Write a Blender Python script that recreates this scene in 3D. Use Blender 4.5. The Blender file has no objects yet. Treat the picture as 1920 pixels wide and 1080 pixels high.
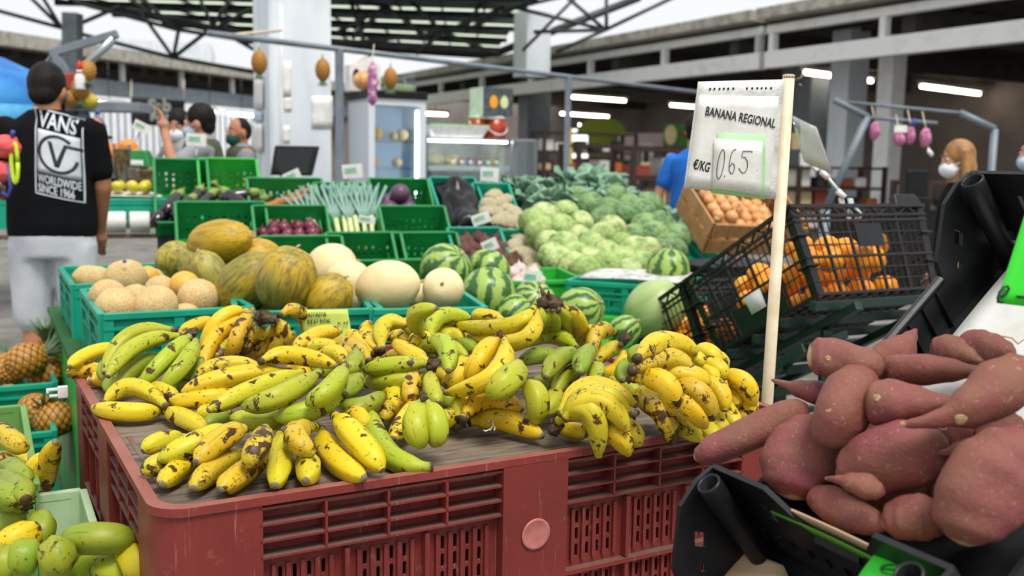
import bpy, bmesh, math, random
from math import sin, cos, pi, radians as R_
from mathutils import Vector as V3, Matrix as M4, noise as mnoise
C = bpy.context.scene
COL = C.collection
random.seed(7)
# ---------------------------------------------------------------- camera, sky, sun, exposure
CAMZ, PITCH, ROLL = 1.3, R_(7.3), R_(1)
cd = bpy.data.cameras.new('camera'); cam = bpy.data.objects.new('camera', cd); COL.objects.link(cam)
cam.matrix_world = M4.Translation((0, 0, CAMZ)) @ M4.Rotation(pi/2 - PITCH, 4, 'X') @ M4.Rotation(ROLL, 4, 'Z')
cd.lens = 35; cd.sensor_width = 36; cd.clip_start = .02; cd.clip_end = 400
cd.dof.use_dof = True; cd.dof.focus_distance = 1.72; cd.dof.aperture_fstop = 4.5
C.camera = cam
wd = bpy.data.worlds.new('sky'); C.world = wd; wd.use_nodes = True
bg = wd.node_tree.nodes['Background']; bg.inputs[0].default_value = (.96, .98, 1, 1); bg.inputs[1].default_value = .9
sl = bpy.data.lights.new('sun', 'SUN'); so = bpy.data.objects.new('sun', sl); COL.objects.link(so)
sl.energy = 3.1; sl.angle = R_(22); sl.color = (1, .96, .9)
so.rotation_euler = V3((-.25, .45, -1)).to_track_quat('-Z', 'Y').to_euler()
vs = C.view_settings; vs.view_transform = 'Standard'; vs.look = 'None'; vs.gamma = 1; vs.exposure = .14; vs.use_curve_mapping = False
FPX = 1920*35/36
def ray(px, py):
    x = (px - 960)/FPX; y = (540 - py)/FPX; x, y = x*cos(ROLL) - y*sin(ROLL), x*sin(ROLL) + y*cos(ROLL)
    return V3((x, cos(PITCH) + y*sin(PITCH), -sin(PITCH) + y*cos(PITCH)))
EYE = V3((0, 0, CAMZ))
def PZ(px, py, z):
    d = ray(px, py); return EYE + d*((z - CAMZ)/d.z)
def PY(px, py, Y):
    d = ray(px, py); return EYE + d*(Y/d.y)
def PP(px, py, o, n):
    d = ray(px, py); return EYE + d*((o - EYE).dot(n)/d.dot(n))
A27 = R_(28)
U = V3((cos(A27), sin(A27), 0)); V = V3((-sin(A27), cos(A27), 0)); Z = V3((0, 0, 1))
def frame(o, x, y, z):
    return M4(((x.x, y.x, z.x, o.x), (x.y, y.y, z.y, o.y), (x.z, y.z, z.z, o.z), (0, 0, 0, 1)))
def yawm(o, a):
    return M4.Translation(V3(o)) @ M4.Rotation(a, 4, 'Z')
# ---------------------------------------------------------------- mesh helpers
class MB:
    def __init__(s): s.v = []; s.f = []; s.uv = []; s.T = M4.Identity(4)
    def add(s, vs, fs, uvs=None):
        b = len(s.v); s.v += [tuple(s.T @ V3(p)) for p in vs]; s.f += [tuple(b + i for i in f) for f in fs]
        s.uv += uvs if uvs else [(0, 0)]*len(vs); return s
    def box(s, c, d, rot=None):
        x, y, z = d[0]/2, d[1]/2, d[2]/2; c = V3(c)
        vs = [V3((i, j, k)) for k in (-z, z) for j in (-y, y) for i in (-x, x)]
        if rot: m = rot.to_3x3(); vs = [m @ p for p in vs]
        return s.add([c + p for p in vs], [(0, 2, 3, 1), (4, 5, 7, 6), (0, 1, 5, 4), (2, 6, 7, 3), (0, 4, 6, 2), (1, 3, 7, 5)])
    def bx(s, x0, x1, y0, y1, z0, z1):
        return s.box(((x0+x1)/2, (y0+y1)/2, (z0+z1)/2), (x1-x0, y1-y0, z1-z0))
    def loft(s, rings, cap=True, uvs=None, closed=True):
        n = len(rings[0]); vs = [p for r in rings for p in r]; fs = []
        for i in range(len(rings)-1):
            for j in range(n if closed else n-1):
                k = (j+1) % n; fs.append((i*n+j, i*n+k, (i+1)*n+k, (i+1)*n+j))
        if cap and closed: fs.append(tuple(range(n))[::-1]); fs.append(tuple((len(rings)-1)*n + j for j in range(n)))
        return s.add(vs, fs, uvs)
    def tube(s, pts, r, n=8, cap=True, prof=None):
        pts = [V3(p) for p in pts]; m = len(pts); rs = r if isinstance(r, (list, tuple)) else [r]*m
        t0 = (pts[1]-pts[0]).normalized(); a = t0.orthogonal().normalized(); rings = []; uvs = []
        for i in range(m):
            t = (pts[min(i+1, m-1)] - pts[max(i-1, 0)]).normalized()
            a = (a - t*a.dot(t)); a = a.normalized() if a.length > 1e-6 else t.orthogonal().normalized(); b = t.cross(a)
            rg = []
            for j in range(n):
                th = 2*pi*j/n; q = rs[i]*(prof(th, i/(m-1)) if prof else 1)
                rg.append(pts[i] + a*(cos(th)*q) + b*(sin(th)*q)); uvs.append((i/(m-1), j/n))
            rings.append(rg)
        return s.loft(rings, cap, uvs)
    def lathe(s, prof, n=20, cap=True, c=(0, 0, 0)):
        c = V3(c)
        return s.loft([[c + V3((r*cos(2*pi*j/n), r*sin(2*pi*j/n), z)) for j in range(n)] for r, z in prof], cap,
                      [(i/(len(prof)-1), j/n) for i in range(len(prof)) for j in range(n)])
    def ell(s, c, r, n=16, m=10, rot=None, fn=None):
        c = V3(c); r = (r, r, r) if not isinstance(r, (list, tuple)) else r; rings = []; uvs = []
        for i in range(m+1):
            ph = pi*max(.004, min(.996, i/m)); rg = []
            for j in range(n):
                th = 2*pi*j/n; d = V3((sin(ph)*cos(th), sin(ph)*sin(th), -cos(ph)))
                q = fn(d, th, ph) if fn else 1; p = V3((d.x*r[0], d.y*r[1], d.z*r[2]))*q
                if rot: p = rot.to_3x3() @ p
                rg.append(c + p); uvs.append((i/m, j/n))
            rings.append(rg)
        return s.loft(rings, True, uvs)
    def prism(s, poly, h, m=None):
        n = len(poly); m = m or M4.Identity(4)
        vs = [m @ V3((x, y, 0)) for x, y in poly] + [m @ V3((x, y, h)) for x, y in poly]
        return s.add(vs, [tuple(range(n))[::-1], tuple(range(n, 2*n))] + [(i, (i+1) % n, n+(i+1) % n, n+i) for i in range(n)])
    def plate(s, outer, holes, t, m=None):
        """flat plate in xy with holes, thickness t centred on z=0"""
        cu = bpy.data.curves.new('c', 'CURVE'); cu.dimensions = '2D'; cu.fill_mode = 'BOTH'; cu.extrude = t/2
        for poly in [outer] + list(holes):
            sp = cu.splines.new('POLY'); sp.points.add(len(poly)-1); sp.use_cyclic_u = True
            for p, q in zip(sp.points, poly): p.co = (q[0], q[1], 0, 1)
        ob = bpy.data.objects.new('c', cu); me = ob.to_mesh(); m = m or M4.Identity(4)
        s.add([m @ p.co for p in me.vertices], [tuple(f.vertices) for f in me.polygons])
        ob.to_mesh_clear(); bpy.data.objects.remove(ob); bpy.data.curves.remove(cu); return s
    def quad(s, a, b, c, d, t=.002, n=1, bend=0):
        """thin sheet through four corners, subdivided n x n, with thickness t"""
        a, b, c, d = map(V3, (a, b, c, d)); nn = (b-a).cross(d-a).normalized(); k = n+1; vs = []; fs = []; uv = []
        for off in (-t/2, t/2):
            for i in range(k):
                for j in range(k):
                    u, w = j/n, i/n
                    p = (a*(1-u) + b*u)*(1-w) + (d*(1-u) + c*u)*w
                    vs.append(p + nn*(off + bend*(sin(pi*u)*.7 + .5*sin(5*w + 3*u)))); uv.append((u, w))
        o = k*k
        for i in range(n):
            for j in range(n):
                q = (i*k+j, i*k+j+1, (i+1)*k+j+1, (i+1)*k+j); fs.append(q[::-1]); fs.append(tuple(o+e for e in q))
        for i in range(n):
            for e in ((i, i+1), (n*k+i+1, n*k+i), ((i+1)*k, i*k), (i*k+n, (i+1)*k+n)):
                fs.append((e[0], e[1], o+e[1], o+e[0]))
        return s.add(vs, fs, uv)
    def mesh(s, name, smooth=True):
        me = bpy.data.meshes.new(name); me.from_pydata(s.v, [], s.f)
        ul = me.uv_layers.new(name='UVMap'); li = [0]*len(me.loops); me.loops.foreach_get('vertex_index', li)
        ul.data.foreach_set('uv', [q for i in li for q in s.uv[i]])
        if smooth: me.polygons.foreach_set('use_smooth', [True]*len(me.polygons))
        me.update(); return me
    def obj(s, name, mat, parent=None, smooth=True, bevel=0, m=None):
        me = s.mesh(name, smooth); me.materials.append(mat); o = link(name, me, parent, m)
        if smooth and bevel == 0: pass
        if bevel:
            b = o.modifiers.new('b', 'BEVEL'); b.width = bevel; b.segments = 2; b.limit_method = 'ANGLE'; b.angle_limit = R_(40)
        return o
def fix_normals(me):
    bm = bmesh.new(); bm.from_mesh(me); bmesh.ops.recalc_face_normals(bm, faces=bm.faces); bm.to_mesh(me); bm.free()
def link(name, data, parent=None, m=None):
    o = bpy.data.objects.new(name, data); COL.objects.link(o)
    if parent: o.parent = parent
    if m is not None:
        if parent: o.matrix_local = m
        else: o.matrix_world = m
    return o
def tag(o, label, cat=None, group=None, kind=None):
    if label: o['label'] = label
    if cat: o['category'] = cat
    if group: o['group'] = group
    if kind: o['kind'] = kind
    return o
def thing(name, label, cat, m=None, group=None):
    o = link(name, None, None, m if m is not None else M4.Identity(4)); o.empty_display_size = .05
    return tag(o, label, cat, group)
def copy_thing(src, m, label=None, group=None):
    c = src.copy(); COL.objects.link(c); c.matrix_world = m
    if label: c['label'] = label
    if group: c['group'] = group
    for ch in src.children:
        d = ch.copy(); COL.objects.link(d); d.parent = c
        for g in ch.children:
            e = g.copy(); COL.objects.link(e); e.parent = d
    return c
def sub(me_obj, lv=1):
    q = me_obj.modifiers.new('s', 'SUBSURF'); q.levels = q.render_levels = lv; return me_obj
def rect(x0, x1, y0, y1): return [(x0, y0), (x1, y0), (x1, y1), (x0, y1)]
def rrect(x0, x1, y0, y1, r, n=5):
    o = []
    for cx, cy, a in ((x1-r, y1-r, 0), (x0+r, y1-r, 90), (x0+r, y0+r, 180), (x1-r, y0+r, 270)):
        o += [(cx + r*cos(R_(a+90*k/n)), cy + r*sin(R_(a+90*k/n))) for k in range(n+1)]
    return o
# ---------------------------------------------------------------- materials
def new_mat(name):
    m = bpy.data.materials.new(name); m.use_nodes = True; nt = m.node_tree
    return m, nt, nt.nodes['Principled BSDF']
def nd(nt, t, **k):
    n = nt.nodes.new(t)
    for a, b in k.items(): setattr(n, a, b)
    return n
def coords(nt, sc=(1, 1, 1), kind='Object'):
    tc = nd(nt, 'ShaderNodeTexCoord'); mp = nd(nt, 'ShaderNodeMapping'); mp.inputs['Scale'].default_value = sc
    nt.links.new(tc.outputs[kind], mp.inputs[0]); return mp.outputs[0]
def noise(nt, vec, scale, detail=4, rough=.6, dist=0, w=None):
    n = nd(nt, 'ShaderNodeTexNoise'); n.inputs['Scale'].default_value = scale; n.inputs['Detail'].default_value = detail
    n.inputs['Roughness'].default_value = rough; n.inputs['Distortion'].default_value = dist
    if vec: nt.links.new(vec, n.inputs['Vector'])
    if w: n.noise_dimensions = '4D'; nt.links.new(w, n.inputs['W'])
    return n.outputs['Fac']
def ramp(nt, fac, stops):
    r = nd(nt, 'ShaderNodeValToRGB'); nt.links.new(fac, r.inputs[0]); e = r.color_ramp.elements
    for i, (p, c) in enumerate(stops):
        q = e[i] if i < 2 else e.new(p)
        q.position = p; q.color = (*c, 1) if len(c) == 3 else c
    return r.outputs[0]
def g(v): return (v, v, v)
def mix(nt, fac, a, b, mode='MIX'):
    m = nd(nt, 'ShaderNodeMix', data_type='RGBA', blend_type=mode)
    if isinstance(fac, (int, float)): m.inputs[0].default_value = fac
    else: nt.links.new(fac, m.inputs[0])
    for k, q in ((6, a), (7, b)):
        if isinstance(q, tuple): m.inputs[k].default_value = (*q[:3], 1)
        else: nt.links.new(q, m.inputs[k])
    return m.outputs[2]
def math_(nt, op, a, b=None, c=None):
    m = nd(nt, 'ShaderNodeMath', operation=op)
    for k, q in enumerate((a, b, c)):
        if q is None: continue
        if isinstance(q, (int, float)): m.inputs[k].default_value = q
        else: nt.links.new(q, m.inputs[k])
    return m.outputs[0]
def bump(nt, p, h, s=.3, d=.01):
    b = nd(nt, 'ShaderNodeBump'); b.inputs['Strength'].default_value = s; b.inputs['Distance'].default_value = d
    nt.links.new(h, b.inputs['Height']); nt.links.new(b.outputs[0], p.inputs['Normal'])
def srgb(h):
    h = h.lstrip('#'); q = [int(h[i:i+2], 16)/255 for i in (0, 2, 4)]
    return tuple((c/12.92 if c <= .04045 else ((c+.055)/1.055)**2.4) for c in q)
def mat(name, c, rough=.5, c2=None, sc=8, lo=.4, hi=.65, bmp=0, bsc=None, met=0, spec=.5, stretch=(1, 1, 1), detail=5, dust=None):
    """two-tone noise material"""
    m, nt, p = new_mat(name); c = srgb(c) if isinstance(c, str) else c
    p.inputs['Roughness'].default_value = rough; p.inputs['Metallic'].default_value = met; p.inputs['Specular IOR Level'].default_value = spec
    out = c; vec = None
    if c2 or bmp: vec = coords(nt, stretch)
    if c2:
        c2 = srgb(c2) if isinstance(c2, str) else c2
        out = mix(nt, ramp(nt, noise(nt, vec, sc, detail), [(lo, g(0)), (hi, g(1))]), c, c2)
    if dust:
        ge = nd(nt, 'ShaderNodeNewGeometry'); sx = nd(nt, 'ShaderNodeSeparateXYZ'); nt.links.new(ge.outputs['True Normal'], sx.inputs[0])
        f = math_(nt, 'MULTIPLY', ramp(nt, sx.outputs[2], [(.6, g(0)), (.9, g(.85))]), ramp(nt, noise(nt, coords(nt), 9, 6), [(.3, g(.35)), (.6, g(1))]))
        out = mix(nt, f, out, srgb(dust))
    if isinstance(out, tuple): p.inputs['Base Color'].default_value = (*out, 1)
    else: nt.links.new(out, p.inputs['Base Color'])
    if bmp: bump(nt, p, noise(nt, vec, bsc or sc*3, 5), bmp)
    return m
def emis(name, c, s):
    m, nt, p = new_mat(name); p.inputs['Base Color'].default_value = (*c, 1); p.inputs['Emission Color'].default_value = (*c, 1); p.inputs['Emission Strength'].default_value = s
    return m
def glass(name, c=(1, 1, 1), rough=.02, alpha=.25):
    m, nt, p = new_mat(name); tr = nd(nt, 'ShaderNodeBsdfTransparent'); tr.inputs[0].default_value = (*c, 1); gl = nd(nt, 'ShaderNodeBsdfGlossy'); gl.inputs['Roughness'].default_value = rough
    fr_ = nd(nt, 'ShaderNodeFresnel'); mx = nd(nt, 'ShaderNodeMixShader'); nt.links.new(math_(nt, 'MULTIPLY_ADD', fr_.outputs[0], .8, alpha*.25), mx.inputs[0]); nt.links.new(tr.outputs[0], mx.inputs[1]); nt.links.new(gl.outputs[0], mx.inputs[2])
    nt.links.new(mx.outputs[0], nt.nodes['Material Output'].inputs[0]); return m
def text_mb(s, body, size, m, font_w=1, depth=.0008, shear=0, bold=0):
    """lettering as thin solid, left-bottom at origin of m, in its xy plane"""
    cu = bpy.data.curves.new('t', 'FONT'); cu.body = body; cu.size = size; cu.extrude = depth; cu.shear = shear; cu.offset = bold; cu.resolution_u = 3
    ob = bpy.data.objects.new('t', cu); me = ob.to_mesh()
    s.add([m @ V3((q.co.x*font_w, q.co.y, q.co.z)) for q in me.vertices], [tuple(f.vertices) for f in me.polygons])
    ob.to_mesh_clear(); bpy.data.objects.remove(ob); bpy.data.curves.remove(cu); return s
# ---------------------------------------------------------------- material set
m_conc = mat('concrete floor', '#7d7a74', .8, '#5f5c57', 3, bmp=.1)
m_white = mat('painted column', '#dfe5ea', .6, '#c3ccd4', 2, .45, .75, stretch=(1, 1, .4))
m_beam = mat('painted steel beam', '#ececea', .55, '#d8d6d0', 4, .5, .75)
m_beamdk = mat('roof edge steel', '#b9b5aa', .6, '#8f8a7e', 5)
m_steel = mat('grey painted steel', '#77828c', .45, '#66707a', 6)
m_truss = mat('dark truss steel', '#34373a', .5, '#26292b', 6)
m_soffit = mat('dark hall ceiling', '#4a4640', .8, '#393631', 3)
m_roofg = mat('green roof sheet', '#6b8880', .6, '#54706a', 3)
m_wallp = mat('hall rear wall', '#8f8580', .8, '#7d736f', 1)
m_dark = mat('black plastic', '#0f1011', .5, '#191a1c', 12, bmp=.04, spec=.25)
m_blk = mat('black rack crate plastic', '#121315', .42, '#1b1c1f', 10, bmp=.05, spec=.35)
m_tray = mat('black tray plastic', '#131416', .42, '#1e2022', 14, bmp=.06, spec=.4)
m_teal = mat('teal crate plastic', '#079a7c', .42, '#068a70', 6)
m_green = mat('green crate plastic', '#12863f', .42, '#0f7838', 6)
m_lime = mat('bright green crate plastic', '#2fae3c', .42, '#269b34', 6)
m_olive = mat('olive crate plastic', '#6f9a50', .5, '#5f8a45', 5)
m_pale = mat('pale green crate plastic', '#b9d0a8', .5, '#a5bf95', 5, bmp=.04)
def red_mat(name, c1, c2, dst):
    m, nt, p = new_mat(name); v = coords(nt); ge = nd(nt, 'ShaderNodeNewGeometry'); sx = nd(nt, 'ShaderNodeSeparateXYZ'); nt.links.new(ge.outputs['True Normal'], sx.inputs[0])
    b = mix(nt, ramp(nt, noise(nt, v, 4, 6), [(.35, g(0)), (.65, g(1))]), srgb(c1), srgb(c2))
    for sc_, rot in ((1, .5), (1, -.7), (1, 1.4)):
        tc = nd(nt, 'ShaderNodeTexCoord'); mp = nd(nt, 'ShaderNodeMapping'); mp.inputs['Rotation'].default_value = (0, rot, rot*.6); mp.inputs['Scale'].default_value = (160, 5, 5); nt.links.new(tc.outputs['Object'], mp.inputs[0])
        b = mix(nt, ramp(nt, noise(nt, mp.outputs[0], 1, 6, .7, .5), [(.63, g(0)), (.72, g(.42))]), b, srgb('#b99088'))
    b = mix(nt, ramp(nt, noise(nt, v, 30, 6, .75), [(.6, g(0)), (.75, g(.5))]), b, srgb('#a5766c'))
    f = math_(nt, 'MULTIPLY', ramp(nt, sx.outputs[2], [(.6, g(0)), (.9, g(.9))]), ramp(nt, noise(nt, v, 9, 6), [(.3, g(.35)), (.6, g(1))]))
    nt.links.new(mix(nt, f, b, srgb(dst)), p.inputs['Base Color']); p.inputs['Roughness'].default_value = .5; p.inputs['Specular IOR Level'].default_value = .35; return m
m_red = red_mat('scuffed red plastic', '#84332d', '#702b27', '#6a5d54')
m_redw = red_mat('worn red rim', '#8a3a33', '#752f2a', '#925a50')
m_rack = mat('dark green painted metal', '#0a2a23', .45, '#2c4a40', 26, .6, .8, bmp=.08)
m_turf = mat('artificial turf', '#2c6a33', .9, '#1f5527', 60, bmp=.8, bsc=220)
m_paper = mat('white paper', '#e6e6e3', .7, '#d4d2cb', 14, bmp=.12)
m_greenp = mat('fluorescent green card', '#2bd223', .6, '#26c820', 4)
m_palegr = mat('pale green card', '#a9dfa0', .7, '#9fd598', 6)
m_lemon = mat('lemon paper', '#cfe36a', .7, '#c6da60', 6)
m_ink = mat('black ink', '#1b1b1d', .6)
m_cream = mat('aged cream plastic pole', '#dccfb4', .5, '#c8b795', 12)
m_sleeve = mat('clear sleeve', '#dcdcd8', .25, '#bdbcb4', 22, .45, .7, bmp=.3)
m_clear = glass('clear acrylic', (.95, .97, 1), .08, .28)
m_frost = mat('frosted acrylic', '#dfe5e8', .15)
m_glass = glass('showcase glass', (.85, .93, .93), .02, .18)
m_wood = mat('weathered plank', '#7a6a58', .85, '#54473b', 7, stretch=(1, 9, 1), bmp=.35, bsc=30)
m_crwood = mat('pine slat', '#b08555', .8, '#94693f', 8, stretch=(1, 6, 1))
m_card = mat('brown cardboard', '#b79c7e', .85, '#a88c6e', 5)
m_liner = mat('soiled white liner', '#d8d8d4', .6, '#bdbab0', 7, .5, .75)
m_chrome = mat('grey enamel', '#cfd6dc', .35)
m_skin = mat('skin', '#c08a6a', .55, '#b07a5c', 9)
m_skin2 = mat('tanned skin', '#b57a58', .55, '#a56c4c', 9)
m_hair = mat('dark hair', '#0f0c0a', .6, '#1d1713', 60, stretch=(1, 1, .2), bmp=.3, spec=.2)
m_blond = mat('blond hair', '#a8793f', .5, '#7c5528', 40, stretch=(1, 1, .15), bmp=.3)
m_tee = mat('black cotton', '#0d0e10', .9, '#141518', 5, bmp=.15, bsc=9, spec=.12)
m_short = mat('pale grey cotton', '#c9ccd2', .85, '#b4b8c0', 4, bmp=.3, bsc=6)
m_greyt = mat('grey jersey', '#8f9297', .9, '#7d8085', 6, bmp=.2, bsc=9)
m_olivev = mat('olive gilet', '#4d5138', .85, '#3f432d', 6, bmp=.2, bsc=9)
m_bluet = mat('blue jersey', '#0d6fd0', .85, '#0a5cb2', 5, bmp=.2, bsc=9)
m_apron = mat('dark green apron', '#0f4238', .85, '#0c382f', 6)
m_mask = mat('white mask', '#e8ebee', .8)
m_maskb = mat('light blue mask', '#b7cbe0', .8)
m_maskg = mat('bottle green mask', '#0c4a3e', .8)
m_tube = emis('lit fluorescent tube', (1, .86, .68), 9)
m_fled = emis('lit fridge lamp', (.9, .95, 1), 16)
m_coral = mat('coral fabric', '#e5605f', .8, '#d04f50', 9)
m_neon = mat('yellow strap', '#c6dd2a', .6)
m_navy = mat('navy plastic', '#38418c', .5)
m_purplenet = mat('purple garlic net', '#a0568f', .7, '#e2c8d4', 26, .5, .58)
m_jar = mat('tomato sauce', '#a8391d', .25, '#8f2c16', 6)
m_blueumb = mat('blue umbrella cloth', '#1766b0', .6, '#2f8fd0', 2)
m_screen = mat('dark screen', '#0c1416', .15)
m_banner = mat('black banner cloth', '#39383a', .85, '#302f31', 4)
m_bag = mat('black polythene', '#08080a', .28, '#101114', 8, bmp=.5, bsc=12, spec=.35)
m_lid = mat('jar lid', '#7a1f2b', .3)
m_metal = mat('brushed steel', '#a5abb0', .35, met=.7)
# fruit and vegetable skins
m_orange = mat('orange peel', '#ff9208', .4, '#ffb31c', 2, .4, .6, bmp=.08, bsc=60)
m_onion = mat('onion skin', '#c98a4c', .4, '#e2b27a', 7, stretch=(3, 3, .5))
m_redon = mat('red onion skin', '#5c1730', .3, '#7f2a48', 6, stretch=(3, 3, .5))
m_aub = mat('aubergine skin', '#140b16', .12, '#24121f', 3, spec=.8)
m_calyx = mat('green calyx', '#6f8a3a', .6, '#93a34e', 9)
m_beet = mat('beetroot skin', '#5a3630', .8, '#6f4a3c', 9, bmp=.4)
m_beet2 = mat('earthy yam skin', '#6b4a36', .9, '#54382a', 9, bmp=.4)
m_cass = mat('orange yam skin', '#b9713a', .75, '#8f5630', 9, bmp=.3, stretch=(.4, 3, 3))
m_cucu = mat('cucumber skin', '#274a22', .4, '#3d6630', 8)
m_leekw = mat('leek white', '#d9dfa5', .5, '#b5c97c', 5)
m_leekg = mat('leek green', '#6d9488', .55, '#88a893', 9, stretch=(4, 4, .5))
m_kale = mat('collard leaf', '#86aa90', .5, '#567f60', 9, bmp=.3, bsc=24)
m_caul = mat('cauliflower curd', '#efe5c2', .75, '#dfd0a0', 20, bmp=.8, bsc=90)
m_plum = mat('purple cabbage', '#4d2f4a', .45, '#6a4760', 8)
m_apple = mat('yellow green apple', '#c3c13a', .35, '#d8b53a', 4)
m_carrot = mat('carrot', '#e0642a', .5, '#cc5522', 8)
m_gark = mat('papery shallot skin', '#c9a0a0', .5, '#e6d2c4', 9)
m_crown = mat('pineapple leaf', '#4c6a4a', .5, '#78906a', 9)
m_hone = mat('honeydew rind', '#e4d3a3', .55, '#d6bf8a', 5, bmp=.15, bsc=30)
m_pot = mat('pale potato skin', '#c9a877', .7, '#b58f5c', 6)
def cab_mat(name, c1, c2, c3):
    m, nt, p = new_mat(name); v = coords(nt); r = nd(nt, 'ShaderNodeObjectInfo').outputs['Random']
    b = mix(nt, r, srgb(c1), srgb(c2)); b = mix(nt, ramp(nt, noise(nt, v, 1.6, 5), [(.42, g(0)), (.62, g(.9))]), b, srgb(c3))
    vo = nd(nt, 'ShaderNodeTexVoronoi', feature='DISTANCE_TO_EDGE'); vo.inputs['Scale'].default_value = 2.2; nt.links.new(v, vo.inputs['Vector'])
    b = mix(nt, ramp(nt, vo.outputs['Distance'], [(0, g(.35)), (.05, g(0))]), b, srgb('#dfe8c0'))
    nt.links.new(b, p.inputs['Base Color']); p.inputs['Roughness'].default_value = .45; bump(nt, p, noise(nt, v, 3.5, 4), .5, .05); return m
m_cab = cab_mat('cabbage leaf', '#c3cf8c', '#93b258', '#6f9440'); m_cab2 = cab_mat('dark cabbage leaf', '#86a862', '#648c50', '#4a6f40')
def net_mat(name, c1, c2, c3):
    m, nt, p = new_mat(name); v = coords(nt)
    vo = nd(nt, 'ShaderNodeTexVoronoi', feature='DISTANCE_TO_EDGE'); vo.inputs['Scale'].default_value = 95; nt.links.new(v, vo.inputs['Vector'])
    e = ramp(nt, vo.outputs['Distance'], [(0, g(.6)), (.16, g(0))])
    b = mix(nt, ramp(nt, noise(nt, v, 9, 5), [(.4, g(0)), (.65, g(1))]), srgb(c1), srgb(c2))
    nt.links.new(mix(nt, e, b, srgb(c3)), p.inputs['Base Color']); p.inputs['Roughness'].default_value = .7; bump(nt, p, e, .35, .003); return m
m_canta = net_mat('netted melon rind', '#c9a96c', '#b08f58', '#d9c698')
def sapo_mat(name, c1, c2, c3):
    m, nt, p = new_mat(name); v = coords(nt, (1, 1, .16)); w = nd(nt, 'ShaderNodeObjectInfo').outputs['Random']; w2 = math_(nt, 'MULTIPLY', w, 40)
    base = mix(nt, ramp(nt, noise(nt, coords(nt), 7, 3, .5, 0, w2), [(.42, g(0)), (.6, g(1))]), srgb(c1), srgb(c2))
    st = ramp(nt, noise(nt, v, 75, 6, .7, .6, w2), [(.46, g(0)), (.6, g(1))])
    nt.links.new(mix(nt, math_(nt, 'MULTIPLY', st, .75), base, srgb(c3)), p.inputs['Base Color']); p.inputs['Roughness'].default_value = .5
    bump(nt, p, noise(nt, v, 60, 5, .6, .5, w2), .5, .006); return m
m_sapo = sapo_mat('ridged green yellow rind', '#7d7a2a', '#bd9a1c', '#4f4c24')
m_sapoy = sapo_mat('ridged yellow rind', '#c79f14', '#b08c1e', '#776a22')
m_sapog = sapo_mat('ridged olive rind', '#9a9440', '#b3a03e', '#4d5227')
def wm_mat():
    m, nt, p = new_mat('striped watermelon rind'); uv = nd(nt, 'ShaderNodeUVMap', uv_map='UVMap'); sx = nd(nt, 'ShaderNodeSeparateXYZ'); nt.links.new(uv.outputs[0], sx.inputs[0])
    v = coords(nt); n1 = noise(nt, v, 16, 5, .65)
    a = math_(nt, 'MULTIPLY_ADD', sx.outputs[1], 2*pi*9, math_(nt, 'MULTIPLY', n1, 12)); s = math_(nt, 'SINE', a)
    f = ramp(nt, math_(nt, 'MULTIPLY_ADD', s, .5, .5), [(.42, g(0)), (.72, g(1))])
    lt = mix(nt, noise(nt, v, 30, 4), srgb('#a9c062'), srgb('#7fa040')); dk = mix(nt, noise(nt, v, 40, 4), srgb('#1f4a20'), srgb('#3c6b2c'))
    nt.links.new(mix(nt, f, lt, dk), p.inputs['Base Color']); p.inputs['Roughness'].default_value = .35; return m
m_wm = wm_mat()
m_wml = mat('pale watermelon rind', '#a5b878', .4, '#7f9a55', 9, stretch=(1, 1, .3))
def pine_mat():
    m, nt, p = new_mat('pineapple rind'); v = coords(nt); uv = nd(nt, 'ShaderNodeUVMap', uv_map='UVMap'); sx = nd(nt, 'ShaderNodeSeparateXYZ'); nt.links.new(uv.outputs[0], sx.inputs[0])
    a = math_(nt, 'SINE', math_(nt, 'MULTIPLY', math_(nt, 'ADD', math_(nt, 'MULTIPLY', sx.outputs[0], 8), math_(nt, 'MULTIPLY', sx.outputs[1], 8)), pi))
    b = math_(nt, 'SINE', math_(nt, 'MULTIPLY', math_(nt, 'SUBTRACT', math_(nt, 'MULTIPLY', sx.outputs[0], 8), math_(nt, 'MULTIPLY', sx.outputs[1], 8)), pi))
    h = math_(nt, 'MULTIPLY', math_(nt, 'ABSOLUTE', a), math_(nt, 'ABSOLUTE', b))
    nt.links.new(mix(nt, ramp(nt, h, [(.05, g(0)), (.4, g(1))]), srgb('#54401c'), mix(nt, noise(nt, v, 25, 3), srgb('#c8801c'), srgb('#a97a2c'))), p.inputs['Base Color'])
    p.inputs['Roughness'].default_value = .55; return m
m_pine = pine_mat()
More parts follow.
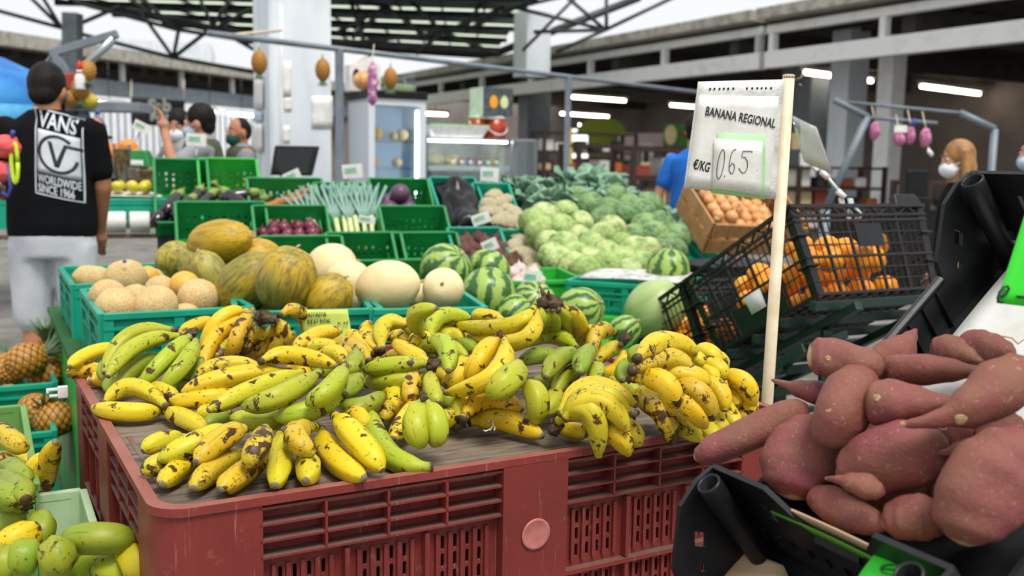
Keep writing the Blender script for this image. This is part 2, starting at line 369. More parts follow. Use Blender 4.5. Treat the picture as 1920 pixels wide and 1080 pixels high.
def banana_mat():
    m, nt, p = new_mat('banana peel'); oi = nd(nt, 'ShaderNodeObjectInfo'); w = math_(nt, 'MULTIPLY', oi.outputs['Random'], 60)
    uv = nd(nt, 'ShaderNodeUVMap', uv_map='UVMap'); sx = nd(nt, 'ShaderNodeSeparateXYZ'); nt.links.new(uv.outputs[0], sx.inputs[0]); u = sx.outputs[0]
    v = coords(nt, (1, 1, 1))
    base = oi.outputs['Color']
    ends = ramp(nt, u, [(.05, g(.55)), (.3, g(0)), (.75, g(0)), (.95, g(.5))])
    base = mix(nt, ends, base, mix(nt, .55, base, srgb('#7f8a1c')))
    base = mix(nt, ramp(nt, noise(nt, v, 22, 3, .5, 0, w), [(.4, g(0)), (.7, g(.35))]), base, mix(nt, .5, base, srgb('#d0a012')))
    thr = oi.outputs['Alpha']
    big = noise(nt, v, 34, 5, .62, .4, w); f1 = ramp(nt, math_(nt, 'ADD', big, math_(nt, 'MULTIPLY', thr, .13)), [(.645, g(0)), (.69, g(1))])
    sm = noise(nt, v, 150, 4, .6, .3, w); f2 = ramp(nt, math_(nt, 'ADD', sm, math_(nt, 'MULTIPLY', thr, .07)), [(.66, g(0)), (.71, g(.9))])
    base = mix(nt, math_(nt, 'MAXIMUM', f1, f2), base, mix(nt, noise(nt, v, 80, 3), srgb('#2b1a0e'), srgb('#5a3d1a')))
    edge = math_(nt, 'SINE', math_(nt, 'MULTIPLY', sx.outputs[1], 2*pi*5)); e2 = math_(nt, 'MULTIPLY', ramp(nt, edge, [(.93, g(0)), (1, g(.5))]), ramp(nt, noise(nt, v, 45, 3, .6, 0, w), [(.5, g(0)), (.6, g(1))]))
    base = mix(nt, e2, base, srgb('#5a451c'))
    tip = ramp(nt, math_(nt, 'ADD', u, math_(nt, 'MULTIPLY', noise(nt, v, 90, 3), .03)), [(.965, g(0)), (.985, g(1))])
    base = mix(nt, tip, base, mix(nt, noise(nt, v, 300, 2), srgb('#2e241a'), srgb('#a08e78')))
    st = ramp(nt, math_(nt, 'ADD', u, math_(nt, 'MULTIPLY', noise(nt, v, 70, 3), .05)), [(.045, g(1)), (.085, g(0))])
    base = mix(nt, st, base, srgb('#4f4026'))
    nt.links.new(base, p.inputs['Base Color']); p.inputs['Roughness'].default_value = .42; p.inputs['Specular IOR Level'].default_value = .3
    bump(nt, p, noise(nt, v, 60, 4), .08, .004); return m
m_ban = banana_mat()
m_bcrown = mat('dry banana crown', '#3a2c1e', .9, '#6b563c', 60, bmp=.8, bsc=120)
def sp_mat():
    m, nt, p = new_mat('sweet potato skin'); v = coords(nt); oi = nd(nt, 'ShaderNodeObjectInfo'); w = math_(nt, 'MULTIPLY', oi.outputs['Random'], 30)
    uv = nd(nt, 'ShaderNodeUVMap', uv_map='UVMap'); sx = nd(nt, 'ShaderNodeSeparateXYZ'); nt.links.new(uv.outputs[0], sx.inputs[0])
    b = mix(nt, ramp(nt, noise(nt, v, 14, 6, .65, .4, w), [(.36, g(0)), (.64, g(1))]), srgb('#83433f'), srgb('#7f523c'))
    b = mix(nt, ramp(nt, noise(nt, v, 9, 3, .5, .4, w), [(.52, g(0)), (.72, g(.8))]), b, srgb('#84364a'))
    b = mix(nt, ramp(nt, noise(nt, v, 190, 4, .6, 0, w), [(.6, g(0)), (.72, g(.6))]), b, srgb('#c59a82'))
    b = mix(nt, ramp(nt, noise(nt, v, 26, 4, .6, 1, w), [(.68, g(0)), (.76, g(.5))]), b, srgb('#5a3a38'))
    b = mix(nt, ramp(nt, math_(nt, 'ADD', sx.outputs[0], math_(nt, 'MULTIPLY', noise(nt, v, 60, 3), .05)), [(.04, g(1)), (.065, g(0))]), b, srgb('#c9a77c'))
    nt.links.new(b, p.inputs['Base Color']); p.inputs['Roughness'].default_value = .6; bump(nt, p, noise(nt, v, 48, 8, .7), .7, .006); return m
m_sp = sp_mat()
# ---------------------------------------------------------------- the setting
def struct(mb, name, m, label=None, smooth=False, bevel=0, parent=None):
    o = mb.obj(name, m, parent, smooth, bevel)
    if parent is None: tag(o, label, None, None, 'structure')
    return o
struct(MB().bx(-60, 60, -8, 90, -.2, 0), 'floor', m_conc, 'grey concrete market floor')
HF = V3((3.3, 20.08, 0))                                         # hall front line runs along V through here
HM = frame(HF, U, V, Z)                                          # local: x into the hall, y along the front, z up
def hb(x0, x1, y0, y1, z0, z1):
    q = MB(); q.T = HM; return q.bx(x0, x1, y0, y1, z0, z1)
Y0, Y1 = -15, 17
for (y0, y1) in ((Y0, -2.45), (-2.3, Y1)):
    struct(hb(-.1, .1, y0, y1, 2.98, 3.27), 'lower_beam', m_beam, 'white lower fascia beam of the covered hall', bevel=.01)
    struct(hb(-.08, .08, y0, y1, 3.58, 3.72), 'upper_beam', m_beam, 'white middle rail of the hall fascia', bevel=.01)
    struct(hb(-.35, .3, y0, y1, 3.8, 3.99), 'roof_edge_beam', m_beamdk, 'weathered roof edge of the hall', bevel=.01)
q = MB(); q.T = HM
for k in range(-5, 6):
    y = .6 + 2.8*k
    if Y0 < y < Y1: q.bx(-.06, .06, y-.06, y+.06, 3.26, 3.6)
for y in (-2.55, -2.2): q.bx(-.06, .06, y-.06, y+.06, 3.26, 3.6)
struct(q, 'beam_post', m_beam, 'short posts between the fascia beams')
q = hb(0, 17, Y0, Y1+4, 3.82, 3.9)
for k in range(34): q.bx(k*.5+.2, k*.5+.26, Y0, Y1+4, 3.7, 3.82)
struct(q, 'ceiling', m_soffit, 'dark ribbed ceiling of the hall')
q = MB(); q.T = HM
for k in range(8): q.bx(.2, 17, Y0+1.6+4*k, Y0+1.85+4*k, 3.25, 3.7)
struct(q, 'ceiling_beam', m_soffit, 'cross beams under the hall ceiling')
struct(hb(9.5, 9.7, -16, 24, 0, 3.9), 'wall_right', m_wallp, 'pinkish rear wall of the hall')
struct(hb(0, 9.6, 24, 24.2, 0, 3.9), 'wall_back', m_wallp, 'end wall of the hall')
def hcol(px, Y, w, d, label, m=m_beam, z1=3.85):
    p = PY(px, 300, Y); T = frame(V3((p.x, p.y, 0)), U, V, Z); b = MB(); b.T = T; b.bx(-w/2, w/2, -d/2, d/2, 0, z1)
    struct(b, 'column', m, label, bevel=.02)
hcol(1662, 17.2, .34, .32, 'white square column of the hall', z1=3.5)
hcol(1583, 18.5, .5, .45, 'thick white column further back in the hall', m_white)
hcol(1502, 21.5, .5, .9, 'grey column behind the banana price sign', m_steel)
hcol(1000, 29, .75, .6, 'grey column at the far end of the hall', m_steel)
# left wing far behind
A = PZ(150, 172, 3); B = PZ(640, 217, 3); BX = (B-A).normalized(); BY = Z.cross(BX); BM = frame(V3((A.x, A.y, 0)) - BX*14, BX, BY, Z); BL = (B-A).length + 22
def bb(x0, x1, y0, y1, z0, z1):
    q = MB(); q.T = BM; return q.bx(x0, x1, y0, y1, z0, z1)
struct(bb(0, BL, -.12, .12, 2.95, 3.4), 'lower_beam', m_steel, 'grey lower fascia beam of the far left wing')
struct(bb(0, BL, -.4, .3, 3.95, 4.3), 'roof_edge_beam', m_beamdk, 'weathered roof edge of the far left wing')
q = MB(); q.T = BM
for k in range(20): q.bx(k*2.6, k*2.6+.12, -.06, .06, 3.4, 3.96)
struct(q, 'beam_post', m_beam, 'short posts on the far left wing')
q = bb(0, BL, .3, 9, 4.05, 4.15)
for k in range(60): q.bx(k*.8, k*.8+.3, .3, 9, 3.75, 4.05)
struct(q, 'ceiling', m_soffit, 'ribbed underside of the far left wing')
q = MB(); q.T = BM
for k in range(110): q.bx(k*.42, k*.42+.05, 9, 9.05, .2, 3.2)
q.bx(0, BL, 9, 9.06, .9, 1.02)
struct(q, 'trim_1', m_paper, 'pale open slat screen behind the far left wing')
# pale buildings outside
q = MB(); q.T = yawm((-31, 72, 0), .25); q.bx(0, 9, 0, 8, 0, 9.4); struct(q, 'building_wall', m_white, 'pale house beyond the far left wing')
q = MB(); q.T = yawm((-31, 72, 0), .25); q.bx(1.2, 4, -.12, 0, 6.4, 7.8); struct(q, 'building_window', mat('bluish window', '#9fb4c6', .2), 'bluish window of the pale house')
q = MB(); q.T = HM; q.prism([(0, 0), (16, 0), (16, 6.2), (8, 9.4), (0, 6.2)], 9, frame(V3((24, 26, 0)), V3((0, 1, 0)), Z, V3((1, 0, 0)))); struct(q, 'building_wall', mat('pale pink render', '#e6cfc8', .8), 'pale pink gabled house beyond the hall roof')
# central pillar
PC = PY(551, 300, 9.6)
q = MB(); q.T = frame(V3((PC.x, PC.y, 0)), U, V, Z); q.bx(-.28, .28, -.3, .3, 0, 4.7); q.bx(-.3, -.28, -.3, -.16, 0, 4.7); q.bx(-.3, -.28, .16, .3, 0, 4.7)
PILLAR = struct(q, 'pillar', m_white, 'broad pale blue white pillar in the middle of the stalls', bevel=.015)
# roof of the central pavilion
zr = 4.8
FL, FR, NR, NL = PZ(455, 70, zr), PZ(925, 101, zr), PZ(1200, -5, zr), PZ(90, -8, zr)
DN = (NL-FL).normalized()*6
def rp(u, w):
    a = FL*(1-u) + FR*u; b = NL*(1-u) + NR*u + DN*.9; p = a*(1-w) + b*w; return p
q = MB(); q2 = MB(); q3 = MB()
NB = 7
for k in range(NB):
    w0, w1 = k/NB, (k+1)/NB
    for (dst, a, b) in ((q, w0, w0 + .66/NB), (q2, w0 + .66/NB, w1)):
        vs = []
        for w in (a, b):
            for u in (0, 1): vs.append(rp(u, w))
        dst.add([p for p in vs] + [p + Z*.04 for p in vs], [(0, 1, 3, 2), (4, 6, 7, 5), (0, 4, 5, 1), (2, 3, 7, 6), (0, 2, 6, 4), (1, 5, 7, 3)])
    for i in range(11):
        u = i/11; q3.tube([rp(u, w0) - Z*.03, rp(u, w1) - Z*.03], 0.03, 4)
    q3.tube([rp(0, w0) - Z*.12, rp(1, w0) - Z*.12], .07, 5)
struct(q, 'roof', m_roofg, 'dark green roof sheets of the central pavilion')
m_trl, nt, p = new_mat('translucent roof sheet'); t = nd(nt, 'ShaderNodeBsdfTranslucent'); t.inputs[0].default_value = (.75, .8, .72, 1); nt.links.new(t.outputs[0], nt.nodes['Material Output'].inputs[0])
struct(q2, 'roof', m_trl, 'translucent roof strips of the central pavilion')
struct(q3, 'roof_purlin', m_truss, 'dark purlins under the pavilion roof')
def truss(lines, Y, label, r=.05):
    b = MB()
    for (x0, y0, x1, y1) in lines: b.tube([PY(x0, y0, Y), PY(x1, y1, Y)], r, 6)
    tag(b.obj('roof_truss', m_truss), label, None, None, 'structure')
truss([(-30, 13, 115, 52), (50, -12, 115, 52), (78, -8, 115, 52), (155, 42, 225, 12), (140, 4, 330, 55), (330, 55, 475, 78), (235, -8, 330, 55), (325, 108, 400, 50), (160, 66, 325, 108), (325, 108, 480, 136),
       (325, 108, 335, 55), (400, 55, 480, 12), (400, 52, 372, -8), (330, 55, 262, -8), (325, 108, 262, 20), (430, 0, 395, 55), (400, 50, 480, 95), (115, 52, 160, 66)], 22, 'dark steel roof truss left of the pillar', .045)
truss([(630, 62, 725, 12), (655, -5, 692, 108), (725, 12, 800, 70), (760, -8, 830, 60), (830, 60, 945, 15), (640, 82, 830, 62), (830, 60, 935, 103), (870, 58, 965, 15), (725, 12, 660, 72), (725, 12, 640, -4), (910, -8, 870, 58), (780, 102, 830, 60)], 23, 'dark steel roof truss right of the pillar', .05)
truss([(965, 14, 1135, 56), (1135, 56, 1265, -6), (1135, 56, 1042, 98), (1137, 56, 1137, -8), (1135, 56, 1060, -8), (1000, 8, 960, -8), (965, 14, 1060, -8), (1135, 56, 1000, 60), (980, 95, 1080, -6)], 21, 'dark steel roof truss above the hall roof edge', .04)
truss([(470, 68, 930, 100), (930, 100, 1200, -5), (130, -2, 470, 68)], 23.5, 'dark edge girder around the pavilion roof', .09)
struct(MB().tube([PY(136, 150, 21), PY(136, 25, 21)], .22, 4), 'column', m_steel, 'grey column top left of the pillar')
pc = PY(997, 110, 22.5); q = MB(); q.T = frame(V3((pc.x, pc.y, 0)), U, V, Z); q.bx(-.3, .3, -.3, .3, pc.z-.4, pc.z + 1.0); struct(q, 'column', m_white, 'short white column standing above the hall roof edge')
# hall lamps: long fluorescent tubes
def tube_lamp(x0, y0, x1, y1, z, label):
    a = PZ(x0, y0, z); b = PZ(x1, y1, z); T = thing('fluorescent_lamp', label, 'lamp', M4.Translation(a), 'fluorescent lamps in the market halls'); d = b - a
    r = .045
    MB().tube([(0, 0, 0), d], r, 8).obj('tube', m_tube, T)
    n = d.normalized(); sd = Z.cross(n)*.07
    h = MB()
    h.loft([[p + sd + Z*.05, p - sd + Z*.05, p - sd + Z*.13, p + sd + Z*.13] for p in (-n*.08, d + n*.08)]); h.obj('housing', m_beam, T, False)
    MB().tube([d*.5 + Z*.12, d*.5 + Z*(3.84 - z)], .012, 6).obj('hanger', m_truss, T)
for a in ((1510, 136, 1634, 152, 3.1, 'long lit tube lamp right of the pole top of the banana sign'), (1728, 162, 1836, 176, 3.1, 'lit tube lamp at the upper right, above the masked woman'),
          (1748, 240, 1818, 246, 2.75, 'lit tube lamp close above the masked woman'), (1873, 250, 1935, 256, 2.75, 'lit tube lamp cut off by the right picture edge'),
          (1074, 182, 1172, 189, 3.1, 'upper lit tube lamp beside the thin grey post'), (1052, 213, 1140, 219, 2.9, 'middle lit tube lamp crossing the thin grey post'), (1086, 234, 1160, 239, 2.8, 'lowest lit tube lamp right of the thin grey post'),
          (1258, 197, 1330, 203, 3.05, 'upper lit tube lamp half behind the banana sign'), (1229, 227, 1310, 231, 2.85, 'lit tube lamp over the blue shirted person'), (1224, 243, 1246, 245, 2.75, 'short lit tube lamp left of the green oval-egg sign'),
          (795, 213, 838, 215, 2.75, 'lit tube lamp just right of the drinks fridge')):
    tube_lamp(*a)
for a in ((178, 193, 230, 198, 2.65, 'lit tube lamp beside the black banner in the far wing'), (386, 209, 402, 211, 2.65, 'short lit tube lamp between two vendors heads'), (430, 213, 476, 217, 2.65, 'lit tube lamp above the vendor with the green mask')):
    tube_lamp(*a)
# ---------------------------------------------------------------- red bulk bin and its board
BW, BD, BH = 1.26, 1.06, .80
BO = V3((-.502, 1.361, 0)); AB = R_(29.5); BM_ = frame(BO, V3((cos(AB), sin(AB), 0)), V3((-sin(AB), cos(AB), 0)), Z)
bin_ = thing('bulk_bin', 'large scuffed red plastic bulk bin under the banana heap', 'bin', BM_)
rad = .055
def band(path_fn, z0, z1): pass
def side(mb, L, m, ncol, depth=.03, slots=True):
    """one wall of the bin in local x (along), z (up), outward = -y"""
    cols = [(0, .15), (L/2 - .065, L/2 + .065), (L - .15, L)]
    S = MB(); S.T = m
    zt0, zt1 = .697, .775
    for a, b in ((cols[0][1], cols[1][0]), (cols[1][1], cols[2][0])):
        w = b - a
        S.bx(a, b, depth, depth+.008, zt0, zt1+.01)                # back of the pigeonholes
        for k in range(4): S.bx(a, b, 0, depth, zt0 + k*(zt1-zt0)/3 - .0018, zt0 + k*(zt1-zt0)/3 + .0018)
        for k in range(1, ncol): S.bx(a + w*k/ncol - .002, a + w*k/ncol + .002, 0, depth, zt0, zt1)
        for (s0, s1) in ((.575, .688), (.445, .565), (.315, .435), (.185, .305), (.05, .175)):
            S.bx(a, b, .0, depth, s0-.012, s0-.004)
            for k in range(1, 3): S.bx(a + w*k/3 - .004, a + w*k/3 + .004, .002, depth, s0, s1)
            holes = []; n = 18; dh = (s1-s0-.02)/3
            for hz0, hz1 in [] if not slots else [(s0+.012+dh*i, s0+.006+dh*(i+1)) for i in range(3)]:
                for k in range(n):
                    x = a + w*(k+.5)/n
                    if (k+.5) % 6 < 1 or (k+.5) % 6 > 5: continue
                    holes.append(rrect(x-.0032, x+.0032, hz0, hz1, .003, 2))
            S.plate(rect(a, b, s0-.01, s1+.005), holes, .006, M4.Translation((0, .02, 0)) @ M4.Rotation(pi/2, 4, 'X'))
            for k in range(n-1):
                x = a + w*(k+1)/n; S.bx(x-.0035, x+.0035, .011, .018, s0+.008, s1-.008)
    S.bx(cols[1][0], cols[1][1], -.004, depth+.01, 0, .783)
    mb.add(S.v, S.f)
bod = MB()
FM = M4.Identity(4)
LM = M4.Translation((0, BD, 0)) @ M4.Rotation(-pi/2, 4, 'Z')
BKM = M4.Translation((BW, BD, 0)) @ M4.Rotation(pi, 4, 'Z')
RM = M4.Translation((BW, 0, 0)) @ M4.Rotation(pi/2, 4, 'Z')
side(bod, BW, FM, 4); side(bod, BD, LM, 3); side(bod, BW, BKM, 4, .03, False); side(bod, BD, RM, 5, .03, False)  # unseen back and right walls shaped without slots, so less light gets inside
bod.obj('side_wall', m_red, bin_, False, .0012)
def corner(cx, cy, sx, sy):
    pts = [(0, .155)] + [(rad - rad*cos(R_(a)), rad - rad*sin(R_(a))) for a in range(0, 91, 15)] + [(.155, 0), (.155, .035), (.035, .035), (.035, .155)]
    p = [(cx + sx*x, cy + sy*y) for x, y in pts]
    return p if sx*sy > 0 else p[::-1]
for cx, cy, sx, sy in ((0, 0, 1, 1), (BW, 0, -1, 1), (BW, BD, -1, -1), (0, BD, 1, -1)):
    MB().prism(corner(cx, cy, sx, sy)[::-1], .783).obj('corner_post', m_red, bin_, False, .002)
MB().plate(rrect(-.004, BW+.004, -.004, BD+.004, rad, 6), [rrect(.015, BW-.015, .015, BD-.015, .045, 5)], .013, M4.Translation((0, 0, .7885))).obj('rim', m_redw, bin_, False, .004)
MB().bx(.02, BW-.02, .02, BD-.02, 0, .02).obj('bin_floor', m_red, bin_, False)
md = MB(); md.lathe([(.0005, 0), (.027, 0), (.0285, .0015), (.0285, .003), (.024, .0032), (.022, .0022), (.0005, .0024)], 28)
m_med = mat('pale moulded roundel', '#b9706a', .6, '#a85f58', 30)
md.obj('roundel', m_med, bin_, m=M4.Translation((BW/2, -.004, .655)) @ M4.Rotation(pi/2, 4, 'X'))
md2 = MB(); md2.lathe([(.0005, 0), (.03, 0), (.0305, .001), (.029, .0015), (.0005, .001)], 24)
md2.obj('roundel', mat('faint moulded roundel', '#a54e48', .6), bin_, m=M4.Translation((.1, -.0006, .62)) @ M4.Rotation(pi/2, 4, 'X'))
tb = MB(); tb.bx(.035, BW-.035, .035, BD-.035, .752, .775)
board = tag(MB().obj('board', m_wood), 'x') if 0 else None
def board_mat():
    m, nt, p = new_mat('weathered plywood'); v = coords(nt, (1.2, 10, 1))
    rotm = None
    n1 = noise(nt, v, 5, 8, .7, .8); n2 = noise(nt, coords(nt), 3, 5)
    c = mix(nt, ramp(nt, n1, [(.38, g(0)), (.62, g(1))]), srgb('#352c24'), srgb('#80705e'))
    c = mix(nt, ramp(nt, n2, [(.45, g(0)), (.7, g(.75))]), c, srgb('#857767'))
    c = mix(nt, ramp(nt, noise(nt, v, 16, 6, .7, 1.5), [(.62, g(0)), (.7, g(.85))]), c, srgb('#2b231c'))
    nt.links.new(c, p.inputs['Base Color']); p.inputs['Roughness'].default_value = .85; bump(nt, p, n1, .6, .006); return m
bt = MB(); bt.prism(rrect(0, BW-.036, 0, BD-.036, .04, 4), .022)
bo = bt.obj('board', board_mat(), None, False, .004, BM_ @ M4.Translation((.018, .018, .762)))
tag(bo, 'weathered plywood board lying inside the rim of the red bin', 'board')
BZ = .784                                                        # top of the board
# white plastic clip on the back corner
cp = PZ(117, 735, .75); ct = thing('clamp', 'small white plastic clip on the far left corner of the red bin', 'clip', frame(cp, U, V, Z))
q = MB(); q.bx(-.01, .012, -.006, .006, -.014, .014); q.obj('jaw', m_paper, ct, False, .002)
q = MB(); q.bx(-.030, -.010, -.004, .004, .004, .011); q.bx(-.028, -.010, -.004, .004, -.011, -.004); q.bx(-.034, -.028, -.004, .004, -.001, .011); q.obj('lever', m_paper, ct, False, .002)
# ---------------------------------------------------------------- bananas
BC = {'y': ((.70, .50, .014), .5), 'o': ((.68, .45, .014), .7), 'd': ((.54, .37, .02), 1.0), 'v': ((.56, .455, .018), .55), 'g': ((.35, .41, .022), .5), 'G': ((.21, .29, .02), .42)}
BPROF = [(0, .42), (.05, .40), (.10, .50), (.18, .80), (.28, .96), (.42, 1), (.6, 1), (.75, .95), (.86, .80), (.93, .60), (.965, .42), (.975, .34), (.99, .33), (1, .26)]
def bprof(t):
    for (a, x), (b, y) in zip(BPROF, BPROF[1:]):
        if t <= b: return x + (y-x)*(t-a)/(b-a)
    return BPROF[-1][1]
def banana(parent, a, m, b, r, col, name='banana'):
    c = m*2 - (a + b)*.5; n = 22; pts = []
    ts = [0, .03, .06, .1, .14, .19, .25, .32, .4, .48, .56, .64, .71, .78, .84, .89, .925, .95, .965, .975, .988, 1]
    for t in ts: pts.append(a*(1-t)**2 + c*2*t*(1-t) + b*t*t)
    L = sum((pts[i+1]-pts[i]).length for i in range(n-1))
    rs = [r*bprof(t) for t in ts]; ph = random.random()*6
    mb = MB(); mb.tube(pts, rs, 15, True, lambda th, t: 1 + .075*cos(5*th + ph)*min(1, 6*t*(1-t)))
    o = mb.obj(name, m_ban, parent); (cr, cg, cb), al = BC[col]
    k = 1 + random.uniform(-.10, .10); o.color = (cr*k, cg*(1 + random.uniform(-.07, .07)), cb, max(0, al + random.uniform(-.15, .15)))
    return o
T1 = lambda x, y: (100 + x/3, 540 + y/3); T2 = lambda x, y: (540 + x/3, 540 + y/3); T3 = lambda x, y: (980 + x/3, 540 + y/3); T6 = lambda x, y: (100 + x/2.842, 700 + y/2.842); T7 = lambda x, y: (700 + x/3, 720 + y/3)
def hand(label, tf, items, crown=None, rr=.0186, cat='bananas', group=None, cr=.02):
    """items: (colour, x0,y0, xm,ym, x1,y1, z0,zm,z1[, r]) in crop pixels; z above the board"""
    pts = []
    for it in items:
        co = it[0]; r = it[10]*1.05 if len(it) > 10 else rr
        p = [PZ(*tf(it[1+2*k], it[2+2*k]), BZ + it[7+k]) for k in range(3)]
        pts.append((co, p, r))
    if crown: o = PZ(*tf(crown[0], crown[1]), BZ + crown[2])
    else: o = pts[0][1][0]
    T = M4.Translation(o); inv = -o
    if len(pts) == 1 and not crown:
        co, p, r = pts[0]; b = banana(None, *[q + inv for q in p], r, co); b.matrix_world = T; return tag(b, label, 'banana', group)
    t = thing('banana_hand', label, cat, T, group)
    for co, p, r in pts: banana(t, *[q + inv for q in p], r, co)
    if crown:
        s = cr*.74; mb = MB(); d = V3(crown[3]) if len(crown) > 3 else V3((0, 0, 1))
        a = d.normalized()*s
        mb.tube([-a*1.1, -a*.4, a*.4, a*1.3], [s*.45, s*.9, s*.7, s*.3], 14, True, lambda th, tt: 1 + .3*sin(3*th + 9*tt) + .18*sin(7*th - 5*tt))
        for k in range(3): e = V3((random.uniform(-1, 1), random.uniform(-1, 1), random.uniform(-.2, 1)))*s; mb.tube([V3((0, 0, 0)), e, e*1.35 + V3((0, 0, s*.2))], [s*.4, s*.22, s*.06], 6)
        mb.obj('crown', m_bcrown, t)
    return t
# -- left end
hand('two dark spotted orange yellow bananas at the far left corner of the red bin', T1, [('y', 400, 340, 220, 365, 90, 445, .06, .06, .045), ('o', 330, 475, 190, 460, 78, 490, .028, .028, .02), ('o', 380, 540, 270, 515, 205, 525, .02, .02, .02, .016)])
hand('big upright hand of green bananas nearest the far left corner', T1, [
    ('g', 690, 240, 430, 270, 285, 480, .135, .12, .055), ('g', 720, 270, 480, 320, 305, 500, .125, .115, .065), ('g', 765, 272, 650, 380, 480, 555, .12, .10, .045), ('g', 800, 295, 740, 420, 600, 575, .115, .09, .04),
    ('G', 600, 380, 460, 450, 345, 580, .085, .065, .03), ('G', 830, 400, 790, 500, 690, 580, .08, .05, .025), ('G', 420, 480, 340, 520, 325, 590, .05, .035, .02), ('G', 350, 430, 290, 450, 290, 515, .06, .05, .035, .015)], (775, 262, .12, (.5, .5, .6)))
hand('three yellow bananas arching over the left rim', T1, [('y', 630, 690, 420, 700, 222, 672, .018, .026, .022), ('v', 640, 672, 455, 558, 290, 645, .035, .055, .03), ('v', 632, 690, 735, 735, 860, 800, .022, .022, .02), ('v', 690, 640, 620, 585, 520, 570, .03, .04, .03)], (632, 680, .025, (1, .2, .2)), cr=.014)
hand('tall black stemmed hand of spotted bananas below the left melons', T1, [
    ('y', 1105, 135, 930, 180, 838, 400, .14, .13, .04), ('o', 1110, 165, 925, 260, 835, 470, .13, .10, .03), ('d', 1120, 120, 1040, 260, 985, 415, .145, .11, .04), ('d', 1135, 200, 1080, 310, 1070, 385, .12, .08, .05), ('d', 1180, 215, 1140, 310, 1060, 385, .12, .075, .035),
    ('d', 1240, 200, 1215, 300, 1130, 390, .12, .07, .03), ('d', 1260, 180, 1290, 270, 1205, 385, .13, .09, .04), ('o', 1210, 400, 1270, 330, 1355, 250, .03, .06, .10), ('d', 1270, 155, 1390, 140, 1430, 300, .14, .13, .05), ('d', 1000, 210, 960, 330, 900, 440, .10, .07, .03)], (1190, 168, .145, (.9, .1, -.2)), cr=.028)
hand('single orange yellow banana against the front of the left teal crate', T1, [('o', 930, 178, 800, 212, 712, 262, .075, .065, .05)])
# -- the big middle left stack
hand('broad yellow hand with long dark scars left of the middle', T1, [('o', 1330, 470, 1010, 500, 722, 590, .085, .085, .06, .019), ('v', 1190, 445, 960, 435, 805, 500, .07, .075, .06), ('y', 1080, 590, 860, 620, 660, 635, .05, .05, .04, .018), ('v', 1000, 690, 900, 700, 800, 715, .025, .025, .025), ('G', 1010, 745, 930, 750, 850, 775, .02, .02, .02)])
hand('stack of long green bananas spread in the middle left', T1, [('v', 1410, 470, 1150, 560, 868, 690, .10, .085, .06, .018), ('g', 1500, 470, 1290, 600, 1070, 668, .115, .105, .08, .019), ('g', 1330, 720, 1170, 745, 1005, 725, .05, .05, .05, .018), ('g', 1620, 610, 1440, 690, 1250, 725, .075, .075, .06, .0185), ('g', 1640, 440, 1560, 560, 1428, 652, .13, .12, .095, .0185), ('G', 1700, 350, 1690, 430, 1620, 470, .12, .115, .10)])
hand('yellow banana lying on top of the middle left stack', T1, [('o', 1165, 415, 1340, 380, 1595, 440, .115, .12, .115)])
hand('two yellow green bananas behind the top of the middle left stack', T2, [('v', 40, 345, 180, 330, 310, 352, .10, .10, .09), ('v', 160, 375, 270, 370, 322, 425, .095, .1, .09), ('g', 380, 375, 375, 440, 300, 500, .10, .1, .09, .017)])
hand('little green banana with its blunt tip facing out', T2, [('G', 410, 500, 365, 545, 325, 595, .09, .09, .085)])
hand('green banana curving right below the middle crown', T2, [('G', 285, 650, 420, 670, 530, 595, .06, .06, .065)])
# -- front row
hand('front left fan of brown spotted yellow bananas', T6, [
    ('v', 960, 285, 760, 370, 560, 465, .07, .06, .04, .018), ('d', 1035, 290, 900, 350, 758, 475, .075, .065, .045, .019), ('d', 1130, 290, 1090, 390, 1025, 495, .075, .07, .045, .0185),
    ('v', 700, 340, 580, 360, 475, 415, .025, .03, .022, .016), ('v', 720, 430, 600, 470, 465, 525, .03, .03, .022, .017), ('o', 830, 430, 680, 500, 580, 595, .03, .025, .02, .0175), ('d', 1010, 420, 860, 500, 745, 615, .03, .026, .02, .018), ('d', 1140, 450, 1010, 530, 888, 622, .03, .026, .02, .0185)])
hand('upright yellow banana in the middle of the front row', T6, [('v', 1205, 320, 1210, 460, 1180, 600, .035, .028, .022, .0185)])
hand('two short yellow bananas with blunt tips facing the front rim', T6, [('d', 1400, 285, 1290, 330, 1395, 430, .055, .07, .05, .019), ('v', 1320, 450, 1360, 500, 1345, 575, .025, .025, .022, .019)])
hand('pair of long clean yellow bananas slanting to the front rim', T6, [('y', 1430, 300, 1490, 440, 1660, 560, .03, .026, .022, .020), ('y', 1500, 225, 1620, 350, 1755, 520, .07, .06, .026, .021), ('y', 1560, 215, 1630, 235, 1650, 290, .05, .05, .04)])
hand('single pale green banana pointing to the front rim with dry stem', T2, [('g', 815, 1005, 560, 930, 470, 690, .018, .022, .05, .0195)])
hand('twin green bananas hanging from one stem above the bare board', T2, [('g', 760, 640, 715, 770, 765, 885, .10, .075, .04, .021), ('g', 770, 640, 830, 770, 815, 885, .10, .07, .035, .021)], (762, 612, .115, (0, .1, 1)), cr=.010)
hand('yellow banana behind the twin green bananas', T2, [('y', 770, 620, 680, 720, 590, 850, .05, .045, .03, .019)])
